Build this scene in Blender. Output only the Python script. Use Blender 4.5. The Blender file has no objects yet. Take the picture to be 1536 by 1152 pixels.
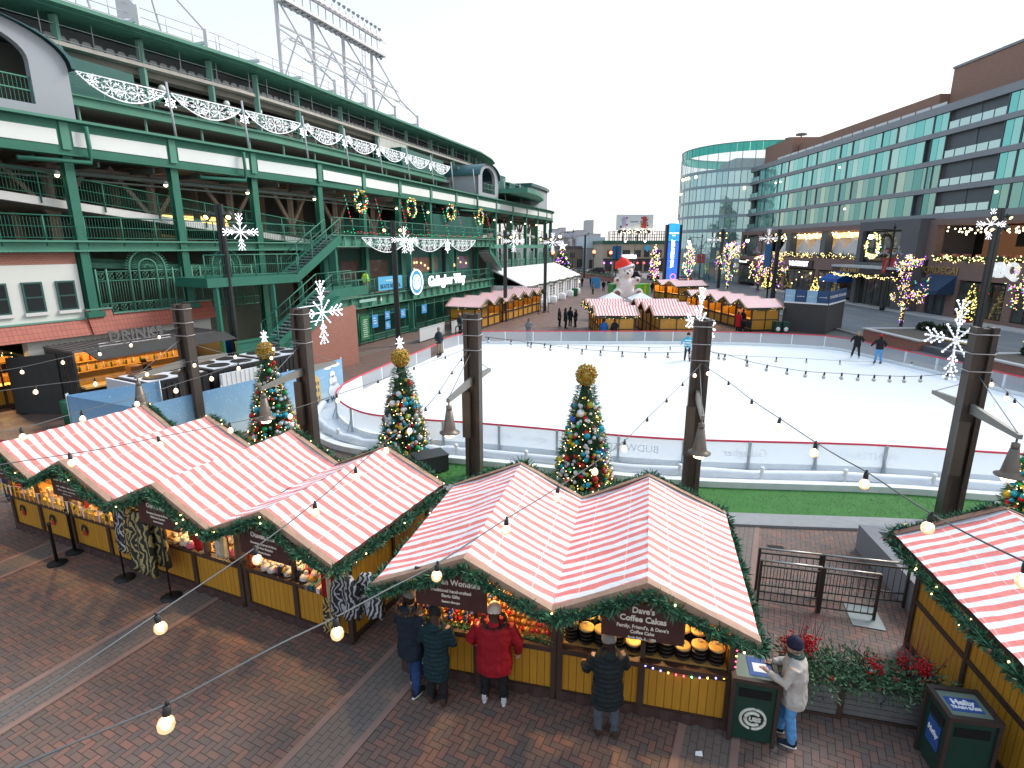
import bpy, math, random
from mathutils import Vector, Matrix
random.seed(11)
rnd = random.random
def ru(a, b): return a + (b - a) * rnd()
scene = bpy.context.scene
COL = scene.collection
F, YH, H = 838.0, 370.0, 6.9
PITCH = math.atan((576 - YH) / F)
CP, SP = math.cos(PITCH), math.sin(PITCH)
def ray(x, y):
 u = (x - 768) / F; v = (y - 576) / F
 return Vector((u, CP - v * SP, -(SP + v * CP)))
def gp(x, y, z=0.0):
 d = ray(x, y); return Vector((0, 0, H)) + d * ((z - H) / d.z)
def dp(x, y, Y):
 d = ray(x, y); return Vector((0, 0, H)) + d * (Y / d.y)
# ---- materials
_M = {}
def newmat(name):
 m = bpy.data.materials.new(name); m.use_nodes = True
 nt = m.node_tree; nt.nodes.clear()
 out = nt.nodes.new('ShaderNodeOutputMaterial')
 b = nt.nodes.new('ShaderNodeBsdfPrincipled')
 nt.links.new(b.outputs[0], out.inputs[0])
 return m, nt, b, out
def mth(nt, op, a, b=None, c=None):
 n = nt.nodes.new('ShaderNodeMath'); n.operation = op
 for i, x in enumerate((a, b, c)):
  if x is None: continue
  if isinstance(x, (int, float)): n.inputs[i].default_value = x
  else: nt.links.new(x, n.inputs[i])
 return n.outputs[0]
def mixc(nt, fac, a, b, mode='MIX'):
 n = nt.nodes.new('ShaderNodeMix'); n.data_type = 'RGBA'; n.blend_type = mode
 for s, x in ((n.inputs[0], fac), (n.inputs[6], a), (n.inputs[7], b)):
  if isinstance(x, (int, float)): s.default_value = x
  elif isinstance(x, tuple): s.default_value = (*x[:3], 1)
  else: nt.links.new(x, s)
 return n.outputs[2]
def noise(nt, scale, detail=3, vec=None, rough=.55):
 n = nt.nodes.new('ShaderNodeTexNoise'); n.inputs['Scale'].default_value = scale
 n.inputs['Detail'].default_value = detail; n.inputs['Roughness'].default_value = rough
 if vec is not None: nt.links.new(vec, n.inputs['Vector'])
 return n.outputs[0]
def coords(nt, kind='Object'):
 return nt.nodes.new('ShaderNodeTexCoord').outputs[kind]
def ramp(nt, fac, stops, const=False):
 n = nt.nodes.new('ShaderNodeValToRGB')
 if const: n.color_ramp.interpolation = 'CONSTANT'
 e = n.color_ramp.elements
 while len(e) < len(stops): e.new(0.5)
 for i, (p, c) in enumerate(stops):
  e[i].position = p; e[i].color = (*c[:3], 1)
 nt.links.new(fac, n.inputs[0]); return n.outputs[0]
def bumpn(nt, b, h, strength=.3, dist=.01):
 n = nt.nodes.new('ShaderNodeBump'); n.inputs['Strength'].default_value = strength
 n.inputs['Distance'].default_value = dist
 nt.links.new(h, n.inputs['Height']); nt.links.new(n.outputs[0], b.inputs['Normal'])
def mat(name, col, rough=.65, metal=0, var=.25, scale=2.5, bump=0.0, bscale=25, island=0.0, spec=.4, emit=0, trans=0):
 if name in _M: return _M[name]
 m, nt, b, _ = newmat(name)
 lo = tuple(c * (1 - var) for c in col); hi = tuple(min(1, c * (1 + var)) for c in col)
 if var > 0:
  c = mixc(nt, noise(nt, scale, 4, coords(nt)), lo, hi)
 else: c = None
 if island:
  g = nt.nodes.new('ShaderNodeNewGeometry')
  k = mixc(nt, g.outputs['Random Per Island'], tuple(x * (1 - island) for x in col), tuple(min(1, x * (1 + island)) for x in col))
  c = k if c is None else mixc(nt, .5, c, k)
 if c is None: b.inputs['Base Color'].default_value = (*col, 1)
 else: nt.links.new(c, b.inputs['Base Color'])
 b.inputs['Roughness'].default_value = rough; b.inputs['Metallic'].default_value = metal
 b.inputs['Specular IOR Level'].default_value = spec
 if bump: bumpn(nt, b, noise(nt, bscale, 3, coords(nt)), bump, .01)
 if emit:
  b.inputs['Emission Color'].default_value = (*col, 1); b.inputs['Emission Strength'].default_value = emit
 if trans: b.inputs['Transmission Weight'].default_value = trans
 _M[name] = m; return m
def glow(name, col, st, sample=False):
 if name in _M: return _M[name]
 m = bpy.data.materials.new(name); m.use_nodes = True; nt = m.node_tree; nt.nodes.clear()
 o = nt.nodes.new('ShaderNodeOutputMaterial'); e = nt.nodes.new('ShaderNodeEmission')
 e.inputs[0].default_value = (*col, 1); e.inputs[1].default_value = st
 nt.links.new(e.outputs[0], o.inputs[0])
 if not sample: m.cycles.emission_sampling = 'NONE'
 _M[name] = m; return m
def glowmulti(name, stops, st):
 """many small lamps in one mesh, each island its own lamp colour"""
 if name in _M: return _M[name]
 m = bpy.data.materials.new(name); m.use_nodes = True; nt = m.node_tree; nt.nodes.clear()
 o = nt.nodes.new('ShaderNodeOutputMaterial'); e = nt.nodes.new('ShaderNodeEmission')
 g = nt.nodes.new('ShaderNodeNewGeometry')
 nt.links.new(ramp(nt, g.outputs['Random Per Island'], stops, True), e.inputs[0])
 e.inputs[1].default_value = st; nt.links.new(e.outputs[0], o.inputs[0])
 m.cycles.emission_sampling = 'NONE'
 _M[name] = m; return m
def facing_glass(name, tint, alpha=.25, rough=.04):
 """clear sheet: part see-through, part reflecting"""
 if name in _M: return _M[name]
 m = bpy.data.materials.new(name); m.use_nodes = True; nt = m.node_tree; nt.nodes.clear()
 o = nt.nodes.new('ShaderNodeOutputMaterial'); mx = nt.nodes.new('ShaderNodeMixShader')
 t = nt.nodes.new('ShaderNodeBsdfTransparent'); b = nt.nodes.new('ShaderNodeBsdfPrincipled')
 t.inputs[0].default_value = (.93, .97, .98, 1)
 b.inputs['Base Color'].default_value = (*tint, 1); b.inputs['Roughness'].default_value = rough
 mx.inputs[0].default_value = alpha
 nt.links.new(t.outputs[0], mx.inputs[1]); nt.links.new(b.outputs[0], mx.inputs[2]); nt.links.new(mx.outputs[0], o.inputs[0])
 _M[name] = m; return m
# ---- mesh builder
class MB:
 def __init__(s, M=None):
  s.v = []; s.f = []; s.mi = []; s.sm = []; s.M = M
 def add(s, vs, fs, mi=0, sm=False):
  n = len(s.v)
  for p in vs:
   p = Vector(p)
   s.v.append(s.M @ p if s.M is not None else p)
  for q in fs:
   s.f.append([n + i for i in q]); s.mi.append(mi); s.sm.append(sm)
 def hexa(s, p, mi=0):   # 8 points: bottom 4 ccw, top 4 ccw
  s.add(p, [(3, 2, 1, 0), (4, 5, 6, 7), (0, 1, 5, 4), (1, 2, 6, 5), (2, 3, 7, 6), (3, 0, 4, 7)], mi)
 def bx(s, x0, y0, z0, x1, y1, z1, mi=0):
  s.hexa([(x0, y0, z0), (x1, y0, z0), (x1, y1, z0), (x0, y1, z0), (x0, y0, z1), (x1, y0, z1), (x1, y1, z1), (x0, y1, z1)], mi)
 def box(s, c, size, rz=0, mi=0):
  hx, hy, hz = size[0] / 2, size[1] / 2, size[2] / 2
  R = Matrix.Rotation(rz, 3, 'Z'); c = Vector(c)
  s.hexa([c + R @ Vector(q) for q in ((-hx, -hy, -hz), (hx, -hy, -hz), (hx, hy, -hz), (-hx, hy, -hz), (-hx, -hy, hz), (hx, -hy, hz), (hx, hy, hz), (-hx, hy, hz))], mi)
 def beam(s, p, q, w, h=None, up=(0, 0, 1), mi=0):
  h = w if h is None else h
  p = Vector(p); q = Vector(q); d = (q - p)
  if d.length < 1e-6: return
  d.normalize(); u = Vector(up)
  if abs(d.dot(u)) > .99: u = Vector((0, 1, 0)) if abs(d.y) < .9 else Vector((1, 0, 0))
  a = d.cross(u).normalized() * (w / 2); b = a.cross(d).normalized() * (h / 2)
  s.hexa([p - a - b, p + a - b, q + a - b, q - a - b, p - a + b, p + a + b, q + a + b, q - a + b], mi)
 def tube(s, pts, r, n=6, caps=True, mi=0):
  pts = [Vector(p) for p in pts]; k = len(pts)
  rs = r if isinstance(r, (list, tuple)) else [r] * k
  vs = []; fs = []; ref = None
  for i, p in enumerate(pts):
   d = pts[min(i + 1, k - 1)] - pts[max(i - 1, 0)]
   if d.length < 1e-9: d = Vector((0, 0, 1))
   d.normalize()
   if ref is None:
    ref = Vector((0, 0, 1)) if abs(d.z) < .9 else Vector((1, 0, 0))
   a = d.cross(ref)
   if a.length < 1e-4: a = d.orthogonal()
   a.normalize(); b = d.cross(a); ref = b.cross(d) * -1 if False else ref
   for j in range(n):
    t = 2 * math.pi * j / n
    vs.append(p + (a * math.cos(t) + b * math.sin(t)) * rs[i])
  for i in range(k - 1):
   for j in range(n):
    j2 = (j + 1) % n
    fs.append((i * n + j, i * n + j2, (i + 1) * n + j2, (i + 1) * n + j))
  if caps:
   fs.append(tuple(reversed(range(n)))); fs.append(tuple((k - 1) * n + j for j in range(n)))
  s.add(vs, fs, mi, True)
 def lathe(s, prof, c=(0, 0, 0), n=12, mi=0, sx=1, sy=1, caps=True):
  c = Vector(c); vs = []; fs = []
  for r, z in prof:
   for j in range(n):
    t = 2 * math.pi * j / n
    vs.append(c + Vector((r * math.cos(t) * sx, r * math.sin(t) * sy, z)))
  for i in range(len(prof) - 1):
   for j in range(n):
    j2 = (j + 1) % n
    fs.append((i * n + j, i * n + j2, (i + 1) * n + j2, (i + 1) * n + j))
  if caps:
   fs.append(tuple(reversed(range(n)))); fs.append(tuple((len(prof) - 1) * n + j for j in range(n)))
  s.add(vs, fs, mi, True)
 def ball(s, c, r, n=8, m=5, mi=0, sc=(1, 1, 1)):
  c = Vector(c); vs = [c + Vector((0, 0, -r * sc[2]))]; fs = []
  for i in range(1, m):
   t = math.pi * i / m - math.pi / 2
   for j in range(n):
    a = 2 * math.pi * j / n
    vs.append(c + Vector((r * sc[0] * math.cos(t) * math.cos(a), r * sc[1] * math.cos(t) * math.sin(a), r * sc[2] * math.sin(t))))
  vs.append(c + Vector((0, 0, r * sc[2]))); L = len(vs) - 1
  for j in range(n):
   j2 = (j + 1) % n
   fs.append((0, 1 + j2, 1 + j))
   for i in range(m - 2):
    fs.append((1 + i * n + j, 1 + i * n + j2, 1 + (i + 1) * n + j2, 1 + (i + 1) * n + j))
   fs.append((L, 1 + (m - 2) * n + j, 1 + (m - 2) * n + j2))
  s.add(vs, fs, mi, True)
 def octa(s, c, r, mi=0):
  c = Vector(c)
  s.add([c + Vector(q) * r for q in ((1, 0, 0), (-1, 0, 0), (0, 1, 0), (0, -1, 0), (0, 0, 1), (0, 0, -1))],
    [(0, 2, 4), (2, 1, 4), (1, 3, 4), (3, 0, 4), (2, 0, 5), (1, 2, 5), (3, 1, 5), (0, 3, 5)], mi, True)
 def prism(s, poly, ext, mi=0):
  poly = [Vector(p) for p in poly]; e = Vector(ext); n = len(poly)
  s.add(poly + [p + e for p in poly],
    [tuple(reversed(range(n))), tuple(range(n, 2 * n))] + [(i, (i + 1) % n, n + (i + 1) % n, n + i) for i in range(n)], mi)
 def quad(s, a, b, c, d, mi=0): s.add([a, b, c, d], [(0, 1, 2, 3)], mi)
 def loft(s, rings, mi=0, caps=True, sm=True):
  n = len(rings[0]); vs = [p for r in rings for p in r]; fs = []
  for i in range(len(rings) - 1):
   for j in range(n):
    j2 = (j + 1) % n
    fs.append((i * n + j, i * n + j2, (i + 1) * n + j2, (i + 1) * n + j))
  if caps: fs += [tuple(reversed(range(n))), tuple((len(rings) - 1) * n + j for j in range(n))]
  s.add(vs, fs, mi, sm)
 def blade(s, p, d, l, w, mi=0):
  """one leaf/needle spray: a narrow folded diamond"""
  p = Vector(p); d = Vector(d).normalized(); a = d.orthogonal().normalized()
  a.rotate(Matrix.Rotation(rnd() * 6.28, 3, d)) if False else None
  t = rnd() * 6.28; b = d.cross(a); a = a * math.cos(t) + b * math.sin(t)
  q = p + d * l * .5
  s.add([p, q + a * w, p + d * l, q - a * w], [(0, 1, 2, 3)], mi)
 def mesh(s, name, mats):
  me = bpy.data.meshes.new(name)
  me.from_pydata([tuple(p) for p in s.v], [], s.f)
  if not isinstance(mats, (list, tuple)): mats = [mats]
  for m in mats: me.materials.append(m)
  me.polygons.foreach_set('material_index', s.mi)
  me.polygons.foreach_set('use_smooth', s.sm)
  me.update(); return me
 def build(s, name, mats, parent=None, world=False):
  if world and parent is not None:
   o = root_of(parent).matrix_basis.inverted(); s.v = [o @ p for p in s.v]
  if world is False and parent is None and s.v:
   pass
  return put(name, s.mesh(name, mats), parent)
def root_of(o):
 while o.parent: o = o.parent
 return o
def put(name, data, parent=None):
 o = bpy.data.objects.new(name, data); COL.objects.link(o)
 if parent is not None: o.parent = parent
 return o
def tag(o, label=None, cat=None, group=None, kind=None):
 if label: o['label'] = label
 if cat: o['category'] = cat
 if group: o['group'] = group
 if kind: o['kind'] = kind
 return o
def thing(name, label, cat, loc=(0, 0, 0), rz=0, group=None):
 o = bpy.data.objects.new(name, None); COL.objects.link(o)
 o.location = loc; o.rotation_euler = (0, 0, rz); o.empty_display_size = .2
 o.matrix_basis = Matrix.Translation(Vector(loc)) @ Matrix.Rotation(rz, 4, 'Z')
 return tag(o, label, cat, group)
def solo(mb, name, mats, label=None, cat=None, group=None, kind=None, base=None):
 """a thing that is one mesh, its origin at its base"""
 if base is None and mb.v:
  base = Vector((sum(p.x for p in mb.v) / len(mb.v), sum(p.y for p in mb.v) / len(mb.v), min(p.z for p in mb.v)))
 base = Vector(base or (0, 0, 0)); mb.v = [p - base for p in mb.v]
 o = put(name, mb.mesh(name, mats)); o.location = base; o.matrix_basis = Matrix.Translation(base)
 return tag(o, label, cat, group, kind)
def kids(o): return [c for c in COL.objects if c.parent is o]
_kids = {}
def copy_tree(o, loc, rz=0, label=None, group=None, scale=1, parent=None):
 c = o.copy(); COL.objects.link(c)
 if parent is None:
  c.parent = None
  c.matrix_basis = Matrix.Translation(Vector(loc)) @ Matrix.Rotation(rz, 4, 'Z') @ Matrix.Scale(scale, 4)
  if label: c['label'] = label
  if group: c['group'] = group
 else: c.parent = parent
 for ch in list(o.children): copy_tree(ch, None, parent=c)
 return c
def text(s, size, M, m, parent, ext=.004, name='lettering', bold=0.0, align='CENTER', shear=0, sp=1.0, world=True, sx=1.0):
 if s[0] == '#':      # writing too blurred to read: rows of letter-sized strokes
  if world: M = root_of(parent).matrix_basis.inverted() @ M
  mb = MB(M); ws = [int(k) for k in s[1:].split()]; x = -.25 * size * (sum(ws) + len(ws) - 1)
  for k in ws:
   for j in range(k): h = size * random.choice((.22, .22, .34)); mb.bx(x, -.2 * size, 0, x + .36 * size, -.2 * size + h * 1.3, ext); x += .5 * size
   x += .5 * size
  return mb.build(name, m, parent)
 cu = bpy.data.curves.new(name, 'FONT'); cu.body = s; cu.size = size; cu.extrude = ext
 cu.align_x = align; cu.align_y = 'CENTER'; cu.offset = bold; cu.shear = shear; cu.space_character = sp
 cu.resolution_u = 3
 cu.materials.append(m)
 tmp = bpy.data.objects.new('tmp', cu); me = bpy.data.meshes.new_from_object(tmp); bpy.data.objects.remove(tmp)
 me.name = name
 o = bpy.data.objects.new(name, me); COL.objects.link(o)
 o.parent = parent
 M = M @ Matrix.Diagonal((sx, 1, 1, 1))
 o.matrix_basis = (root_of(parent).matrix_basis.inverted() @ M) if world else M
 return o
def frame(o, ex, ez):
 """matrix whose x runs along ex, y along ez, at o - for text standing on a surface"""
 ex = Vector(ex).normalized(); ez = Vector(ez); ez = (ez - ex * ez.dot(ex)).normalized(); n = ex.cross(ez)
 M = Matrix((ex, ez, n)).transposed().to_4x4(); M.translation = Vector(o); return M
def curve_pts(pts, k=6, closed=False):
 """Catmull-Rom through points"""
 P = [Vector(p) for p in pts]; n = len(P); out = []
 for i in range(n if closed else n - 1):
  p0, p1, p2, p3 = (P[(i - 1) % n], P[i], P[(i + 1) % n], P[(i + 2) % n]) if closed else (P[max(i - 1, 0)], P[i], P[i + 1], P[min(i + 2, n - 1)])
  for j in range(k):
   t = j / k
   out.append(.5 * ((2 * p1) + (p2 - p0) * t + (2 * p0 - 5 * p1 + 4 * p2 - p3) * t * t + (3 * p1 - p0 - 3 * p2 + p3) * t ** 3))
 if not closed: out.append(P[-1])
 return out
def point_light(parent, loc, col, watts, r=.08, name='lamp_light'):
 l = bpy.data.lights.new(name, 'POINT'); l.color = col; l.energy = watts; l.shadow_soft_size = r
 o = bpy.data.objects.new(name, l); COL.objects.link(o); o.parent = parent; o.location = loc
 return o
def resample(pts, step):
 pts = [Vector(p) for p in pts]; out = [pts[0]]; acc = 0
 for a, b in zip(pts, pts[1:]):
  L = (b - a).length; t = step - acc
  while t <= L:
   out.append(a.lerp(b, t / L)); t += step
  acc = L - (t - step)
 return out
# ---- camera, light, sky
cam = bpy.data.cameras.new('camera'); co = bpy.data.objects.new('camera', cam); COL.objects.link(co)
cam.sensor_width = 36; cam.lens = 36 * F / 1536; cam.clip_end = 6000; cam.clip_start = .05
co.location = (0, 0, H); co.rotation_euler = (math.pi / 2 - PITCH, 0, 0)
scene.camera = co
VEIL = 3.85
SUN_EL, SUN_AZ = 38, 62      # degrees; azimuth measured from +Y towards +X
w = bpy.data.worlds.new('World'); scene.world = w; w.use_nodes = True
nt = w.node_tree; nt.nodes.clear()
wo = nt.nodes.new('ShaderNodeOutputWorld'); bg = nt.nodes.new('ShaderNodeBackground')
sky = nt.nodes.new('ShaderNodeTexSky'); sky.sky_type = 'NISHITA'; sky.sun_disc = False
sky.sun_elevation = math.radians(SUN_EL); sky.sun_rotation = math.radians(SUN_AZ)
sky.air_density = 1.0; sky.dust_density = 2.5; sky.ozone_density = 1.0
hs = nt.nodes.new('ShaderNodeHueSaturation'); hs.inputs['Saturation'].default_value = .55
nt.links.new(sky.outputs[0], hs.inputs['Color'])
# thin even cloud veil over the clear sky: paler low down, bluer overhead
_tc = nt.nodes.new('ShaderNodeTexCoord'); _sx = nt.nodes.new('ShaderNodeSeparateXYZ'); nt.links.new(_tc.outputs['Generated'], _sx.inputs[0])
_az = mth(nt, 'ADD', _sx.outputs[2], mth(nt, 'MULTIPLY', mth(nt, 'SUBTRACT', 0, _sx.outputs[0]), .25))
veil = ramp(nt, _az, [(-.0, (.97, .92, .885)), (.10, (.955, .935, .93)), (.24, (.88, .90, .945)), (.42, (.71, .82, .95)), (.75, (.52, .69, .90))])
mul = nt.nodes.new('ShaderNodeVectorMath'); mul.operation = 'SCALE'; nt.links.new(veil, mul.inputs[0]); mul.inputs[3].default_value = VEIL
add_ = nt.nodes.new('ShaderNodeVectorMath'); add_.operation = 'ADD'
sc2 = nt.nodes.new('ShaderNodeVectorMath'); sc2.operation = 'SCALE'; nt.links.new(hs.outputs[0], sc2.inputs[0]); sc2.inputs[3].default_value = .12
nt.links.new(sc2.outputs[0], add_.inputs[0]); nt.links.new(mul.outputs[0], add_.inputs[1])
nt.links.new(add_.outputs[0], bg.inputs[0])
bg.inputs[1].default_value = .12
nt.links.new(bg.outputs[0], wo.inputs[0])
sl = bpy.data.lights.new('sun', 'SUN'); sl.energy = 1.5; sl.angle = math.radians(25); sl.color = (1, .93, .86)
so = bpy.data.objects.new('sun', sl); COL.objects.link(so)
az, el = math.radians(SUN_AZ), math.radians(SUN_EL)
sd = Vector((math.sin(az) * math.cos(el), math.cos(az) * math.cos(el), math.sin(el)))
so.rotation_euler = sd.to_track_quat('Z', 'Y').to_euler(); so.location = (40, 20, 60)
scene.view_settings.view_transform = 'Standard'; scene.view_settings.look = 'None'
scene.view_settings.exposure = 1.3; scene.view_settings.gamma = 1
scene.view_settings.use_curve_mapping = False
scene.cycles.max_bounces = 6; scene.cycles.transparent_max_bounces = 24
scene.cycles.caustics_reflective = False; scene.cycles.caustics_refractive = False
scene.cycles.sample_clamp_indirect = 6
scene.cycles.use_denoising = True
# ================================================================ the setting
GD = Vector((.43, .903, 0)); GN = Vector((.903, -.43, 0))       # run of the paving bands and across it
def paving_mat():
 m, nt, b, _ = newmat('brick_paving')
 v = coords(nt)
 mp = nt.nodes.new('ShaderNodeMapping'); mp.inputs['Rotation'].default_value = (0, 0, math.atan2(.43, .903))
 nt.links.new(v, mp.inputs[0])
 sx = nt.nodes.new('ShaderNodeSeparateXYZ'); nt.links.new(mp.outputs[0], sx.inputs[0])
 W = .105
 gx = mth(nt, 'DIVIDE', sx.outputs[0], W); gy = mth(nt, 'DIVIDE', sx.outputs[1], W)
 i = mth(nt, 'FLOOR', gx); j = mth(nt, 'FLOOR', gy)
 fx = mth(nt, 'SUBTRACT', gx, i); fy = mth(nt, 'SUBTRACT', gy, j)
 d = mth(nt, 'SUBTRACT', i, j)
 k = mth(nt, 'FLOOR', mth(nt, 'ADD', mth(nt, 'SUBTRACT', d, mth(nt, 'MULTIPLY', mth(nt, 'FLOOR', mth(nt, 'DIVIDE', d, 4)), 4)), .5))
 is1 = mth(nt, 'COMPARE', k, 1, .1); is2 = mth(nt, 'COMPARE', k, 2, .1)
 is0 = mth(nt, 'COMPARE', k, 0, .1); is3 = mth(nt, 'COMPARE', k, 3, .1)
 oi = mth(nt, 'SUBTRACT', i, is1); oj = mth(nt, 'SUBTRACT', j, is2)
 # distance to the brick's edge; an edge shared by the two halves of one brick does not count
 L = mth(nt, 'ADD', fx, is1); R = mth(nt, 'ADD', mth(nt, 'SUBTRACT', 1, fx), is0)
 D = mth(nt, 'ADD', fy, is2); U = mth(nt, 'ADD', mth(nt, 'SUBTRACT', 1, fy), is3)
 e = mth(nt, 'MINIMUM', mth(nt, 'MINIMUM', L, R), mth(nt, 'MINIMUM', D, U))
 joint = nt.nodes.new('ShaderNodeMapRange'); joint.inputs[1].default_value = .02; joint.inputs[2].default_value = .085
 nt.links.new(e, joint.inputs[0])
 cmb = nt.nodes.new('ShaderNodeCombineXYZ'); nt.links.new(oi, cmb.inputs[0]); nt.links.new(oj, cmb.inputs[1])
 wn = nt.nodes.new('ShaderNodeTexWhiteNoise'); wn.noise_dimensions = '3D'; nt.links.new(cmb.outputs[0], wn.inputs[0])
 big = noise(nt, .9, 3, v)
 val = mth(nt, 'ADD', mth(nt, 'MULTIPLY', wn.outputs[0], .62), mth(nt, 'MULTIPLY', big, .5))
 c = ramp(nt, val, [(0.05, (.118, .098, .090)), (.35, (.165, .117, .098)), (.58, (.215, .127, .097)), (.8, (.27, .134, .097)), (.97, (.34, .145, .10))])
 c = mixc(nt, mth(nt, 'MULTIPLY', noise(nt, .35, 3, v), .5), c, (.135, .112, .102))
 c = mixc(nt, noise(nt, 40, 3, v), mixc(nt, .25, c, (.03, .03, .03)), c)
 c = mixc(nt, joint.outputs[0], (.035, .032, .032), c)
 nt.links.new(c, b.inputs['Base Color'])
 nt.links.new(ramp(nt, noise(nt, 1.3, 4, v), [(.3, (.5,) * 3), (.7, (.8,) * 3)]), b.inputs['Roughness'])
 b.inputs['Specular IOR Level'].default_value = .35
 bumpn(nt, b, joint.outputs[0], .5, .004)
 return m
def flat(name, pts, z, m, label=None, kind='structure', thick=0):
 mb = MB()
 if thick: mb.prism([(p[0], p[1], z - thick) for p in pts], (0, 0, thick))
 else: mb.add([(p[0], p[1], z) for p in pts], [tuple(range(len(pts)))])
 o = put(name, mb.mesh(name, m)); tag(o, kind=kind)
 return o
ASPH = mat('asphalt', (.20, .21, .22), .85, var=.3, scale=.35, bump=.15, bscale=60)
CONC = mat('concrete_pavement', (.50, .49, .48), .8, var=.18, scale=.8, bump=.1)
# one far sheet to the horizon
flat('ground', [(-3000, -300), (3000, -300), (3000, 5000), (-3000, 5000)], -.02, mat('far_ground', (.13, .13, .125), .9, var=.3, scale=.02))
PAVE = paving_mat()
flat('plaza_paving', [(-45, -6), (24.5, -6), (25.5, 30), (25.8, 50), (28, 62), (30, 84), (30, 128), (-2, 128), (-45, 60)], -.006, PAVE)
CL = mat('pale_band_brick', (.26, .165, .135), .75, var=.25, scale=3, bump=.1)
DB, _nt, _b, _ = newmat('grey_band_brick'); _mp = _nt.nodes.new('ShaderNodeMapping'); _mp.inputs['Rotation'].default_value = (0, 0, -math.atan2(.903, .43)); _nt.links.new(coords(_nt), _mp.inputs[0])
_br = _nt.nodes.new('ShaderNodeTexBrick'); _nt.links.new(_mp.outputs[0], _br.inputs['Vector'])
for _k, _v in (('Scale', 1), ('Brick Width', .21), ('Row Height', .105), ('Mortar Size', .006)): _br.inputs[_k].default_value = _v
_br.inputs['Color1'].default_value = (.155, .128, .112, 1); _br.inputs['Color2'].default_value = (.185, .145, .124, 1); _br.inputs['Mortar'].default_value = (.045, .04, .04, 1)
_nt.links.new(mixc(_nt, mth(_nt, 'MULTIPLY', noise(_nt, 1.2, 4, coords(_nt)), .5), _br.outputs[0], (.12, .10, .09)), _b.inputs['Base Color']); _b.inputs['Roughness'].default_value = .7
bp = gp(420, 840); bo = Vector((bp.x, bp.y, 0)); o0 = bo.dot(GN)
pb = MB(); db = MB()
for k in range(-5, 3):
 c = o0 - .38 + 4.86 * k
 a0, a1 = -2, 46
 for off, hw, m_, z in ((0, .40, db, .001), (-.37, .055, pb, .004), (.37, .055, pb, .004)):
  q = [GN * (c + off - hw) + GD * a0, GN * (c + off + hw) + GD * a0, GN * (c + off + hw) + GD * a1, GN * (c + off - hw) + GD * a1]
  m_.add([(p.x, p.y, z) for p in q], [(0, 1, 2, 3)])
tag(db.build('paving_band', DB), kind='structure'); tag(pb.build('paving_edging', CL), kind='structure')
# the street on the right with its pavements
def strip(name, xs0, xs1, ys, z, m, thick=0):
 mb = MB()
 n = len(ys)
 for i in range(n - 1):
  a, b_, c, d = (xs0[i], ys[i]), (xs1[i], ys[i]), (xs1[i + 1], ys[i + 1]), (xs0[i + 1], ys[i + 1])
  if thick: mb.prism([(*a, z - thick), (*b_, z - thick), (*c, z - thick), (*d, z - thick)], (0, 0, thick))
  else: mb.add([(*p, z) for p in (a, b_, c, d)], [(0, 1, 2, 3)])
 return tag(mb.build(name, m), kind='structure')
YS = [-6, 20, 60, 100, 180, 330, 600]
XN = [27.5, 27.5, 28, 31, 34, 34, 34]; XF = [41.5] * 3 + [42, 46, 48, 50]
strip('road', XN, XF, YS, .002, ASPH)
strip('cross_road', [-80, -80, -80], [60, 60, 60], [131, 140, 152], .006, ASPH)
strip('pavement', XF[:4], [60] * 4, YS[:4], .13, CONC, .13)
strip('pavement', [44.5, 47, 49], [70] * 3, [155, 330, 600], .13, CONC, .13)
kb = MB()
for (xa, ya), (xb, yb) in zip(list(zip(XN, YS))[:4], list(zip(XN, YS))[1:4]):
 kb.beam((xa - .1, ya, .07), (xb - .1, yb, .07), .22, .15)
tag(kb.build('kerb', mat('kerb_stone', (.42, .41, .39), .8)), kind='structure')
ml = MB(); yl = MB()
for y in range(0, 128, 1):
 t = y
 x = 34.6 + (.6 if y > 70 else 0)
 ml.add([(x, t, .008), (x + .1, t, .008), (x + .1, t + 1, .008), (x, t + 1, .008)], [(0, 1, 2, 3)])
tag(ml.build('road_marking', mat('yellow_road_paint', (.45, .36, .12), .7)), kind='structure')
for y in range(2, 126, 6):
 yl.add([(38.6, y, .008), (38.72, y, .008), (38.72, y + 3, .008), (38.6, y + 3, .008)], [(0, 1, 2, 3)])
for k in range(9):
 yl.add([(30 + 1.6 * k, 126.5, .011), (30.8 + 1.6 * k, 126.5, .011), (30.8 + 1.6 * k, 130, .011), (30 + 1.6 * k, 130, .011)], [(0, 1, 2, 3)])
tag(yl.build('road_marking', mat('white_road_paint', (.6, .6, .58), .7)), kind='structure')
# ================================================================ ice rink
RZ = 1.0
rail_px = [(1536, 680), (1300, 666), (1000, 657), (768, 638), (690, 632), (639.5, 629), (564, 622), (530, 613), (510, 601), (504, 590), (509, 581), (527, 569), (574, 548.5), (654, 516), (665, 508), (700, 499), (730, 496.5), (880, 496.5), (1025, 496.5), (1110, 498), (1196, 501), (1264, 506), (1331, 520), (1422, 539), (1489, 555), (1535, 565)]
rk = [gp(x, y, RZ) for x, y in rail_px] + [Vector((25.6, 20, RZ)), Vector((24.6, 16.2, RZ)), Vector((21, 14.6, RZ))]
loop = curve_pts(rk, 5, True)
loop2 = [Vector((p.x, p.y, 0)) for p in loop]
def inset(pts, d):
 n = len(pts); out = []
 for i in range(n):
  t = (pts[(i + 2) % n] - pts[(i - 2) % n]); t.z = 0; t.normalize()
  out.append(pts[i] + Vector((t.y, -t.x, 0)) * d)   # loop runs clockwise seen from above: +d is inwards
 return out
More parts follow.
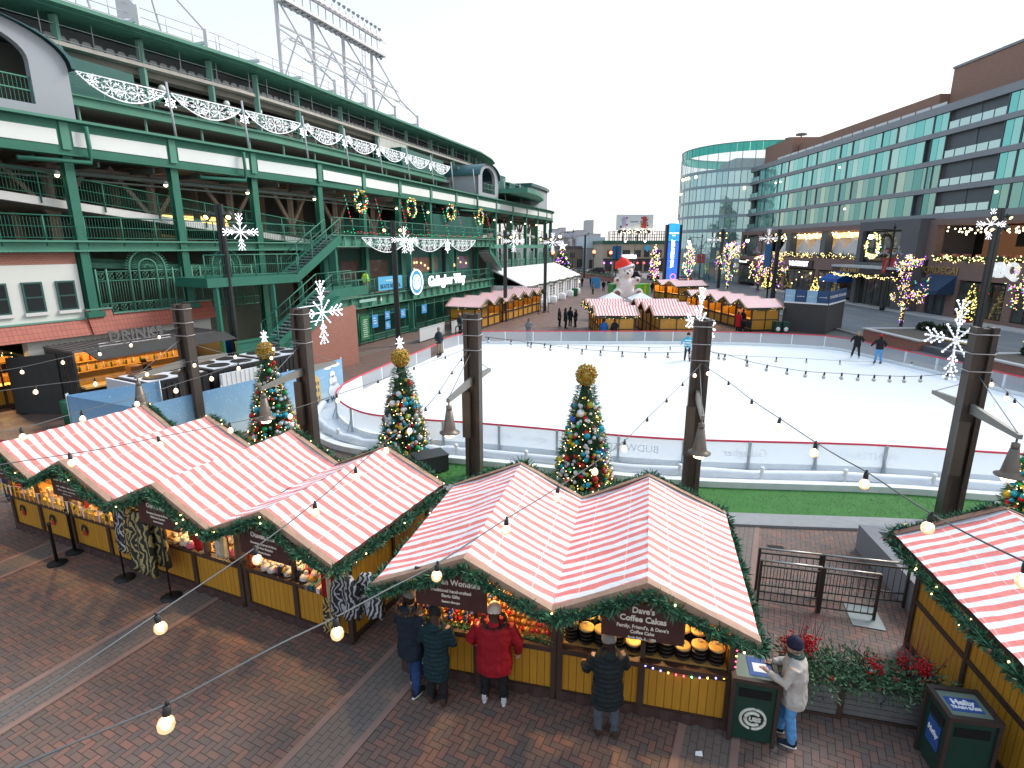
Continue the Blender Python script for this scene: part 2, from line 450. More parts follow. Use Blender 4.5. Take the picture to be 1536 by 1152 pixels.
def ice_mat():
 m, nt, b, _ = newmat('ice')
 v = coords(nt); n1 = noise(nt, .25, 4, v)
 mp = nt.nodes.new('ShaderNodeMapping'); mp.inputs['Scale'].default_value = (6, .7, 1); mp.inputs['Rotation'].default_value = (0, 0, .5); nt.links.new(v, mp.inputs[0])
 n2 = noise(nt, 3, 5, mp.outputs[0], .7)
 c = mixc(nt, n1, (.80, .84, .87), (.88, .90, .91))
 c = mixc(nt, ramp(nt, n2, [(.55, (0, 0, 0)), (.75, (.45,) * 3)]), c, (.72, .77, .81))
 nt.links.new(c, b.inputs['Base Color'])
 nt.links.new(ramp(nt, n2, [(.3, (.28,) * 3), (.7, (.5,) * 3)]), b.inputs['Roughness'])
 return m
ice = MB(); n = len(loop2)
# which way does the loop run?
area = sum(loop2[i].x * loop2[(i + 1) % n].y - loop2[(i + 1) % n].x * loop2[i].y for i in range(n))
SGN = 1 if area < 0 else -1
inner = inset(loop2, .03 * SGN)
pts = list(reversed(inner)) if area < 0 else inner
ice.prism([(p.x, p.y, -.05) for p in pts], (0, 0, .13))
tag(ice.build('ice', ice_mat()), kind='structure')
SNOW = mat('packed_snow', (.80, .83, .86), .7, var=.07, scale=1.2, bump=.4, bscale=9)
# snow covered apron outside the boards
outer = inset(loop2, -1.25 * SGN)
ap = MB()
near = [i for i in range(n) if loop2[i].y < 27.5 and loop2[i].x < 23.5]
near_idx = []
# walk from the left end along the near side to the right
start = min(range(n), key=lambda i: (loop2[i] - Vector((gp(527, 569, RZ).x, gp(527, 569, RZ).y, 0))).length)
seq = [(start - k) % n for k in range(0, start + 12)]
for a, b_ in zip(seq, seq[1:]):
 ap.quad(loop2[a] + Vector((0, 0, .06)), loop2[b_] + Vector((0, 0, .06)), outer[b_] + Vector((0, 0, .055)), outer[a] + Vector((0, 0, .055)))
tag(ap.build('snow_apron', SNOW), kind='structure')
off = inset(loop2, -.8 * SGN)
pp = [Vector((off[i].x, off[i].y, .21)) for i in seq if off[i].x < 24][4:]
t = thing('cooling_pipe', 'long white snow covered pipe lying along the near rink boards', 'pipe', (pp[0].x, pp[0].y, 0))
mb = MB(); mb.tube([p + Vector((0, 0, .02 * math.sin(i * 1.7))) for i, p in enumerate(pp)], [.15 + .018 * math.sin(i * 2.3) for i in range(len(pp))], 10); mb.build('pipe_run', mat('frosted_pipe', (.74, .78, .83), .6, var=.15, scale=2, bump=.3), t, True)
mb = MB()
for p in resample(pp, 2.4)[1:]:
 mb.lathe([(.05, 0), (.05, .42), (.08, .43), (.06, .5)], (p.x + .02, p.y - .12, 0), 8)
mb.build('pipe_valve', mat('white_plastic', (.78, .79, .80), .5, var=.08), t, True)
kb = MB(); o1 = inset(loop2, -1.16 * SGN); o2 = inset(loop2, -1.42 * SGN)
sq = [i for i in seq if loop2[i].x > -7.4][3:]
for a, b_ in zip(sq, sq[1:]):
 P = [o1[a], o1[b_], o2[b_], o2[a]]
 kb.hexa([p + Vector((0, 0, 0)) for p in P] + [p + Vector((0, 0, .2)) for p in P])
solo(kb, 'rink_kerb', mat('white_painted_timber', (.70, .73, .72), .75, var=.18, scale=3, bump=.2), 'white timber edging between the rink pipe and the green turf', 'edging')
# boards
bar = thing('rink_barrier', 'low rink boards with red top rail and steel posts round the ice', 'barrier', (loop2[0].x, loop2[0].y, 0))
PANEL = facing_glass('rink_board_sheet', (.90, .93, .95), .66, .25)
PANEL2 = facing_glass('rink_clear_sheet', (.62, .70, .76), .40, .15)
RED = mat('red_rail', (.62, .035, .07), .4, var=.1)
STEEL = mat('galvanised_steel', (.42, .46, .48), .45, .6, var=.2)
g0 = min(range(n), key=lambda i: (loop2[i] - Vector((*gp(654, 516, RZ)[:2], 0))).length)
g1 = min(range(n), key=lambda i: (loop2[i] - Vector((*gp(665, 508, RZ)[:2], 0))).length)
ring = [loop[(g1 + k) % n] for k in range(0, (g0 - g1) % n + 1)]
st = resample(ring, 2.02)
mbr = MB(); mbr.tube([p + Vector((0, 0, -.02)) for p in ring], .035, 6); mbr.build('top_rail', RED, bar, True)
mbk = MB()
for a, b_ in zip(ring, ring[1:]): mbk.beam((a.x, a.y, .17), (b_.x, b_.y, .17), .03, .18)
mbk.build('kick_plate', mat('white_kick_plate', (.72, .75, .76), .5, var=.1), bar, True)
for i, (a, b_) in enumerate(zip(st, st[1:])):
 mb = MB()
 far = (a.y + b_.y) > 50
 da = (b_ - a).normalized(); nn = Vector((da.y, -da.x, 0))
 q0, q1 = a + da * .03, b_ - da * .03
 mb.quad((q0.x, q0.y, .24), (q1.x, q1.y, .24), (q1.x, q1.y, .95), (q0.x, q0.y, .95))
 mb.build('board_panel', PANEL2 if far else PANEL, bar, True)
 mb = MB(); mid = a - nn * .045 * SGN
 mb.box((mid.x, mid.y, .52), (.075, .075, .92), math.atan2(da.y, da.x))
 fo = a - nn * .22 * SGN
 if not far: mb.beam((mid.x, mid.y, .6), (fo.x, fo.y, .1), .04)
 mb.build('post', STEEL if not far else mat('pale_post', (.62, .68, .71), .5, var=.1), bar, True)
# faint sponsor lettering on the inner faces, read through the sheet from behind
FAINT = mat('faint_board_print', (.78, .82, .87), .6, var=0)
for s, px, sz in (('Advocate', 748, .3), ('xfinity', 820, .36), ('BUDWEISER', 960, .34), ('BUDWEISER', 1010, .0), ('Gallagher', 1130, .36), ('WINTERFEST', 1290, .34)):
 if sz == 0: continue
 c = min(ring, key=lambda p: abs(768 + F * p.x / (p.y * CP + (H - .6) * SP) - px) + (100 if p.y > 24 else 0))
 i = ring.index(c); d = (ring[i + 1] - ring[i - 1]).normalized()
 if d.x > 0: d = -d
 M = frame((c.x, c.y, .58), d, (0, 0, 1)); M.translation = Vector((c.x, c.y, .58)) + Vector((-d.y, d.x, 0)) * -.012
 text(s, sz, M, FAINT, bar, .001)
# ---- turf, kerb, planter, railings
TURF = mat('turf', (.045, .165, .035), .9, var=.35, scale=2.5, bump=.8, bscale=90)
lw = MB(); cb = MB(); A_ = inset(loop2, -1.42 * SGN); B_ = inset(loop2, -3.1 * SGN); C_ = inset(loop2, -3.75 * SGN)
sq2 = [i for i in sq if A_[i].x > -3.2 and A_[i].x < 22]
for a, b_ in zip(sq2, sq2[1:]):
 lw.quad(A_[a] + Vector((0, 0, .012)), A_[b_] + Vector((0, 0, .012)), B_[b_] + Vector((0, 0, .012)), B_[a] + Vector((0, 0, .012)))
 P = [B_[a], B_[b_], C_[b_], C_[a]]
 cb.hexa([p + Vector((0, 0, -.05)) for p in P] + [p + Vector((0, 0, .06)) for p in P])
tag(lw.build('lawn', TURF), kind='structure'); tag(cb.build('kerb', mat('kerb_granite', (.27, .28, .285), .75, var=.2, scale=5, bump=.15)), kind='structure')
# short blades of turf
gb = MB()
for k in range(9000):
 a = sq2[int(rnd() * (len(sq2) - 1))]; nx = sq2[sq2.index(a) + 1]; u, v_ = rnd(), rnd()
 p = (A_[a].lerp(A_[nx], u)).lerp(B_[a].lerp(B_[nx], u), v_); p.z = .012
 d = Vector((ru(-.6, .6), ru(-.6, .6), 1)); l = ru(.02, .045)
 s_ = Vector((ru(-1, 1), ru(-1, 1), 0)).normalized() * .006
 gb.add([p - s_, p + s_, p + d * l], [(0, 1, 2)])
tag(gb.build('grass', mat('turf_blade', (.05, .19, .04), .8, var=0, island=.4)), kind='stuff')
# concrete planter wall
pc = gp(1284, 826); ex = Vector((.982, -.19, 0)); ey = Vector((.15, .988, 0))
t = thing('concrete_planter', 'low grey concrete planter filled with bark beside the green turf', 'planter', pc)
GC = mat('smooth_grey_concrete', (.25, .255, .27), .75, var=.15, scale=1.5, bump=.08)
P0 = pc + ey * .1 + ex * .02
def pl(a, b_, z): return P0 + ex * a - ey * b_ + Vector((0, 0, z))
mb = MB(); Hh = .62
for (a0, a1, b0, b1) in ((0, .28, 0, 2.6), (.28, 4.2, 0, .28), (.28, 4.2, 2.32, 2.6)):
 mb.hexa([pl(a0, b1, 0), pl(a1, b1, 0), pl(a1, b0, 0), pl(a0, b0, 0), pl(a0, b1, Hh), pl(a1, b1, Hh), pl(a1, b0, Hh), pl(a0, b0, Hh)])
mb.build('planter_wall', GC, t, True)
mb = MB(); mb.hexa([pl(.28, 2.32, 0), pl(4.2, 2.32, 0), pl(4.2, .28, 0), pl(.28, .28, 0), pl(.28, 2.32, .52), pl(4.2, 2.32, .52), pl(4.2, .28, .52), pl(.28, .28, .52)])
mb.build('bark_mulch', mat('bark_mulch', (.10, .078, .062), .95, var=.6, scale=30, bump=1, bscale=60), t, True)
# steel railings
BRZ = mat('dark_bronze_steel', (.07, .062, .055), .45, .5, var=.2); SST = mat('brushed_rail', (.36, .35, .33), .35, .8, var=.1)
def railing(a, b_, label, hgt=.97):
 a = Vector(a); b_ = Vector(b_); d = (b_ - a).normalized(); L = (b_ - a).length
 t = thing('steel_railing', label, 'railing', a, math.atan2(d.y, d.x), 'steel railing panels by the planter boxes')
 mb = MB(); mb.tube([(0, 0, hgt), (L, 0, hgt)], .024, 8); mb.build('handrail', SST, t)
 mb = MB(); mb.beam((0, 0, hgt - .1), (L, 0, hgt - .1), .03, .03); mb.beam((0, 0, .3), (L, 0, .3), .03, .025); mb.beam((0, 0, .12), (L, 0, .12), .03, .025); mb.build('cross_rail', BRZ, t)
 for x in (0, L):
  mb = MB(); mb.bx(x - .022, -.022, 0, x + .022, .022, hgt); mb.build('post', BRZ, t)
 k = int(L / .115); mb = MB()
 for i in range(1, k): mb.tube([(L * i / k, 0, .12), (L * i / k, 0, hgt - .1)], .007, 5)
 mb.build('bars', BRZ, t)
r0, r1 = gp(1135, 906), gp(1310, 930); m0 = r0.lerp(r1, .53)
railing(r0, m0 - (r1 - r0) * .012, 'front steel railing panel hidden at its left by the striped roof')
railing(m0 + (r1 - r0) * .012, r1, 'front steel railing panel ending at a free post near the red twigs')
q0, q1 = gp(1133, 884), gp(1354, 911); m1 = q0.lerp(q1, .42)
railing(q0, m1, 'rear steel railing panel seen behind the front one at its left', .95); railing(m1 + (q1 - q0) * .02, q1, 'rear steel railing panel running to the yellow stall wall', .95)
g_ = gp(1165, 822); mb = MB()
for i in range(7): mb.box((g_.x, g_.y - .09 + i * .03, .01), (.34, .012, .012), -.2)
solo(mb, 'drain_grate', mat('cast_iron', (.05, .05, .05), .6), 'small slotted drain grate in the brick paving near the turf', 'drain grate')
g_ = gp(1296, 925); mb = MB(); mb.box((g_.x, g_.y, .006), (.55, .7, .008), -.3)
solo(mb, 'access_cover', mat('steel_cover', (.27, .31, .31), .5, .4), 'flat grey metal access cover under the front railing', 'access cover')
# ================================================================ market stalls
def cloth_mat(name, period=.225, red=(.82, .18, .155)):
 m, nt, b, o = newmat(name)
 v = coords(nt); sx = nt.nodes.new('ShaderNodeSeparateXYZ'); nt.links.new(v, sx.inputs[0])
 wob = mth(nt, 'MULTIPLY', mth(nt, 'SUBTRACT', noise(nt, 1.6, 2, v), .5), .10)
 y = mth(nt, 'DIVIDE', mth(nt, 'ADD', sx.outputs[1], wob), period)
 fr = mth(nt, 'SUBTRACT', y, mth(nt, 'FLOOR', y))
 tri = mth(nt, 'ABSOLUTE', mth(nt, 'SUBTRACT', fr, .5))
 msk = nt.nodes.new('ShaderNodeMapRange'); msk.inputs[1].default_value = .225; msk.inputs[2].default_value = .265; nt.links.new(tri, msk.inputs[0])
 blot = noise(nt, 5, 5, v, .7)
 rc = mixc(nt, blot, tuple(c * .86 for c in red), (min(1, red[0] * 1.12), red[1] * 1.6, red[2] * 1.6))
 wc = mixc(nt, blot, (.76, .76, .77), (.86, .86, .87))
 c = mixc(nt, msk.outputs[0], rc, wc)
 # sewn seams across the stripes
 xs = mth(nt, 'DIVIDE', sx.outputs[0], .62); xf = mth(nt, 'ABSOLUTE', mth(nt, 'SUBTRACT', mth(nt, 'SUBTRACT', xs, mth(nt, 'FLOOR', xs)), .5))
 seam = mth(nt, 'LESS_THAN', xf, .012)
 c = mixc(nt, mth(nt, 'MULTIPLY', seam, .45), c, (.9, .8, .78))
 nt.links.new(c, b.inputs['Base Color']); b.inputs['Roughness'].default_value = .55
 b.inputs['Specular IOR Level'].default_value = .3
 hgt = mth(nt, 'ADD', noise(nt, 3.2, 4, v), mth(nt, 'MULTIPLY', noise(nt, 14, 2, v), .25))
 bumpn(nt, b, hgt, .55, .05)
 return m
def plank_mat(name, col, axis=0, period=.12):
 m, nt, b, o = newmat(name)
 v = coords(nt); sx = nt.nodes.new('ShaderNodeSeparateXYZ'); nt.links.new(v, sx.inputs[0])
 h = mth(nt, 'ADD', sx.outputs[0], sx.outputs[1]) if axis == 2 else sx.outputs[axis]
 q = mth(nt, 'DIVIDE', h, period); fl = mth(nt, 'FLOOR', q); fr = mth(nt, 'SUBTRACT', q, fl)
 gr = nt.nodes.new('ShaderNodeMapRange'); gr.inputs[1].default_value = .0; gr.inputs[2].default_value = .09
 nt.links.new(mth(nt, 'MINIMUM', fr, mth(nt, 'SUBTRACT', 1, fr)), gr.inputs[0])
 wn = nt.nodes.new('ShaderNodeTexWhiteNoise'); wn.noise_dimensions = '1D'; nt.links.new(fl, wn.inputs['W'])
 mp = nt.nodes.new('ShaderNodeMapping'); mp.inputs['Scale'].default_value = (9, 9, 1.2); nt.links.new(v, mp.inputs[0])
 gn = noise(nt, 3, 4, mp.outputs[0], .65)
 c = mixc(nt, gn, tuple(x * .72 for x in col), tuple(min(1, x * 1.25) for x in col))
 c = mixc(nt, mth(nt, 'MULTIPLY', wn.outputs[0], .3), c, tuple(x * .62 for x in col))
 c = mixc(nt, gr.outputs[0], tuple(x * .3 for x in col), c)
 nt.links.new(c, b.inputs['Base Color']); b.inputs['Roughness'].default_value = .5
 bumpn(nt, b, gr.outputs[0], .5, .006)
 return m
CLOTH = cloth_mat('striped_roof_cloth')
YEL = plank_mat('yellow_planks', (.52, .25, .022), 2)
BRN = mat('dark_stained_timber', (.055, .032, .022), .6, var=.4, scale=6, bump=.2)
FASC = mat('fascia_timber', (.36, .225, .155), .65, var=.35, scale=5, bump=.25)
FASD = mat('dark_fascia_timber', (.17, .085, .055), .65, var=.3, scale=5, bump=.2)
PLY = mat('warm_plywood', (.60, .35, .10), .6, var=.2, scale=4)
SKIRT = mat('brown_tarpaulin', (.06, .032, .03), .35, var=.4, scale=5, bump=.8, bscale=9)
SIGN = mat('mahogany_sign', (.055, .02, .018), .45, var=.45, scale=7)
CREAM = mat('cream_lettering', (.72, .66, .58), .6, var=0)
GARL = mat('garland_needles', (.036, .125, .062), .55, var=0, island=.75)
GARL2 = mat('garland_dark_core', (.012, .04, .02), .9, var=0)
CONE = mat('pine_cone', (.14, .075, .045), .8, var=.3, scale=20)
WARM = glow('warm_fairy_lamp', (1, .66, .26), 4.5)
def garland(name, paths, parent, r=.16, dens=55, lights=0, rnd_drop=.03):
 """bushy evergreen roll along each path (parent's local coordinates)"""
 mb = MB(); core = MB(); lm = MB(); cn = MB()
 for path in paths:
  P = resample(path, .04)
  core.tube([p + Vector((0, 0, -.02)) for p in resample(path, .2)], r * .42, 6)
  for p in P:
   lump = 1 + .35 * math.sin(p.x * 9 + p.y * 7)
   for k in range(int(dens * .04 * 10)):
    d = Vector((ru(-1, 1), ru(-1, 1), ru(-1, .85)))
    q = p + d.normalized() * r * .25
    if rnd() < .3: mb.blade(q, d, r * lump * ru(.5, .85), .021)
    else: mb.blade(q, d, r * lump * ru(.6, 1.2), .0095)
   if rnd() < .03: cn.ball(p + Vector((ru(-1, 1), ru(-1, 1), ru(-.5, .5))).normalized() * r * .7, .032, 6, 4, sc=(1, 1, 1.3))
  for k in range(int(lights * len(P) * .016)):
   p = P[int(rnd() * len(P))] + Vector((ru(-1, 1), ru(-1, 1), ru(-1, 1))).normalized() * r * .75
   lm.ball(p, .014, 6, 4)
 g = mb.build(name, GARL, parent)
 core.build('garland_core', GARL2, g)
 if cn.v: cn.build('pine_cones', CONE, g)
 if lm.v: lm.build('fairy_lights', WARM, g)
 return g
from mathutils import noise as MN
def roof_slope(mb, xr, zr, xe, ze, y0, y1, sag=.03, seed=0, nx=22, ny=52):
 vs = []; fs = []
 for j in range(ny + 1):
  y = y0 + (y1 - y0) * j / ny
  for i in range(nx + 1):
   t = i / nx; x = xr + (xe - xr) * t; z = zr + (ze - zr) * t
   z -= sag * math.sin(math.pi * t) * (1 + .5 * math.sin(y * 4.7 + seed)) + .006 * math.sin(y * 13 + t * 5 + seed) + .016 * MN.noise(Vector((x * 2.2, y * 3.1, seed))) + .007 * MN.noise(Vector((x * 7, y * 9, seed)))
   vs.append((x, y, z))
 w_ = nx + 1
 for j in range(ny):
  for i in range(nx):
   q = (j * w_ + i, j * w_ + i + 1, (j + 1) * w_ + i + 1, (j + 1) * w_ + i)
   fs.append(q if xe > xr else tuple(reversed(q)))
 mb.add(vs, fs, 0, True)
ZE, ZR, ZC = 1.97, 2.6, .98
def stall(loc, rz, label, x0, xr, x1, yf, yb, wall, group='market stalls with striped roofs', lw=True, rw=True, sign=None, dark=False,
   lights=4, eaves='', post=(), dens=55, light=46, counter=True, backg=True, nx=22, ny=52, skirt=True, garl_back=True, name='market_stall', ze=ZE):
 """front faces -y; x0/x1 eaves, xr ridge; wall=(x left, x right, y front, y back)"""
 t = thing(name, label, 'market stall', loc, rz, group)
 wl, wr, wf, wb = wall
 fm = FASD if dark else FASC
 zt = 1.92
 # panels
 def panel(nm, x, y, x2, y2, z0, z1):
  mb = MB(); mb.bx(min(x, x2), min(y, y2), z0, max(x, x2), max(y, y2), z1); return mb.build(nm, YEL, t)
 seg = max(2, round((wr - wl) / 1.25)) if counter else 2
 panel('front_panel', wl, wf, wr, wf + .03, .12, .9)
 if not counter: panel('front_panel', wl, wf, wr, wf + .03, 1.0, 1.95)
 if lw: panel('side_panel', wl, wf + .04, wl + .03, wb - .04, .12, zt - .15)
 if rw: panel('side_panel', wr - .03, wf + .04, wr, wb - .04, .12, zt - .15)
 panel('back_panel', wl, wb - .03, wr, wb, .12, zt)
 mb = MB()
 for k in range(seg + 1):
  x = wl + (wr - wl) * k / seg; full = k in (0, seg) or not counter
  mb.bx(x - .05, wf - .045, 0, x + .05, wf - .003, zt - .05 if full else .93)
 if counter and seg % 2 == 0: mb.bx((wl + wr) / 2 - .035, wf - .04, .93, (wl + wr) / 2 + .035, wf + .03, 1.95)
 for z in (.1, .88):
  mb.bx(wl, wf - .035, z - .06, wr, wf - .006, z + .06)
 for x, on in ((wl - .035, lw), (wr, rw)):
  if on:
   for y in (wf, (wf + wb) / 2, wb - .06): mb.bx(x, y, 0, x + .035, y + .07, zt - .1)
   for z in (.1, .95, 1.85): mb.bx(x + .004, wf + .07, z - .04, x + .031, wb - .06, z + .04)
 for k in range(3):
  x = wl + (wr - wl) * k / 2; mb.bx(x - .04, wb, 0, x + .04, wb + .04, zt)
 for z in (.1, .95): mb.bx(wl, wb, z - .05, wr, wb + .03, z + .05)
 mb.build('frame', BRN, t)
 if skirt:
  mb = MB(); k = 24
  for i in range(k):
   a = wl - .02 + (wr - wl + .04) * i / k; b_ = wl - .02 + (wr - wl + .04) * (i + 1) / k
   ya, yb_ = wf - .07 - .03 * math.sin(i * 2.1), wf - .07 - .03 * math.sin((i + 1) * 2.1)
   mb.add([(a, ya, .0), (b_, yb_, .0), (b_, wf - .048, .15), (a, wf - .048, .15)], [(0, 1, 2, 3)], 0, True)
  mb.build('skirt', SKIRT, t)
 mb = MB(); mb.bx(wl + .04, wf + .04, .06, wr - .04, wb - .04, .1); mb.build('floor', BRN, t)
 if counter:
  mb = MB(); mb.bx(wl + .05, wf - .13, .95, wr - .05, wf - .006, .985, 0); mb.bx(wl + .05, wf + .033, .95, wr - .05, wf + .62, ZC, 1)
  mb.build('counter', [BRN, PLY], t)
  mb = MB(); mb.bx(wl + .1, wb - .38, 1.25, wr - .1, wb - .04, 1.28); mb.bx(wl + .1, wb - .38, 1.6, wr - .1, wb - .04, 1.63); mb.build('shelf', PLY, t)
  mb = MB(); mb.bx(wl + .035, wb - .05, .95, wr - .035, wb - .034, zt - .02); mb.build('back_lining', PLY, t)
 # roof
 mb = MB(); s_ = ru(0, 6)
 roof_slope(mb, xr, ZR, x0, ze, yf, yb, .03, s_, nx, ny); roof_slope(mb, xr, ZR, x1, ze, yf, yb, .03, s_ + 2, nx, ny)
 mb.build('roof_cloth', CLOTH, t)
 mb = MB()
 for xe in (x0, x1):
  s = 1 if xe > xr else -1
  a = Vector((xr, yf + .03, ZR - .06)); b_ = Vector((xe - s * .02, yf + .03, ze - .06))
  mb.prism([a, b_, b_ - Vector((0, 0, .04)), a - Vector((0, 0, .04))], (0, yb - yf - .06, 0))
 mb.build('roof_board', BRN, t)
 for y, fw in ((yf, -.03), (yb, .03)):
  for xe in (x0, x1):
   mb = MB()
   a = Vector((xr, y, ZR + .012)); b_ = Vector((xe, y, ze + .012)); dz = Vector((0, 0, .105))
   mb.prism([a, b_, b_ - dz, a - dz] if (fw > 0) == (xe > xr) else [a - dz, b_ - dz, b_, a], (0, fw, 0))
   c = Vector((xr, y - fw * 3, ZR + .014)); e = Vector((xe, y - fw * 3, ze + .014))
   mb.prism([a + Vector((0, fw, 0)), b_ + Vector((0, fw, 0)), e, c], (0, 0, .012))
   mb.build('fascia_board', fm, t)
 paths = [[(x0, yf - .09, ze - .09), (xr + (x0 - xr) * .5, yf - .1, (ZR + ze) / 2 - .14), (xr, yf - .09, ZR - .10), (xr + (x1 - xr) * .5, yf - .1, (ZR + ze) / 2 - .14), (x1, yf - .09, ze - .09)]]
 if garl_back: paths.append([(x0, yb + .1, ze - .05), (xr, yb + .1, ZR - .03), (x1, yb + .1, ze - .05)])
 if 'l' in eaves: paths.append([(x0 - .04, yf, ze - .12), (x0 - .04, (yf + yb) / 2, ze - .17), (x0 - .04, yb, ze - .12)])
 if 'r' in eaves: paths.append([(x1 + .04, yf, ze - .12), (x1 + .04, (yf + yb) / 2, ze - .17), (x1 + .04, yb, ze - .12)])
 garland('garland', paths, t, .125, dens, lights)
 if sign:
  sx0, sx1, z0, z1, lines, sy = sign
  mb = MB(); mb.bx(sx0, yf + sy, z0, sx1, yf + sy + .03, z1)
  s = mb.build('sign_board', SIGN, t)
  cz = z1
  for ln, size, dz in lines:
   cz -= dz
   text(ln, size, frame(((sx0 + sx1) / 2, yf + sy - .004, cz), (1, 0, 0), (0, 0, 1)), CREAM, s, .002, bold=.004 if size > .08 else .002, world=False, sx=.9)
 if light:
  n_ = 1 if (wr - wl) < 3.4 else 2
  for k in range(n_):
   x = wl + (wr - wl) * (k + .5) / n_
   mb = MB(); mb.tube([(x, wf + .5, 2.1), (x, wf + .5, 2.3)], .008, 5); mb.ball((x, wf + .5, 2.07), .05, 8, 6)
   b_ = mb.build('hanging_bulb', glow('stall_bulb', (1, .66, .3), 12), t)
   point_light(t, (x, wf + .45, 1.97), (1, .60, .25), light, .06)
 return t
G1O = gp(391, 768, ZR); G1R = math.atan2(-.405, .914)
G2O = gp(698, 838, ZR); G2R = math.atan2(-.236, .9717)
def L1(x, y, z=0):
 v = Matrix.Rotation(G1R, 3, 'Z') @ Vector((x, y, z)); return Vector((G1O.x, G1O.y, 0)) + v
def L2(x, y, z=0):
 v = Matrix.Rotation(G2R, 3, 'Z') @ Vector((x, y, z)); return Vector((G2O.x, G2O.y, 0)) + v
inca = [('Otavala Inca', .125, .14), ('Sweaters, Scarves & More,', .062, .15), ('Gifts from Ecuador', .06, .075), ('Otavalo, Ecuador', .045, .085)]
WF = .62; WB = 3.15
# four in a row on the left; x runs to the right along their fronts
st4 = stall(L1(0, 0), G1R, 'striped stall hung with knitwear, beside the gap in the row', -1.38, 0, 1.45, 0, 3.43, (-1.3, 1.2, WF, WB), lw=False, eaves='r', lights=5,
   sign=(-.62, .5, 1.70, 2.25, inca, .03))
st3 = stall(L1(-2.75, 0), G1R, 'striped stall with ponchos on a stand at its left end', -1.4, 0, 1.36, 0, 3.43, (-1.33, 1.3, WF, WB), lw=False, rw=False, lights=5,
   sign=(-.6, .52, 1.70, 2.25, inca, .03))
st2 = stall(L1(-5.62, 0), G1R, 'striped stall with yellow pennants along its counter', -1.3, 0, 1.46, 0, 3.43, (-1.25, 1.42, WF, WB), lw=False, rw=False, lights=4,
   sign=(-.55, .45, 1.75, 2.25, [('#3 1 7', .12, .13), ('#3 6 8', .07, .14), ('#4 4 7', .07, .08), ('#7 4', .05, .075)], .03))
st1 = stall(L1(-8.15, 0), G1R, 'striped stall at the left edge of the photo, end of its row', -1.35, 0, 1.22, 0, 3.43, (-1.2, 1.18, WF, WB), rw=False, lights=4,
   sign=(-.5, .5, 1.75, 2.25, [('#5 5', .12, .13), ('#6 4', .07, .14), ('#7', .05, .09)], .03))
# pair in the middle
sg1 = stall(L2(-.02, 0), G2R, 'striped stall glowing with rows of baubles where shoppers stand', -1.46, 0, 1.27, 0, 3.7, (-1.28, 1.23, .6, 3.3), rw=False, eaves='l', lights=2,
   sign=(-.78, .32, 1.73, 2.33, [('Wooden Wonders', .13, .17), ('Traditional hand-crafted', .072, .145), ('Slavic Gifts', .072, .085), ('Eastern Europe', .05, .095)], .03), light=52)
sg2 = stall(L2(2.52, 0), G2R, 'striped stall selling round coffee cakes beside the green litter bin', -1.27, 0, 1.45, 0, 3.7, (-1.23, 1.25, .6, 3.3), lw=False, eaves='r', lights=2,
   sign=(-.58, .52, 1.70, 2.25, [("Dave's", .125, .10), ('Coffee Cakes', .125, .13), ("Family, Friend's, & Dave's", .075, .125), ('Coffee Cake', .07, .08), ('Rock Falls, IL - USA', .052, .09)], .03), light=52)
# right hand stall, cut by the frame
G3B = gp(1340, 800, ZE); G3R = math.atan2(-.17, .985)
e3 = Vector((.985, -.17, 0)); n3 = Vector((.17, .985, 0))
g3 = Vector((G3B.x, G3B.y, 0)) + e3 * 1.6 - n3 * 3.9
sg3 = stall(g3, G3R, 'striped stall cut off by the right edge of the photo', -1.6, 0, 1.6, 0, 3.9, (-1.27, 1.3, .5, 3.5), eaves='l', lights=9, dark=True, light=50)
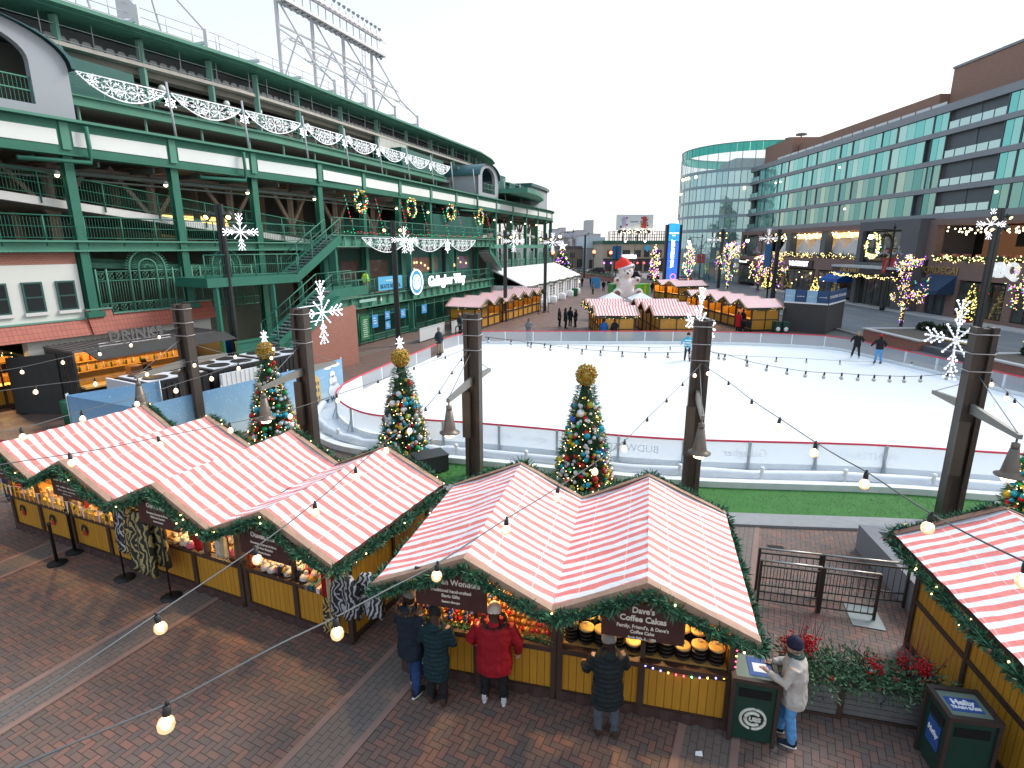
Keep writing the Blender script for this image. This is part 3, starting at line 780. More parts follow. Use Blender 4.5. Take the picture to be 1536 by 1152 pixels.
# ================================================================ steel masts by the rink, arms, lamps, snowflakes, festoons
PZ = 5.04
POLE = mat('brown_pole_steel', (.078, .064, .054), .5, .35, var=.25, scale=3, bump=.06)
POLE2 = mat('grey_arm_steel', (.24, .235, .215), .5, .3, var=.15)
LAMPM = mat('bronze_lamp_metal', (.17, .14, .115), .45, .4, var=.2)
LAMPG = glow('lamp_diffuser', (1, .78, .5), 5)
ptop = [gp(271, 456, PZ), gp(449, 463, PZ), gp(708, 470, PZ), gp(1055, 480, PZ), gp(1478, 491, PZ)]
row = (ptop[4] - ptop[0]).normalized(); rowang = math.atan2(row.y, row.x)
a0 = gp(650, 591, 3.86); a1 = gp(733, 551, 3.86)
armd = Vector((-row.y, row.x, 0))        # across the row, towards the rink
def pole(pos, label, side=None, armlen=(2.1, 1.8), az=2.95, arm=True):
 t = thing('rink_mast', label, 'light mast', (pos.x, pos.y, 0), rowang, 'brown steel masts along the rink')
 mb = MB()
 for x in (-.17, .17):
  mb.bx(x - .055, -.15, 0, x + .055, .15, PZ)
 mb.bx(-.114, -.055, 0, .114, .055, PZ - .03)
 mb.bx(-.228, -.17, 0, -.112, -.151, PZ + .01); mb.bx(.112, -.17, 0, .228, -.151, PZ + .01)
 mb.bx(-.228, .151, 0, -.112, .17, PZ + .01); mb.bx(.112, .151, 0, .228, .17, PZ + .01)
 mb.build('shaft', POLE, t)
 for z in (PZ - .16, PZ - .62, PZ - 1.05):
  mb = MB(); q = [(-.24, -.18, z), (.24, -.18, z), (.24, .18, z), (-.24, .18, z), (-.24, -.18, z)]
  for a, b_ in zip(q, q[1:]): mb.tube([a, b_], .014, 5)
  mb.build('strap', mat('pale_strap', (.45, .43, .42), .5), t)
 mb = MB(); mb.bx(-.27, -.27, 1.35, -.03, -.172, 2.75); mb.build('service_box', mat('box_bronze', (.10, .085, .07), .5, .3, var=.15), t)
 if arm:
  mb = MB()
  mb.prism([(.03, -armlen[0], az), (.03, -.16, az), (.03, -.16, az + .24), (.03, -armlen[0], az + .1)], (-.09, 0, 0))
  mb.prism([(.03, .16, az), (.03, armlen[1], az), (.03, armlen[1], az + .1), (.03, .16, az + .24)], (-.09, 0, 0))
  mb.build('arm', POLE2, t)
  mb = MB(); mb.tube([(-.02, armlen[1] - .08, az + .1), (-.02, .15, az + .72)], .01, 5); mb.tube([(-.02, -armlen[0] + .08, az + .1), (-.02, -.15, az + .95)], .01, 5); mb.build('stay_wire', mat('stay_wire', (.2, .2, .2), .5), t)
  y = -armlen[0] + .08
  mb = MB(); mb.lathe([(.02, .26), (.02, .16), (.075, .15), (.08, .05), (.07, .03)], (-.02, y, az - .26), 12)
  mb.lathe([(.265, -.60), (.27, -.575), (.18, -.545), (.16, -.47), (.085, .02), (.03, .04)], (-.02, y, az - .26), 16, caps=False)
  l = mb.build('lamp_shade', LAMPM, t)
  mb = MB(); mb.lathe([(.01, -.71), (.12, -.70), (.16, -.62), (.16, -.55)], (-.02, y, az - .26), 12); mb.build('lamp_diffuser', LAMPG, l)
 return t
pole(ptop[0], 'brown rink mast nearest the drinks container, first of the row')
pole(ptop[1], 'brown rink mast with a big snowflake before the brick ramp wall')
pole(ptop[2], 'brown rink mast between two decorated trees')
pole(ptop[3], 'brown rink mast whose bell lamp hangs above the turf')
pole(ptop[4], 'brown rink mast close to the right edge of the photo')
ICEL = glow('snowflake_lamp', (.93, .93, 1.0), 1.15)
FRAMEW = mat('white_snowflake_frame', (.82, .83, .87), .5, var=.05, emit=.12)
def flake_mesh(R, tube_r, bulb, seg=8, detail=True):
 """lit snowflake in the local xz plane, arms forked"""
 mb = MB(); lm = MB()
 def rod(a, b_, r=1):
  a = Vector((a[0], 0, a[1])); b_ = Vector((b_[0], 0, b_[1])); mb.tube([a, b_], tube_r * r, 5)
  k = max(1, int((b_ - a).length / (R * .09)))
  for i in range(k + 1):
   lm.ball(a.lerp(b_, i / k) + Vector((0, -tube_r * .9, 0)), bulb * (1.25 if i == k else 1), 6, 4)
 for k in range(seg):
  t = math.pi / 2 + 2 * math.pi * k / seg; c, s = math.cos(t), math.sin(t)
  L = R * (1 if k % 2 == 0 else .5)
  rod((0, 0), (c * L, s * L))
  forks = ((.34, .20), (.52, .30), (.74, .30)) if k % 2 == 0 else ((.62, .12),)
  for f, l in forks:
   for sg in (-.62, .62):
    t2 = t + sg; ff = f * (L if k % 2 == 0 else R)
    if ff > L: continue
    rod((c * ff, s * ff), (c * ff + math.cos(t2) * R * l, s * ff + math.sin(t2) * R * l), .8)
 return mb, lm
def snowflake(pos, label, R=1.0, ang=0, group='lit snowflakes on masts', tr=.017, bl=.026, bracket=None, seg=8):
 t = thing('snowflake', label, 'snowflake light', pos, ang, group)
 mb, lm = flake_mesh(R, tr, bl, seg)
 f = mb.build('snowflake_frame', FRAMEW, t); tag(lm.build('lamps', ICEL, f), kind='stuff')
 if bracket:
  mb = MB()
  for z in (-.25, .25): mb.tube([(0, .03, z), (bracket, .03, z)], .018, 5)
  mb.build('bracket', FRAMEW, t)
 return t
armang = math.atan2(armd.y, armd.x)
for i, lab in ((1, 'large lit snowflake on the mast before the brick ramp wall'), (3, 'large lit snowflake seen edge on at the rink mast'), (4, 'large lit snowflake on the rightmost rink mast')):
 p = ptop[i] + armd * 1.2 + Vector((0, 0, {1: -.25, 3: -.28, 4: -.5}[i]))
 snowflake(p, lab, 1.02, armang + (-.12 if i == 1 else .3), bracket=-1.08)
# ---- festoon strings
CABLE = mat('festoon_cable', (.10, .11, .115), .5, var=.2); SOCK = mat('lamp_socket', (.03, .03, .03), .5, var=.1)
def bulb_glass():
 m = bpy.data.materials.new('clear_bulb_glass'); m.use_nodes = True; nt = m.node_tree; nt.nodes.clear()
 o = nt.nodes.new('ShaderNodeOutputMaterial'); mx = nt.nodes.new('ShaderNodeMixShader'); ad = nt.nodes.new('ShaderNodeAddShader')
 t = nt.nodes.new('ShaderNodeBsdfTransparent'); t.inputs[0].default_value = (1, .93, .82, 1)
 g = nt.nodes.new('ShaderNodeBsdfGlossy'); g.inputs[1].default_value = .05
 e = nt.nodes.new('ShaderNodeEmission'); e.inputs[0].default_value = (1, .62, .28, 1); e.inputs[1].default_value = .45
 lw = nt.nodes.new('ShaderNodeLayerWeight'); lw.inputs[0].default_value = .35
 nt.links.new(lw.outputs['Fresnel'], mx.inputs[0]); nt.links.new(t.outputs[0], mx.inputs[1]); nt.links.new(g.outputs[0], mx.inputs[2])
 nt.links.new(mx.outputs[0], ad.inputs[0]); nt.links.new(e.outputs[0], ad.inputs[1]); nt.links.new(ad.outputs[0], o.inputs[0])
 m.cycles.emission_sampling = 'NONE'; return m
BULBG = bulb_glass(); FIL = glow('lit_filament', (1, .80, .48), 10); BULBW = glow('warm_bulb', (1, .86, .66), 2.6); BULBD = mat('unlit_bulb', (.62, .63, .64), .25, var=.05)
_mb = MB(); _mb.lathe([(.012, 0), (.022, -.004), (.024, -.06), (.02, -.068)], n=10); _mb.lathe([(.004, .03), (.012, .02), (.014, 0)], n=6); SOCKME = _mb.mesh('socket', SOCK)
_mb = MB(); _mb.lathe([(.017, -.064), (.024, -.078), (.041, -.095), (.048, -.125), (.042, -.153), (.024, -.171), (.006, -.177)], n=14); GLASSME = _mb.mesh('bulb_glass', BULBG)
_mb = MB(); _mb.lathe([(.008, -.075), (.018, -.10), (.018, -.14), (.008, -.155)], n=8); FILME = _mb.mesh('filament', FIL)
_mb = MB(); _mb.ball((0, 0, -.115), .055, 8, 6); BULBME = _mb.mesh('bulb', BULBW)
_mb = MB(); _mb.ball((0, 0, -.115), .05, 8, 6); BULBDME = _mb.mesh('bulb', BULBD)
def festoon(label, wire, bulbs, lit=True, near=True, r=.007, bsc=1.0, group='festoon strings over the market'):
 """wire: 3d points; bulbs: 3d points on it"""
 t = thing('festoon_string', label, 'string lights', wire[0], 0, group); o = Vector(wire[0])
 mb = MB(); mb.tube([Vector(p) - o for p in wire], r, 5, True); mb.build('cable', CABLE, t)
 for p in bulbs:
  b_ = put('bulb', SOCKME, t); b_.location = Vector(p) - o - Vector((0, 0, .005)); b_.scale = (bsc,) * 3
  b_.rotation_euler = (ru(-.12, .12), ru(-.12, .12), ru(0, 6))
  if near and lit:
   put('bulb_glass', GLASSME, b_); put('filament', FILME, b_)
  else: put('bulb_globe', BULBME if lit else BULBDME, b_)
 return t
def px_string(label, pts, d0, d1, bulbs=None, end=None, spacing=None, dk=8, **kw):
 """string traced where it hangs: its distance changes evenly between its two ends"""
 L = [0]
 for a, b_ in zip(pts, pts[1:]): L.append(L[-1] + math.hypot(b_[0] - a[0], b_[1] - a[1]))
 P = []
 for (x, y), l in zip(pts, L):
  inv = 1 / d0 + (1 / d1 - 1 / d0) * l / L[-1]
  P.append(dp(x, y, 1 / inv))
 C = curve_pts(P, dk)
 if bulbs is not None:
  B = []
  for bx, by in bulbs:
   k = min(range(len(pts) - 1), key=lambda i: (0 if min(pts[i][0], pts[i + 1][0]) - 1 <= bx <= max(pts[i][0], pts[i + 1][0]) + 1 else 9e3) + abs(bx - (pts[i][0] + pts[i + 1][0]) / 2))
   den = pts[k + 1][0] - pts[k][0]; u = (bx - pts[k][0]) / den if abs(den) > 1e-6 else 0
   i = k * dk + max(0, min(1, u)) * dk; i0 = int(i); B.append(C[i0].lerp(C[min(i0 + 1, len(C) - 1)], i - i0))
 else: B = resample(C, spacing)[1:]
 return festoon(label, C, B, **kw)
DP = [p.y for p in ptop]
px_string('festoon string rising from the lower left corner to the mast between two trees', [(-60, 1118), (0, 1077), (118, 1000), (235, 921), (382, 822), (472, 754), (533, 702), (577, 664), (613, 636), (640, 610), (659, 587), (678, 558), (691, 540), (704, 522)], 2.6, DP[2] - .2,
   [(234, 921), (381, 822), (471, 754), (532, 703), (577, 664), (613, 637), (638, 612), (659, 588), (678, 559), (692, 538)])
px_string('nearest festoon string, running from the bottom edge to the mast above the turf', [(-60, 1200), (30, 1150), (140, 1102), (250, 1056), (330, 1014), (420, 966), (503, 926), (580, 885), (656, 845), (760, 778), (837, 731), (892, 694), (937, 661), (971, 627), (1000, 599), (1024, 575), (1053, 545)], 2.05, DP[3] - .2,
   [(250, 1056), (503, 926), (656, 845), (760, 778), (837, 731), (891, 694), (937, 661), (971, 627), (1000, 599), (1024, 575), (1040, 558)])
px_string('festoon string descending from the mast above the turf to the right edge', [(1055, 545), (1063, 553), (1093, 573), (1128, 600), (1170, 628), (1224, 664), (1262, 687), (1300, 708), (1350, 741), (1398, 771), (1460, 805), (1536, 842), (1600, 870)], DP[3] - .2, 2.9,
   [(1063, 553), (1093, 573), (1128, 600), (1170, 628), (1224, 664), (1300, 708), (1398, 770), (1540, 844)])
px_string('festoon string crossing the first striped roofs toward the mast between two trees', [(-40, 708), (0, 697), (104, 681), (170, 670), (237, 656), (344, 635), (434, 615), (505, 592), (567, 571), (621, 551), (668, 535), (703, 522)], 6.2, DP[2] - .2,
   [(104, 681), (237, 656), (344, 635), (434, 615), (505, 592), (567, 571), (621, 551), (668, 535)])
px_string('festoon string sagging over the left stall to the second mast', [(-40, 652), (31, 643), (122, 617), (204, 596), (262, 577), (316, 560), (357, 545), (400, 532), (452, 516)], 7, DP[1] - .2,
   [(31, 643), (122, 617), (204, 596), (262, 577), (316, 560), (357, 545), (405, 530)])
px_string('festoon string in front of the drinks container to the first mast', [(-40, 562), (31, 551), (93, 537), (148, 525), (196, 512), (238, 500), (272, 490)], 13, DP[0] - .2, [(31, 551), (93, 537), (148, 525), (196, 512), (238, 500)])
px_string('festoon string above the generators to the second mast', [(-40, 592), (53, 579), (142, 568), (220, 554), (290, 541), (352, 529), (410, 517), (452, 510)], 10.5, DP[1] - .2, [(53, 579), (142, 568), (220, 554), (290, 541), (352, 529), (410, 517)])
px_string('short festoon string looping right from the rightmost rink mast', [(1480, 563), (1495, 574), (1515, 592), (1545, 620)], DP[4], 9, [(1489, 567), (1512, 582), (1523, 598)], lit=True)
# strings with unlit bulbs over the ice
px_string('festoon string of unlit bulbs hanging over the far ice, upper one', [(728, 506), (775, 511), (820, 516), (870, 518), (930, 520), (985, 521), (1010, 520), (1052, 517)], DP[2] + 1.5, 24, [(735, 507), (767, 510), (792, 513), (817, 515), (853, 517), (880, 518), (905, 519), (928, 520), (971, 521), (1006, 520), (1030, 519)], lit=False, near=False, bsc=1.0)
px_string('festoon string of unlit bulbs hanging over the far ice, lower one', [(728, 505), (797, 514), (826, 518), (875, 524), (905, 526), (968, 529), (1000, 529), (1045, 527)], DP[2] + .5, DP[3] + 1, [(797, 514), (826, 518), (873, 523), (902, 526), (934, 528), (968, 529), (1002, 529), (1032, 528)], lit=False, near=False)
px_string('festoon string of unlit bulbs running along the ice to the rightmost mast', [(1064, 527), (1090, 532), (1120, 541), (1151, 548), (1181, 553), (1209, 557), (1237, 559), (1263, 560), (1288, 562), (1312, 563), (1335, 564), (1382, 564), (1465, 556)], DP[3], DP[4], [(1088, 532), (1121, 541), (1151, 548), (1181, 552), (1209, 556), (1237, 559), (1263, 560), (1288, 562), (1312, 563), (1335, 564), (1360, 564), (1382, 564), (1420, 561)], lit=False, near=False)
px_string('festoon string of unlit bulbs dipping behind the two skaters', [(1064, 526), (1078, 531), (1120, 534), (1165, 536), (1210, 538), (1260, 541), (1311, 543), (1368, 543), (1427, 549), (1475, 552)], DP[3] + 1, 26, [(1078, 531), (1120, 534), (1165, 536), (1210, 538), (1260, 541), (1311, 543), (1368, 544), (1427, 549)], lit=False, near=False)
# ================================================================ decorated conical trees by the rink
NEED = mat('spruce_needles', (.055, .145, .065), .6, var=0, island=.7)
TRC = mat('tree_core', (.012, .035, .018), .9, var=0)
BC = {'red': (.55, .012, .015), 'white': (.78, .78, .80), 'teal': (.01, .36, .52), 'green': (.01, .34, .10), 'gold': (.65, .45, .03), 'blue': (.02, .09, .40), 'silver': (.62, .63, .65), 'orange': (.65, .21, .02), 'lime': (.35, .42, .03)}
BME = {}
for k, c in BC.items():
 for f in (0, 1):
  _mb = MB(); _mb.ball((0, 0, 0), 1, 14, 9); _mb.lathe([(.18, .95), (.18, 1.12), (.05, 1.13)], n=8)
  BME[k, f] = _mb.mesh('bauble', mat('bauble_%s_%s' % (k, 'matt' if f else 'shiny'), c, .5 if f else .2, 0, var=.1, scale=3))
TREEH = 3.05
def xmas_tree(pos, label, seed):
 random.seed(seed)
 t = thing('christmas_tree', label, 'christmas tree', pos, ru(0, 6), 'decorated trees beside the rink')
 H0, R0 = TREEH, .95
 def rad(z): return .17 + (R0 - .17) * max(0, 1 - (z / H0)) ** .92
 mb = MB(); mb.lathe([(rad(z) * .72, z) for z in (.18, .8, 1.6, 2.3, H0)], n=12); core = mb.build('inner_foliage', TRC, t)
 mb = MB(); mb.tube([(0, 0, 0), (0, 0, .3)], .07, 8); mb.build('trunk', BRN, t)
 mb = MB()
 for k in range(5200):
  z = H0 * (1 - math.sqrt(rnd())) * 1.0 + .08 if rnd() < .8 else ru(.1, H0)
  a = rnd() * 6.283; r = rad(z) * ru(.66, .93)
  d = Vector((math.cos(a), math.sin(a), ru(-.35, .55))) + Vector((ru(-.5, .5), ru(-.5, .5), ru(-.3, .3)))
  mb.blade((math.cos(a) * r, math.sin(a) * r, z), d, ru(.10, .24), .011)
 mb.build('foliage', NEED, t)
 keys = ['red', 'red', 'red', 'white', 'white', 'white', 'white', 'teal', 'teal', 'green', 'gold', 'gold', 'blue', 'silver', 'silver', 'lime', 'green', 'teal']
 placed = []; n = 0; tries = 0
 while n < 100 and tries < 9000:
  tries += 1
  z = .2 + (H0 - .25) * (1 - math.sqrt(rnd()) ** 1.0); a = rnd() * 6.283
  s = random.choice([.055, .06, .07, .08, .095]); s = .115 if rnd() < .13 else s
  r = rad(z) * .95
  p = Vector((math.cos(a) * r, math.sin(a) * r, z))
  if any((p - q).length < (s + s2) * 1.05 for q, s2 in placed): continue
  placed.append((p, s)); k = random.choice(keys) if s < .11 else random.choice(['teal', 'red', 'white', 'green', 'orange'])
  b_ = put('bauble', BME[k, int(rnd() < .5)], t); b_.location = p; b_.scale = (s,) * 3; b_.rotation_euler = (ru(-.4, .4), ru(-.4, .4), 0); n += 1
 ex_ = MB()
 for k in range(230):
  z = .2 + (H0 - .25) * (1 - math.sqrt(rnd())); a = rnd() * 6.283; r = rad(z) * .93; ex_.ball((math.cos(a) * r, math.sin(a) * r, z), ru(.045, .07), 10, 7, k % 5)
 tag(ex_.build('small_baubles', [BME[c, 0].materials[0] for c in ('gold', 'red', 'silver', 'teal', 'white')], t), kind='stuff')
 lm = MB()
 for k in range(230):
  z = .1 + (H0 - .15) * (1 - math.sqrt(rnd())); a = rnd() * 6.283; r = rad(z) * ru(.85, 1.05)
  lm.ball((math.cos(a) * r, math.sin(a) * r, z), .0125, 6, 4)
 o = lm.build('fairy_lights', WARM, t); tag(o, kind='stuff')
 # ball of gold leaves and lit star on top
 mb = MB(); mb.ball((0, 0, H0 + .3), .25, 12, 8)
 for k in range(700):
  d = Vector((ru(-1, 1), ru(-1, 1), ru(-1, 1))).normalized(); p = Vector((0, 0, H0 + .30)) + d * ru(.24, .32)
  mb.ball(p, ru(.02, .032), 5, 4, k % 5)
 mb.build('gold_ball', [mat('gold_tinsel', (.55, .36, .05), .35, .3), mat('copper_tinsel', (.45, .15, .03), .4, .3), mat('olive_tinsel', (.25, .25, .03), .5, .2), mat('gold_tinsel', (.6, .36, .05)), mat('pale_gold_tinsel', (.62, .45, .14), .35, .3)], t)
 mb = MB()
 for k in range(8):
  t2 = math.pi * k / 4
  mb.tube([(0, 0, H0 + .78), (math.cos(t2) * .16, 0, H0 + .78 + math.sin(t2) * .24)], [.03, .012], 5)
  mb.tube([(0, 0, H0 + .78), (0, math.cos(t2) * .16, H0 + .78 + math.sin(t2) * .24)], [.03, .012], 5)
 mb.tube([(0, 0, H0 + .5), (0, 0, H0 + .8)], .02, 6)
 mb.build('star_topper', mat('white_star', (.85, .84, .86), .5, var=.03, emit=.5), t)
 return t
tz = TREEH + .58
def treepos(x, y): p = gp(x, y, tz); return Vector((p.x, p.y, 0))
xmas_tree(treepos(397, 514), 'decorated tree before the blue winter mural fence', 3)
xmas_tree(treepos(600, 524), 'decorated tree with a lit topper before the curved rink end', 5)
xmas_tree(treepos(880, 548), 'decorated tree standing before the middle of the ice', 8)
p = gp(1548, 700, 2.2); xmas_tree(Vector((p.x + .35, p.y, 0)), 'decorated tree cut off by the right edge above the striped roof', 9)
random.seed(31)
# ================================================================ stadium on the left
SA, SB = Vector((-26.7, 11.6)), Vector((-12.3, 37.9))
_t2 = Vector((.3417, .9398))
_raw = [Vector((-34.0, -1.8)), SA, SB] + [SB + _t2 * 49.8] + [Vector(q) for q in ((5.9, 88.6), (6.3, 92.5), (5.3, 98), (2.2, 103.5), (-4, 108.5), (-14, 112))]
def mkpath(raw, smooth_from=None):
 P = list(raw); L = [0]
 for a, b_ in zip(P, P[1:]): L.append(L[-1] + (b_ - a).length)
 return P, L
_P, _L = mkpath(_raw); S0 = _L[1]
def path_pt(P, L, s0, s, out):
 q = s + s0; i = 0
 while i < len(L) - 2 and q > L[i + 1]: i += 1
 t = (P[i + 1] - P[i]).normalized()
 # blend the direction near the joints of the curved end
 p = P[i] + t * (q - L[i]); n_ = Vector((t.y, -t.x))
 if i + 2 < len(P) and i >= 3:
  t2 = (P[i + 2] - P[i + 1]).normalized(); f = (q - L[i]) / (L[i + 1] - L[i]); tt = t.lerp(t2, f * .5).normalized(); n_ = Vector((tt.y, -tt.x))
 return p + n_ * out
def S(s, out, z):
 p = path_pt(_P, _L, S0, s, out); return Vector((p.x, p.y, z))
_raw2 = [Vector((-34.0, -1.8)), SA, SB, SB + _t2 * 36, Vector((1.2, 77.6)), Vector((1.5, 82)), Vector((.2, 87)), Vector((-4, 92)), Vector((-12, 96))]
_P2, _L2 = mkpath(_raw2)
def SU(s, out, z):      # upper tier: leaves the street front and turns away sooner
 p = path_pt(_P2, _L2, S0, s, out); return Vector((p.x, p.y, z))
GREEN = mat('stadium_green_steel', (.026, .15, .10), .5, var=.25, scale=1.2, bump=.05)
GREEN2 = mat('weathered_green_steel', (.075, .24, .17), .55, var=.3, scale=.8)
PALEG = mat('pale_green_steel', (.14, .30, .24), .55, var=.25, scale=.9)
CREAMW = mat('off_white_render', (.62, .64, .60), .8, var=.08, scale=.6, bump=.06)
PANW = mat('white_fascia_panel', (.70, .74, .71), .6, var=.08, scale=.6)
INNER = mat('dark_concourse', (.15, .16, .15), .85, var=.4, scale=.5)
TANB = mat('tan_steel_brace', (.34, .26, .21), .6, var=.25)
CONCS = mat('seating_concrete', (.30, .28, .24), .85, var=.2, scale=.7)
RAMPW = mat('white_ramp_edge', (.62, .62, .60), .8, var=.12, scale=1)
GREYS = mat('grey_stucco', (.34, .37, .40), .85, var=.06, scale=.5)
TARP = mat('green_tarpaulin', (.012, .10, .082), .45, var=.25, scale=1.5, bump=.5, bscale=3)
DGLASS = mat('dark_window_glass', (.015, .018, .018), .12, var=.3, scale=1, spec=.3)
def tile_mat():
 m, nt, b, o = newmat('red_roof_tile'); v = coords(nt)
 br = nt.nodes.new('ShaderNodeTexBrick'); br.offset = 0
 sx = nt.nodes.new('ShaderNodeSeparateXYZ'); nt.links.new(v, sx.inputs[0])
 cb_ = nt.nodes.new('ShaderNodeCombineXYZ'); nt.links.new(mth(nt, 'ADD', mth(nt, 'MULTIPLY', sx.outputs[0], .479), mth(nt, 'MULTIPLY', sx.outputs[1], .878)), cb_.inputs[0]); nt.links.new(sx.outputs[2], cb_.inputs[1])
 nt.links.new(cb_.outputs[0], br.inputs['Vector']); br.inputs['Scale'].default_value = 1; br.inputs['Brick Width'].default_value = .17; br.inputs['Row Height'].default_value = .21
 br.inputs['Mortar Size'].default_value = .012; br.inputs['Color1'].default_value = (.40, .095, .055, 1); br.inputs['Color2'].default_value = (.33, .075, .05, 1); br.inputs['Mortar'].default_value = (.12, .03, .02, 1)
 c = mixc(nt, mth(nt, 'MULTIPLY', noise(nt, 1.5, 4, v), .5), br.outputs[0], (.45, .17, .12))
 nt.links.new(c, b.inputs['Base Color']); b.inputs['Roughness'].default_value = .6; bumpn(nt, b, br.outputs[1], -.5, .02); return m
def brick_mat(name, c1, c2, mo, sc=1.0):
 m, nt, b, o = newmat(name); v = coords(nt)
 br = nt.nodes.new('ShaderNodeTexBrick'); sx = nt.nodes.new('ShaderNodeSeparateXYZ'); nt.links.new(v, sx.inputs[0])
 cb_ = nt.nodes.new('ShaderNodeCombineXYZ'); nt.links.new(mth(nt, 'ADD', sx.outputs[0], sx.outputs[1]), cb_.inputs[0]); nt.links.new(sx.outputs[2], cb_.inputs[1])
 nt.links.new(cb_.outputs[0], br.inputs['Vector']); br.inputs['Scale'].default_value = sc; br.inputs['Brick Width'].default_value = .28; br.inputs['Row Height'].default_value = .085
 br.inputs['Mortar Size'].default_value = .009; br.inputs['Color1'].default_value = (*c1, 1); br.inputs['Color2'].default_value = (*c2, 1); br.inputs['Mortar'].default_value = (*mo, 1)
 c = mixc(nt, mth(nt, 'MULTIPLY', noise(nt, .6, 4, v), .4), br.outputs[0], tuple(x * .6 for x in c1))
 nt.links.new(c, b.inputs['Base Color']); b.inputs['Roughness'].default_value = .8; return m
TILE = tile_mat(); BRICKR = brick_mat('red_brick', (.36, .13, .09), (.30, .11, .075), (.33, .25, .21))
st = thing('stadium', 'long green steel ballpark grandstand with white fascia panels filling the left side', 'stadium', S(20, 0, 0))
def sbuild(mb, nm, m, parent=None): return mb.build(nm, m, parent or st, True)
def sband(mb, fn, ss, o0, o1, z0, z1, mi=0):
 """bar following the front from s to s, between two offsets and heights (heights may be functions)"""
 f0 = z0 if callable(z0) else (lambda s: z0); f1 = z1 if callable(z1) else (lambda s: z1)
 ss = list(ss); vs = []; fs = []
 for s in ss: vs += [fn(s, o0, f0(s)), fn(s, o1, f0(s)), fn(s, o1, f1(s)), fn(s, o0, f1(s))]
 for i in range(len(ss) - 1):
  a = i * 4; b_ = a + 4
  for j in range(4):
   k = (j + 1) % 4; fs.append((a + j, a + k, b_ + k, b_ + j))
 fs += [(3, 2, 1, 0), tuple(len(vs) - 4 + j for j in range(4))]
 mb.add(vs, fs, mi)
def srange(a, b_, d=2.5):
 n_ = max(1, int((b_ - a) / d)); return [a + (b_ - a) * i / n_ for i in range(n_ + 1)]
def curv(a, b_): # finer where the front bends
 ss = srange(a, min(b_, 79), 6) if a < 79 else [a]
 x = max(a, 79)
 while x < b_ - .1: x += 1.5; ss.append(min(x, b_))
 return ss
SEND = 103
cols = [11.2, 15.85, 20.4, 24.95, 29.75, 34.45, 39.35, 44.55, 49.65, 54.75, 60.2, 65.7, 71.1, 76, 80.2, 84.5, 88.5, 92.5, 97]
for i, s in enumerate(cols):
 mb = MB(); w_ = .24
 z0 = 3.8 if 12 < s < 23 else 0
 a, b_ = S(s - w_, 0, 0), S(s + w_, 0, 0); d = (b_ - a).normalized(); n_ = Vector((d.y, -d.x, 0)); ang = math.atan2(d.y, d.x)
 c = S(s, 0, 0)
 for o in (-.17, .17): mb.box(c + n_ * o + Vector((0, 0, (z0 + 10.75) / 2)), (.36, .04, 10.75 - z0), ang)
 mb.box(c + Vector((0, 0, (z0 + 10.75) / 2)), (.09, .30, 10.75 - z0), ang)
 mb.box(c + Vector((0, 0, z0 + .12)), (.7, .7, .24), ang)
 for z in (7.55, 6.45):
  for dx in (-.12, .12):
   for k in range(4): mb.box(c + n_ * .197 + d * dx + Vector((0, 0, z - .2 + k * .13)), (.035, .016, .035), ang)
 sbuild(mb, 'column', GREEN)
# fascia band and its white panels
mb = MB(); sband(mb, S, curv(-8, SEND), -.30, .22, 10.73, 12.0); sband(mb, S, curv(-8, SEND), -.3, .42, 12.003, 12.14); sband(mb, S, curv(-8, SEND), -.25, .34, 10.66, 10.727)
fas = sbuild(mb, 'fascia_band', GREEN)
for s0, s1 in zip([6.5] + cols, cols + [SEND]):
 if s1 - s0 < 1: continue
 mb = MB(); sband(mb, S, [s0 + .28, s1 - .28] if s0 < 79 else [s0 + .28, (s0 + s1) / 2, s1 - .28], .223, .25, 11.06, 11.66); sbuild(mb, 'fascia_panel', PANW)
 mb = MB(); sband(mb, S, [s0 - .16, s0 + .16], .225, .30, 10.9, 11.98); sbuild(mb, 'fascia_stud', GREEN2)
mb = MB(); sband(mb, S, curv(-8, SEND), .42, .50, 12.02, 12.12)
sbuild(mb, 'gutter', GREEN2)
mb = MB()      # down pipes
for s in (16.6, 24.2, 54.2): mb = MB(); mb.tube([S(s, .48, 11.9), S(s, .5, 10.9), S(s, .45, 10.45), S(s - (2.6 if s < 40 else 4), .36, 10.35)], .09, 8); sbuild(mb, 'down_pipe', GREEN)
# inside: floors, back wall, braces
mb = MB(); sband(mb, S, curv(-8, SEND), -9, -9.3, 0, 13); sbuild(mb, 'back_wall', INNER)
mb = MB(); sband(mb, S, curv(-8, SEND), -9, -.31, 6.8, 7.1); sbuild(mb, 'concourse_floor', CONCS)
mb = MB(); sband(mb, S, curv(-8, SEND), -9, -.32, 10.9, 11.95); sbuild(mb, 'ceiling', INNER)
mb = MB(); sband(mb, S, curv(-8, SEND), -9, -.30, 11.96, 12.0); sbuild(mb, 'terrace_floor', CONCS)
for s in cols[1:16]:
 mb = MB()
 mb.beam(S(s + .3, -2.6, 7.1), S(s + .3, -2.6, 10.9), .28, .28); mb.beam(S(s + .3, -2.6, 8.2), S(s + 2.1, -2.6, 10.7), .16, .2); mb.beam(S(s + .3, -2.6, 8.2), S(s - 1.6, -2.6, 10.7), .16, .2)
 mb.beam(S(s, -.4, 10.6), S(s, -8.8, 10.75), .22, .3)
 mb.beam(S(s + .3, -2.6, 10.45), S(s + 4.9, -2.6, 10.45), .12, .22)
 mb.beam(S(s, -5.5, .1), S(s, -5.5, 10.8), .3, .3)
 sbuild(mb, 'inner_brace', TANB)
mb = MB()
for k in range(34): mb.beam(S(10 + 2.45 * k, -.5, 10.52), S(10 + 2.45 * k, -8.5, 10.62), .1, .22)
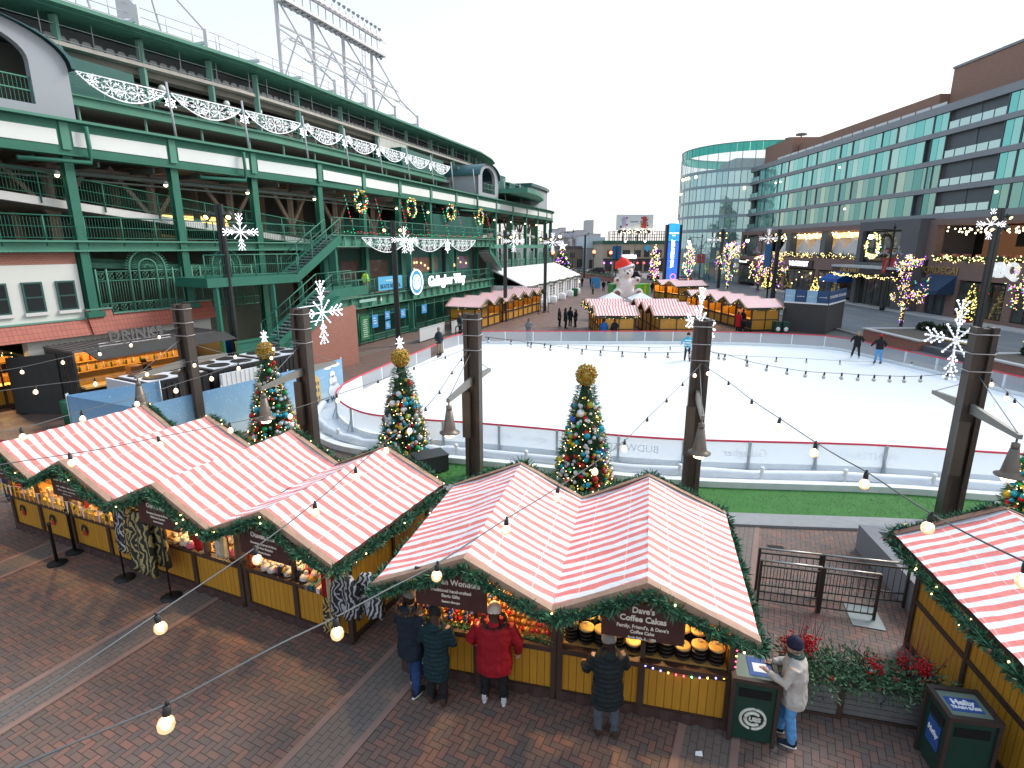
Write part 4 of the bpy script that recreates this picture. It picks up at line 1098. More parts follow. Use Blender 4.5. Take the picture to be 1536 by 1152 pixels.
mb.tube([S(10, -1.4, 10.15), S(29.9, -1.4, 10.15), S(60, -1.4, 10.15)], .12, 8); mb.tube([S(10, -1.1, 9.85), S(29.9, -1.1, 9.85), S(60, -1.1, 9.85)], .05, 6)
sbuild(mb, 'ceiling_joists', mat('joist_grey_green', (.15, .19, .17), .6))
CLAMP = glow('concourse_lamp', (1, .72, .38), 7)
for s in cols[1:14]:
 mb = MB(); mb.lathe([(.06, .12), (.13, 0), (.13, -.05)], S(s - .5, .15, 9.9), 10); l = sbuild(mb, 'wall_lamp', INNER)
 mb = MB(); mb.ball(S(s - .5, .15, 9.84), .09, 8, 5); sbuild(mb, 'lamp_globe', CLAMP, l)
mb = MB()     # lit rooms at the back
for s0, s1, z0, z1 in ((24.5, 28.5, 7.7, 8.9), (28.9, 30.8, 7.6, 8.9), (13, 14.4, 7.6, 8.7), (38.5, 41.5, .2, 2.3), (33, 35.5, .2, 2.4), (70, 73, 4.3, 5.2)):
 sband(mb, S, [s0, s1], -8.98, -8.9, z0, z1)
sbuild(mb, 'lit_windows', glow('amber_room', (1, .55, .16), 1.2))
# beams and ramps
mb = MB(); sband(mb, S, [-8, 29.9, 31], -.2, .27, 7.09, 7.17); sband(mb, S, [-8, 29.9, 31], -.05, .05, 6.76, 7.09); sband(mb, S, [-8, 29.9, 31], -.2, .27, 6.68, 6.76)
for k in range(120):
 mb.box(S(10 + k * .165, .275, 6.70), (.03, .03, .03))
sbuild(mb, 'main_beam', GREEN2)
mb = MB(); sband(mb, S, curv(57, SEND), -.2, .25, 6.7, 7.15); sbuild(mb, 'main_beam', GREEN2)
rz_ = lambda s: 9.12 - (s - 13.5) * .112
mb = MB(); sband(mb, S, [2, 30], -.7, -.5, lambda s: rz_(s) - .34, rz_); sbuild(mb, 'ramp_edge', RAMPW)
mb = MB(); sband(mb, S, [2, 30], -6.5, -.71, lambda s: rz_(s) - .32, lambda s: rz_(s) - .02); sbuild(mb, 'ramp_slab', INNER)
mb = MB(); sband(mb, S, [2, 23], -.62, -.3, lambda s: 6.55 - (s - 12) * .085, lambda s: 6.85 - (s - 12) * .085 if s > 9 else 6.66); sbuild(mb, 'lower_ramp_beam', GREEN2)
def srail(s0, s1, out, zf, h=1.02, step=1.35, fn=S, m=GREEN, nm='railing', mesh=True, pick=.12):
 mb = MB(); ss = curv(s0, s1) if s1 > 79 else [s0, s1]
 if s0 < 30 < s1: ss = sorted(set(ss + [29.98]))
 for hh, r in ((h, .035), (h * .55, .02), (.1, .02)):
  mb.tube([fn(s, out, zf(s) + hh) for s in ss], r, 5)
 k = max(1, int((s1 - s0) / step))
 for i in range(k + 1):
  s = s0 + (s1 - s0) * i / k; mb.tube([fn(s, out, zf(s) - .25), fn(s, out, zf(s) + h)], .035, 5)
 if mesh:
  k = int((s1 - s0) / pick)
  for i in range(k):
   s = s0 + (s1 - s0) * (i + .5) / k; mb.beam(fn(s, out, zf(s) + .1), fn(s, out, zf(s) + h - .08), .014)
 return sbuild(mb, nm, m)
srail(10, 29.5, -.45, rz_, step=2.4); srail(10, 29.8, .05, lambda s: 7.17, step=1.5)
srail(58, SEND - 6, .05, lambda s: 7.15, step=2.2, pick=.2)
r2 = lambda s: 9.0 - abs(s - 69) * .08
mb = MB(); sband(mb, S, curv(58, 96), -.9, -.6, lambda s: r2(s) - .3, r2); sbuild(mb, 'ramp_edge', RAMPW)
srail(58, 96, -.6, r2, step=2.5, pick=.3)
# street level on the left: rendered wall, windows, tiles
mb = MB(); sband(mb, S, [-8, 15.55], -.5, -.02, 3.6, 6.16); sbuild(mb, 'upper_wall', CREAMW)
mb = MB(); sband(mb, S, [-8, 15.55], -.48, -.03, 6.165, 6.66); sbuild(mb, 'brick_strip', BRICKR)
mb = MB(); sband(mb, S, [13.2, 21.4], -.5, .0, 0, 3.5); sband(mb, S, [-8, 13.2], -5.6, -5.4, 0, 3.5); sband(mb, S, [-8, 13.2], -5.4, -.01, 3.3, 3.5); sbuild(mb, 'lower_wall', CREAMW)
for s in (7.7, 8.9, 10.1, 11.3, 12.55, 13.76, 14.96):
 mb = MB(); sband(mb, S, [s - .36, s + .36], -.015, .05, 4.2, 5.46)
 f = sbuild(mb, 'window', mat('window_green_frame', (.03, .10, .085), .5))
 for z0, z1 in ((4.27, 4.80), (4.86, 5.39)):
  mb = MB(); sband(mb, S, [s - .29, s + .29], .052, .058, z0, z1); sbuild(mb, 'window_pane', DGLASS, f)
 mb = MB(); sband(mb, S, [s - .42, s + .42], -.01, .09, 4.06, 4.196); sbuild(mb, 'window_sill', RAMPW, f)
def skirt_(s0, s1, zt, zb, o=.42, nm='tile_skirt'):
 mb = MB(); vs = []
 for s in (s0, s1): vs += [S(s, .0, zt), S(s, .12, zt), S(s, o, zb), S(s, .0, zb)]
 mb.add(vs, [(0, 1, 5, 4), (1, 2, 6, 5), (2, 3, 7, 6), (0, 4, 7, 3), (3, 2, 1, 0), (4, 5, 6, 7)]); sbuild(mb, nm, TILE)
skirt_(-8, 15.5, 3.72, 3.05); skirt_(15.52, 16.55, 4.1, 3.04, .5); skirt_(16.57, 20.0, 3.85, 3.12); skirt_(20.02, 21.5, 4.08, 3.2, .46)
mb = MB(); sband(mb, S, [-8, 15.5], -.02, .16, 3.725, 3.79); sband(mb, S, [15.5, 16.58], -.02, .2, 4.105, 4.17); sband(mb, S, [16.6, 20], -.3, .2, 3.855, 3.9); sband(mb, S, [20.02, 21.5], -.3, .2, 4.085, 4.14)
sbuild(mb, 'tile_cap', PALEG)
mb = MB(); sband(mb, S, [15.3, 16.0], .005, .03, 2.55, 2.9)
for k in range(5): sband(mb, S, [15.32, 15.98], .031, .05, 2.58 + k * .062, 2.61 + k * .062)
sbuild(mb, 'wall_vent', RAMPW)
# ornamental iron grille with fan arch
def grille(s0, s1, z0, z1, sc, arch=True):
 mb = MB()
 for z in (z0, z0 + .42, z1 - .42, z1): mb.tube([S(s0, .02, z), S(s1, .02, z)], .03, 5)
 k = int((s1 - s0) / .115)
 for i in range(k + 1):
  s = s0 + (s1 - s0) * i / k; mb.tube([S(s, .02, z0 + .42), S(s, .02, z1 - .42)], .011, 4)
 for a in (s0, s0 + .45, s1 - .45, s1): mb.tube([S(a, .03, z0), S(a, .03, z1 + .12)], .045, 6)
 for zc in (z0 + .21, z1 - .21):
  n2 = int((s1 - s0) / .36)
  for i in range(n2):
   s = s0 + (s1 - s0) * (i + .5) / n2
   mb.tube([S(s + .15 * math.cos(t * .785), .02, zc + .15 * math.sin(t * .785)) for t in range(9)], .014, 4)
   mb.tube([S(s - .16, .02, zc - .2), S(s + .16, .02, zc + .2)], .011, 4); mb.tube([S(s - .16, .02, zc + .2), S(s + .16, .02, zc - .2)], .011, 4)
 if arch:
  for R, r in ((.84, .05), (.42, .045), (.16, .02)):
   q = [S(sc + R * math.cos(t), .05, z1 + .12 + R * math.sin(t)) for t in [math.pi * j / 16 for j in range(17)]]
   if R > .3: q = [S(sc + R, .05, z0)] + q + [S(sc - R, .05, z0)]
   mb.tube(q, r, 6)
  for j in range(25):
   t = math.pi * j / 24; c, s_ = math.cos(t), math.sin(t)
   mb.tube([S(sc + .43 * c, .04, z1 + .12 + .43 * s_), S(sc + .83 * c, .04, z1 + .12 + .83 * s_)], .013, 4)
   mb.tube([S(sc + .88 * c, .04, z1 + .12 + .88 * s_), S(sc + 1.02 * c, .04, z1 + .12 + 1.02 * s_)], .018, 4)
   if j % 2: mb.tube([S(sc + .05 * c, .04, z1 + .12 + .05 * s_), S(sc + .4 * c, .04, z1 + .12 + .4 * s_)], .01, 4)
 sbuild(mb, 'iron_grille', GREEN2)
grille(16.2, 20.15, 3.9, 5.78, 18.5); grille(20.7, 24.7, 3.7, 5.8, 22.7)
mb = MB(); sband(mb, S, [16, 30], -3.0, -2.9, 0, 6.6); sbuild(mb, 'inner_wall', mat('olive_inner_wall', (.08, .095, .07), .8))
# iron fence further along
for a, b_ in ((60.6, 65.3), (66, 70.7), (71.4, 75.7), (76.3, 80), (80.5, 84.2)): grille(a, b_, 2.2, 5.3, (a + b_) / 2, True)
mb = MB(); sband(mb, S, curv(58, SEND), -.4, .1, 0, 2.15); sbuild(mb, 'street_wall', BRICKR)
for k in range(5):
 a = 58.5 + k * 4.6; skirt_(a, a + 4.3, 2.6 if k % 2 else 2.2, 1.5, .5)
# --------- stairs block
mb = MB()
mb.hexa([S(19.6, 2.9, 4.95), S(19.6, .3, 4.95), S(25.2, .3, 4.95), S(25.2, 2.9, 4.95), S(19.6, 2.9, 5.4), S(19.6, .3, 5.4), S(25.2, .3, 5.4), S(25.2, 2.9, 5.4)]); sbuild(mb, 'stair_landing', GREEN)
srail(19.6, 25.2, 2.85, lambda s: 5.4, 1.1, 1.2);
def flight(sa, za, sb_, zb, o0, o1, nst, under=True):
 mb = MB()
 for o in (o0, o1): mb.prism([S(sa, o, za - .35), S(sb_, o, zb - .35), S(sb_, o, zb + .2), S(sa, o, za + .2)], S(sa, o + .09, 0) - S(sa, o, 0))
 sbuild(mb, 'stair_stringer', GREEN)
 mb = MB()
 for i in range(nst):
  f = (i + .5) / nst; s = sa + (sb_ - sa) * f; z = za + (zb - za) * f; d = (sb_ - sa) / nst
  a = [S(s - d * .55, o0 + .1, z - .04), S(s + d * .55, o0 + .1, z - .04), S(s + d * .55, o1 - .01, z - .04), S(s - d * .55, o1 - .01, z - .04)]
  mb.hexa(a + [p + Vector((0, 0, .06)) for p in a])
  mb.beam(S(s - d * .5, (o0 + o1) / 2, z - .16), S(s - d * .5, (o0 + o1) / 2 + .01, z - .02), .02)
 if under:
  a = [S(sa, o0 + .1, za - .33), S(sb_, o0 + .1, zb - .33), S(sb_, o1 - .02, zb - .33), S(sa, o1 - .02, za - .33)]
  mb.hexa(a + [p + Vector((0, 0, .1)) for p in a])
 sbuild(mb, 'stair_treads', mat('grey_stair_tread', (.26, .28, .28), .8, var=.2))
 for o in (o0 + .05, o1 + .04):
  zf = lambda s: za + (zb - za) * (s - sa) / (sb_ - sa)
  srail(min(sa, sb_), max(sa, sb_), o, zf, 1.05, .9, pick=.5)
flight(25.1, 5.3, 28.6, 7.5, 1.5, 2.8, 14)
flight(26.2, 4.3, 22.2, 1.9, 3.0, 4.3, 16); flight(29.0, 4.4, 26.2, 4.3, 3.0, 4.3, 3)
mb = MB(); mb.prism([S(21.3, 4.45, 0), S(27.5, 4.45, 0), S(27.5, 4.45, 3.5), S(25.6, 4.45, 3.3), S(21.3, 4.45, 1.3)], S(21.3, 4.75, 0) - S(21.3, 4.45, 0)); sbuild(mb, 'brick_ramp_wall', BRICKR)
mb = MB(); mb.prism([S(20.9, 4.5, 1.25), S(22.2, 4.5, 1.7), S(26.2, 4.5, 4.15), S(26.2, 4.5, 3.6), S(25.6, 4.5, 3.35), S(21.3, 4.5, .9)], S(21.3, 4.9, 0) - S(21.3, 4.5, 0)); sbuild(mb, 'ramp_parapet', GREEN)
mb = MB(); sband(mb, S, [20.2, 23.2], 3.6, 3.75, 1.2, 2.2); sband(mb, S, [20.2, 23.2], 3.55, 3.8, 2.2, 2.3); sbuild(mb, 'stair_parapet', GREEN)
mb = MB(); sband(mb, S, [18.3, 23.2], 3.55, 3.74, 0, 1.19); sbuild(mb, 'stair_base_wall', BRICKR)
for s in (20.1, 23.4, 25.3):
 mb = MB(); mb.beam(S(s, 2.75, 0), S(s, 2.75, 5), .2); sbuild(mb, 'stair_post', GREEN)
# --------- entry block with the two decks
def girder(s0, s1, out, z0, z1, st_=1.15):
 mb = MB(); sband(mb, S, [s0, s1], out - .3, out - .24, z0, z1); sband(mb, S, [s0, s1], out - .3, out + .02, z1, z1 + .07); sband(mb, S, [s0, s1], out - .3, out + .02, z0 - .07, z0)
 k = int((s1 - s0) / st_)
 for i in range(k + 1):
  s = s0 + (s1 - s0) * i / k; mb.beam(S(s, out - .14, z0), S(s, out - .14, z1), .05, .2)
 sbuild(mb, 'deck_girder', GREEN2)
 mb = MB(); sband(mb, S, [s0, s1], -6, out - .31, z1 - .1, z1 + .05); sbuild(mb, 'deck_floor', CONCS)
girder(29.5, 57.5, 1.2, 6.95, 7.6); girder(29.8, 57, 1.2, 2.75, 3.45)
srail(29.6, 57.4, 1.1, lambda s: 7.67, 1.05, 1.9); srail(29.9, 56.8, 1.1, lambda s: 3.52, 1.1, 1.9, pick=.16)
for s in (29.9, 39.4, 47.2, 56.4):
 mb = MB(); mb.beam(S(s, .75, 0), S(s, .75, 6.9), .42); mb.box(S(s, .75, .15), (.7, .7, .3), .45); sbuild(mb, 'deck_post', GREEN)
for a, b_ in ((39.9, 46.8), (47.6, 53.6)):
 mb = MB(); sband(mb, S, srange(a, b_, .5), -.2, -.05, 3.6, 6.85); t_ = sbuild(mb, 'tarp_wall', TARP)
 mb = MB(); sband(mb, S, [a + .8, b_ - .9], -.045, -.03, 4.75, 6.0); sbuild(mb, 'clear_window', mat('clear_vinyl', (.16, .10, .08), .12, var=.8, scale=1.2, spec=.6), t_)
 mb = MB()
 for k in range(7): mb.ball(S(ru(a + 1, b_ - 1.2), -.02, ru(4.9, 5.8)), .1, 6, 4)
 sbuild(mb, 'inner_lamps', glow('orange_inner_lamp', (1, .5, .22), 1.4), t_)
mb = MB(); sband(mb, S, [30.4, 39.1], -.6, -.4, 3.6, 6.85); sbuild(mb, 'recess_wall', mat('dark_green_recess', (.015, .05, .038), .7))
for a, b_ in ((32, 34), (35, 38)):
 mb = MB(); sband(mb, S, [a, b_], -.395, -.38, 4.6, 5.9); sbuild(mb, 'dark_window', mat('brownish_glass', (.09, .06, .05), .1, var=.6, scale=1.5))
mb = MB()
pts_ = [S(44.8, .2, 7.65), S(56.2, .2, 7.65), S(56.2, -4, 7.65), S(44.8, -4, 7.65)]
mb.hexa(pts_ + [Vector((p.x, p.y, 9.75 + .1 * math.sin(i * 2))) for i, p in enumerate(pts_)]); sbuild(mb, 'draped_box', TARP)
mb = MB(); mb.bx(0, 0, 0, .1, .1, .1) if False else None
# gates and signs at street level
def gate(s0, s1, h=2.45):
 mb = MB()
 for z in (.12, .55, h - .55, h): mb.tube([S(s0, .8, z), S(s1, .8, z)], .035, 5)
 k = max(2, round((s1 - s0) / 1.9))
 for i in range(k + 1): s = s0 + (s1 - s0) * i / k; mb.tube([S(s, .8, 0), S(s, .8, h + .08)], .055, 6)
 k = int((s1 - s0) / .13)
 for i in range(k): s = s0 + (s1 - s0) * (i + .5) / k; mb.beam(S(s, .8, .55), S(s, .8, h - .55), .02)
 k = int((s1 - s0) / .21)
 for i in range(k):
  s = s0 + (s1 - s0) * (i + .5) / k
  for za, zb in ((.15, .52), (h - .52, h - .04)):
   mb.beam(S(s - .1, .8, za), S(s + .1, .8, zb), .03); mb.beam(S(s + .1, .8, za), S(s - .1, .8, zb), .03); mb.beam(S(s - .1, .8, (za + zb) / 2), S(s + .1, .8, (za + zb) / 2), .03)
 sbuild(mb, 'street_gate', GREEN)
gate(30.2, 38.9); gate(40, 46.8, 2.6); gate(47.7, 56, 2.6)
mb = MB(); sband(mb, S, [29.9, 33.2], .3, .6, .0, 2.9); sbuild(mb, 'brick_pier', BRICKR)
mb = MB(); sband(mb, S, [49, 55.5], -.9, -.7, 0, 2.6); sbuild(mb, 'brick_pier', BRICKR)
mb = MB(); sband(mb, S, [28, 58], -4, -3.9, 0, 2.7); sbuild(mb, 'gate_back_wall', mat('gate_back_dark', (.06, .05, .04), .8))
BLUE = mat('blue_notice', (.06, .30, .62), .5, var=.1); LBLUE = mat('light_blue_sign', (.10, .42, .66), .5, var=.15, scale=1); WLET = glow('white_sign_letter', (1, .97, 1), 1.15)
WPAINT = mat('white_lettering', (.8, .8, .8), .5, var=0)
for s, z, w_, h_ in ((33.9, 1.55, .75, .95), (35.6, 1.8, .7, .62), (35.6, 1.05, .7, .62), (37.9, 1.7, .75, .7), (41.4, 1.7, .9, .75)):
 mb = MB(); sband(mb, S, [s - w_ / 2, s + w_ / 2], .87, .885, z - h_ / 2, z + h_ / 2); q = sbuild(mb, 'notice_board', BLUE)
 mb = MB()
 for k in range(3): sband(mb, S, [s - w_ * .3, s + w_ * (.1 + .1 * k)], .887, .89, z + h_ * (.2 - k * .2), z + h_ * (.26 - k * .2))
 sbuild(mb, 'notice_lines', WPAINT, q)
for s in (31.1, 32.6):
 mb = MB(); sband(mb, S, [s - .55, s + .55], .87, .885, .35, 2.1); q = sbuild(mb, 'gate_banner', mat('green_gate_banner', (.015, .15, .06), .6))
 mb = MB()
 for k in range(9): sband(mb, S, [s - .3 + .05 * (k % 3), s + .34 - .08 * (k % 2)], .887, .89, .55 + k * .15, .63 + k * .15)
 sbuild(mb, 'banner_print', mat('pale_green_print', (.35, .48, .38), .6), q)
def sframe(s, out, z):
 a, b_ = S(s - .5, out, z), S(s + .5, out, z); return frame(S(s, out, z), b_ - a, (0, 0, 1))
mb = MB(); sband(mb, S, [34.0, 37.3], 1.22, 1.28, 3.75, 4.75); q = sbuild(mb, 'rental_sign', LBLUE)
text('SKATE RENTAL', .42, sframe(35.65, 1.29, 4.03), mat('navy_letter', (.01, .04, .14), .5, var=0), q, bold=.008)
text('#9', .28, sframe(35.65, 1.29, 4.47), WPAINT, q)
t_ = []
mb = MB(); c_ = S(39.3, 1.32, 4.1); d_ = (S(40.3, 1.32, 4.1) - c_).normalized(); n_ = Vector((d_.y, -d_.x, 0))
ring_ = [c_ + d_ * 1.05 * math.cos(a) + Vector((0, 0, 1.05 * math.sin(a))) for a in [2 * math.pi * k / 28 for k in range(28)]]
mb.prism(ring_, n_ * .12); q = sbuild(mb, 'round_sign', mat('blue_round_sign', (.07, .36, .66), .4, var=.1))
mb = MB()
for R in (.98, .55):
 mb.tube([c_ + n_ * .13 + d_ * R * math.cos(a) + Vector((0, 0, R * math.sin(a))) for a in [2 * math.pi * k / 24 for k in range(25)]], .05, 5)
for a in range(0, 180, 45): mb.tube([c_ + n_ * .13 + (d_ * math.cos(math.radians(a)) + Vector((0, 0, math.sin(math.radians(a))))) * r for r in (-.55, .55)], .035, 5)
sbuild(mb, 'sign_emblem', WLET, q)
text('Gallagher Way', 1.22, sframe(45.2, 1.34, 3.98), WLET, st, .06, bold=.012, name='sign_lettering')
text('4', .42, sframe(34.3, 1.25, 3.1), WPAINT, st, bold=.01, name='gate_number')
mb = MB(); sband(mb, S, [31.6, 33.7], 1.24, 1.25, 3.1, 3.3); sbuild(mb, 'beam_plate', mat('pale_green_plate', (.3, .5, .45), .5))
# stairs under the far end of the deck
flight(54.5, 6.6, 58, 4.6, .3, 1.6, 10)
# --------- upper tier
mb = MB(); sband(mb, SU, curv(-8, 54), -3.4, -2.98, 13.42, 13.82); sband(mb, SU, srange(-8, 54, 6), -3.5, -2.85, 13.82, 13.88); sbuild(mb, 'gallery_beam', GREEN2)
mb = MB(); sband(mb, SU, srange(-8, 60, 6), -9, -3.41, 13.5, 13.8); sbuild(mb, 'gallery_floor', INNER)
mb = MB(); sband(mb, SU, srange(-8, 62, 6), -6.6, -6.3, 12, 13.49); sbuild(mb, 'gallery_back', INNER)
for k in range(16):
 s = 12 + k * 3.1
 mb = MB(); mb.beam(SU(s, -3.2, 12.05), SU(s, -3.2, 13.42), .09); sbuild(mb, 'gallery_post', PALEG)
srail(17, 53, -3.1, lambda s: 13.86, .95, 2.4, fn=SU, m=PALEG, mesh=False)
ucols = [10, 14.3, 18.66, 22.6, 26.6, 29.8, 34.5, 39.5, 44.6, 49.7, 54.8, 60, 64.5, 68, 71.5, 75, 78.5, 82]
for s in ucols:
 mb = MB(); a = SU(s, -5, 13.8); mb.beam(a, SU(s, -5, 17.75), .3, .22); sbuild(mb, 'upper_column', PALEG)
 mb = MB(); mb.beam(SU(s + .2, -5.3, 13.9), SU(s + .2, -8, 16.2), .35, .45); sbuild(mb, 'raker', CONCS)
uend = 84
def ucurv(a, b_):
 ss = srange(a, 65, 6); x = 65
 while x < b_: x += 1.2; ss.append(min(x, b_))
 return ss
mb = MB(); sband(mb, SU, ucurv(-8, uend), -5.4, -4.82, 16.42, 16.6); sbuild(mb, 'upper_ledge', mat('cream_ledge', (.50, .47, .42), .7))
for k in range(4):
 mb = MB(); sband(mb, SU, ucurv(-8, uend), -6.2 - k * .9, -5.45 - k * .9, 16.1 - .5 * k, 16.4 - .5 * k); sbuild(mb, 'seating_step', CONCS)
mb = MB(); sband(mb, SU, ucurv(-8, uend), -9.4, -9.1, 13.8, 20); sbuild(mb, 'rear_screen', INNER)
mb = MB(); sband(mb, SU, ucurv(-8, uend), -6.9, -6.7, 16.6, 17.8); sbuild(mb, 'seat_back_wall', mat('dark_grey_screen', (.20, .21, .22), .8, var=.15))
# seats: rounded backs in the band behind the mesh
mb = MB(); s = 8
while s < 76:
 c = SU(s, -5.7, 16.6); a = SU(s + .3, -5.7, 16.6); d = (a - c).normalized(); n_ = Vector((d.y, -d.x, 0))
 p = [c - d * .23, c + d * .23, c + d * .2 + Vector((0, 0, .46)), c + d * .1 + Vector((0, 0, .52)), c - d * .1 + Vector((0, 0, .52)), c - d * .2 + Vector((0, 0, .46))]
 mb.prism(p, n_ * -.06); s += .56
tag(sbuild(mb, 'seat_row', mat('grey_blue_seat', (.42, .45, .48), .5, var=.1)), kind='stuff')
mb = MB()   # wire screens in front of the seats
s = 9
while s < 82:
 big_ = int(s * 10) % 25 < 3
 mb.tube([SU(s, -4.9, 16.6), SU(s, -4.9, 17.75)], .03, 4); s += 2.25
mb.tube([SU(x, -4.9, 17.35) for x in ucurv(8, uend)], .02, 4); mb.tube([SU(x, -4.9, 16.7) for x in ucurv(8, uend)], .03, 4)
sbuild(mb, 'screen_posts', mat('grey_screen_post', (.36, .38, .39), .5))
mb = MB(); sband(mb, SU, ucurv(-8, uend), -10, -4.2, 17.84, 17.95); sband(mb, SU, ucurv(-8, uend), -4.5, -3.95, 17.92, 18.17); sband(mb, SU, ucurv(-8, uend), -3.96, -3.8, 17.95, 18.05); sbuild(mb, 'roof_edge', GREEN2)
mb = MB(); sband(mb, SU, ucurv(-8, uend), -10, -4.5, 18.0, 18.12); sbuild(mb, 'roof_sheet', PALEG)
# arched green pipes under the seats
for s0, s1 in zip(ucols[2:11], ucols[3:12]):
 mb = MB(); m_ = (s0 + s1) / 2; h_ = (s1 - s0) * .42
 mb.tube([SU(m_ + h_ * math.cos(t), -4.6, 14.55 + .75 * math.sin(t)) for t in [math.pi * j / 12 for j in range(13)]], .07, 6); sbuild(mb, 'arch_pipe', GREEN)
for s in ucols[3:13]:
 mb = MB(); mb.ball(SU(s + 1, -5.1, 15.6), .2, 8, 6); sbuild(mb, 'globe_speaker', PANW)
for s0, s1 in ((17.2, 21.3), (46.5, 55)):
 mb = MB(); p = [SU(s0, -3.6, 13.9), SU(s1, -3.6, 13.9), SU(s1, -6.2, 13.9), SU(s0, -6.2, 13.9)]
 q_ = [SU(s0, -3.7, 15.75), SU(s1, -3.7, 15.6), SU(s1, -6.2, 15.7), SU(s0, -6.2, 15.7)]; mb.hexa(p + q_); sbuild(mb, 'tarp_awning', TARP)
mb = MB(); sband(mb, SU, [44.8, 49.5], -4.95, -4.85, 15.2, 16.4); sbuild(mb, 'cream_panel', mat('cream_panel', (.5, .52, .48), .7))
# arched pavilions on the terrace
def pavilion(s0, s1, out, z0, zs, zt, back, lit=False):
 sc = (s0 + s1) / 2; R = (s1 - s0) / 2
 def arc(r, o, n_=20, rise=None):
  rise = (zt - zs) if rise is None else rise
  return [S(sc - r * math.cos(math.pi * j / n_), o, zs + rise * math.sin(math.pi * j / n_)) for j in range(n_ + 1)]
 ri = R * .64; outer_ = arc(R, out); inner_ = arc(ri, out, rise=(zt - zs) * .72)
 mb = MB(); n_ = len(outer_)
 dn = S(sc, out - .35, 0) - S(sc, out, 0)
 vs = outer_ + inner_ + [p + dn for p in inner_]
 fs = [(i, n_ + i, n_ + i + 1, i + 1) for i in range(n_ - 1)] + [(n_ + i, 2 * n_ + i, 2 * n_ + i + 1, n_ + i + 1) for i in range(n_ - 1)]
 mb.add(vs, fs)
 zsill = z0 + .5
 for a, b_ in ((sc - R, sc - ri), (sc + ri, sc + R)): sband(mb, S, [a, b_], out - .35, out, z0, zs)
 sband(mb, S, [sc - ri, sc + ri], out - .35, out, z0, zsill)
 for s_ in (s0, s1): mb.quad(S(s_, out - .01, z0), S(s_, back, z0), S(s_, back, zs), S(s_, out - .01, zs))
 pv = sbuild(mb, 'arched_pavilion', GREYS)
 mb = MB(); a_ = arc(R + .25, out + .25); b2 = arc(R + .05, out + .25); L_ = S(sc, back, 0) - S(sc, out + .25, 0)
 vs = a_ + b2 + [p + L_ for p in a_]; n_ = len(a_)
 mb.add(vs, [(i, i + 1, n_ + i + 1, n_ + i) for i in range(n_ - 1)] + [(i + 1, i, 2 * n_ + i, 2 * n_ + i + 1) for i in range(n_ - 1)], 0, False); sbuild(mb, 'pavilion_roof', mat('dark_green_metal_roof', (.045, .12, .13), .4, .2), pv)
 mb = MB(); sband(mb, S, [sc - R + .1, sc + R - .1], out - 2.5, out - 2.4, z0, zt - .5); sbuild(mb, 'pavilion_back', INNER, pv)
 mb = MB()
 for z in (zsill + .5, zsill + 1.0): mb.tube([S(sc - ri, out - .1, z), S(sc + ri, out - .1, z)], .03, 5)
 for k in range(5): s_ = sc - ri + 2 * ri * k / 4; mb.tube([S(s_, out - .1, zsill), S(s_, out - .1, zsill + 1.0)], .035, 5)
 k = int(2 * ri / .14)
 for i in range(k): s_ = sc - ri + 2 * ri * (i + .5) / k; mb.beam(S(s_, out - .1, zsill), S(s_, out - .1, zsill + 1), .012)
 sbuild(mb, 'pavilion_rail', GREEN2, pv)
pavilion(9.0, 16.75, -.5, 12.15, 14.3, 15.9, -5); pavilion(56.6, 62.4, -.4, 12.15, 14.3, 15.75, -9)
mb = MB(); sband(mb, S, [75, 79, 82, 84.5], -6, -.6, 12.15, 14.9); sbuild(mb, 'grey_penthouse', GREYS)
mb = MB(); sband(mb, S, [74.6, 79, 82, 84.9], -6.2, -.3, 14.9, 15.3); sbuild(mb, 'penthouse_roof', mat('dark_green_metal_roof', (.045, .12, .13), .4))
mb = MB(); sband(mb, SU, [63, 66, 70, 74, 78, 82], -5, 3.0, 13.0, 13.5); sbuild(mb, 'far_gallery', GREEN2)
srail(63, 74, -1.2, lambda s: 13.5, 1.2, 1.6, m=PALEG, mesh=False)
mb = MB(); sband(mb, S, [64, 68], -3, -1.6, 13.5, 15.4); sband(mb, S, [69.4, 71.5], -3, -1.6, 13.5, 14.9); sbuild(mb, 'tarp_box', TARP)
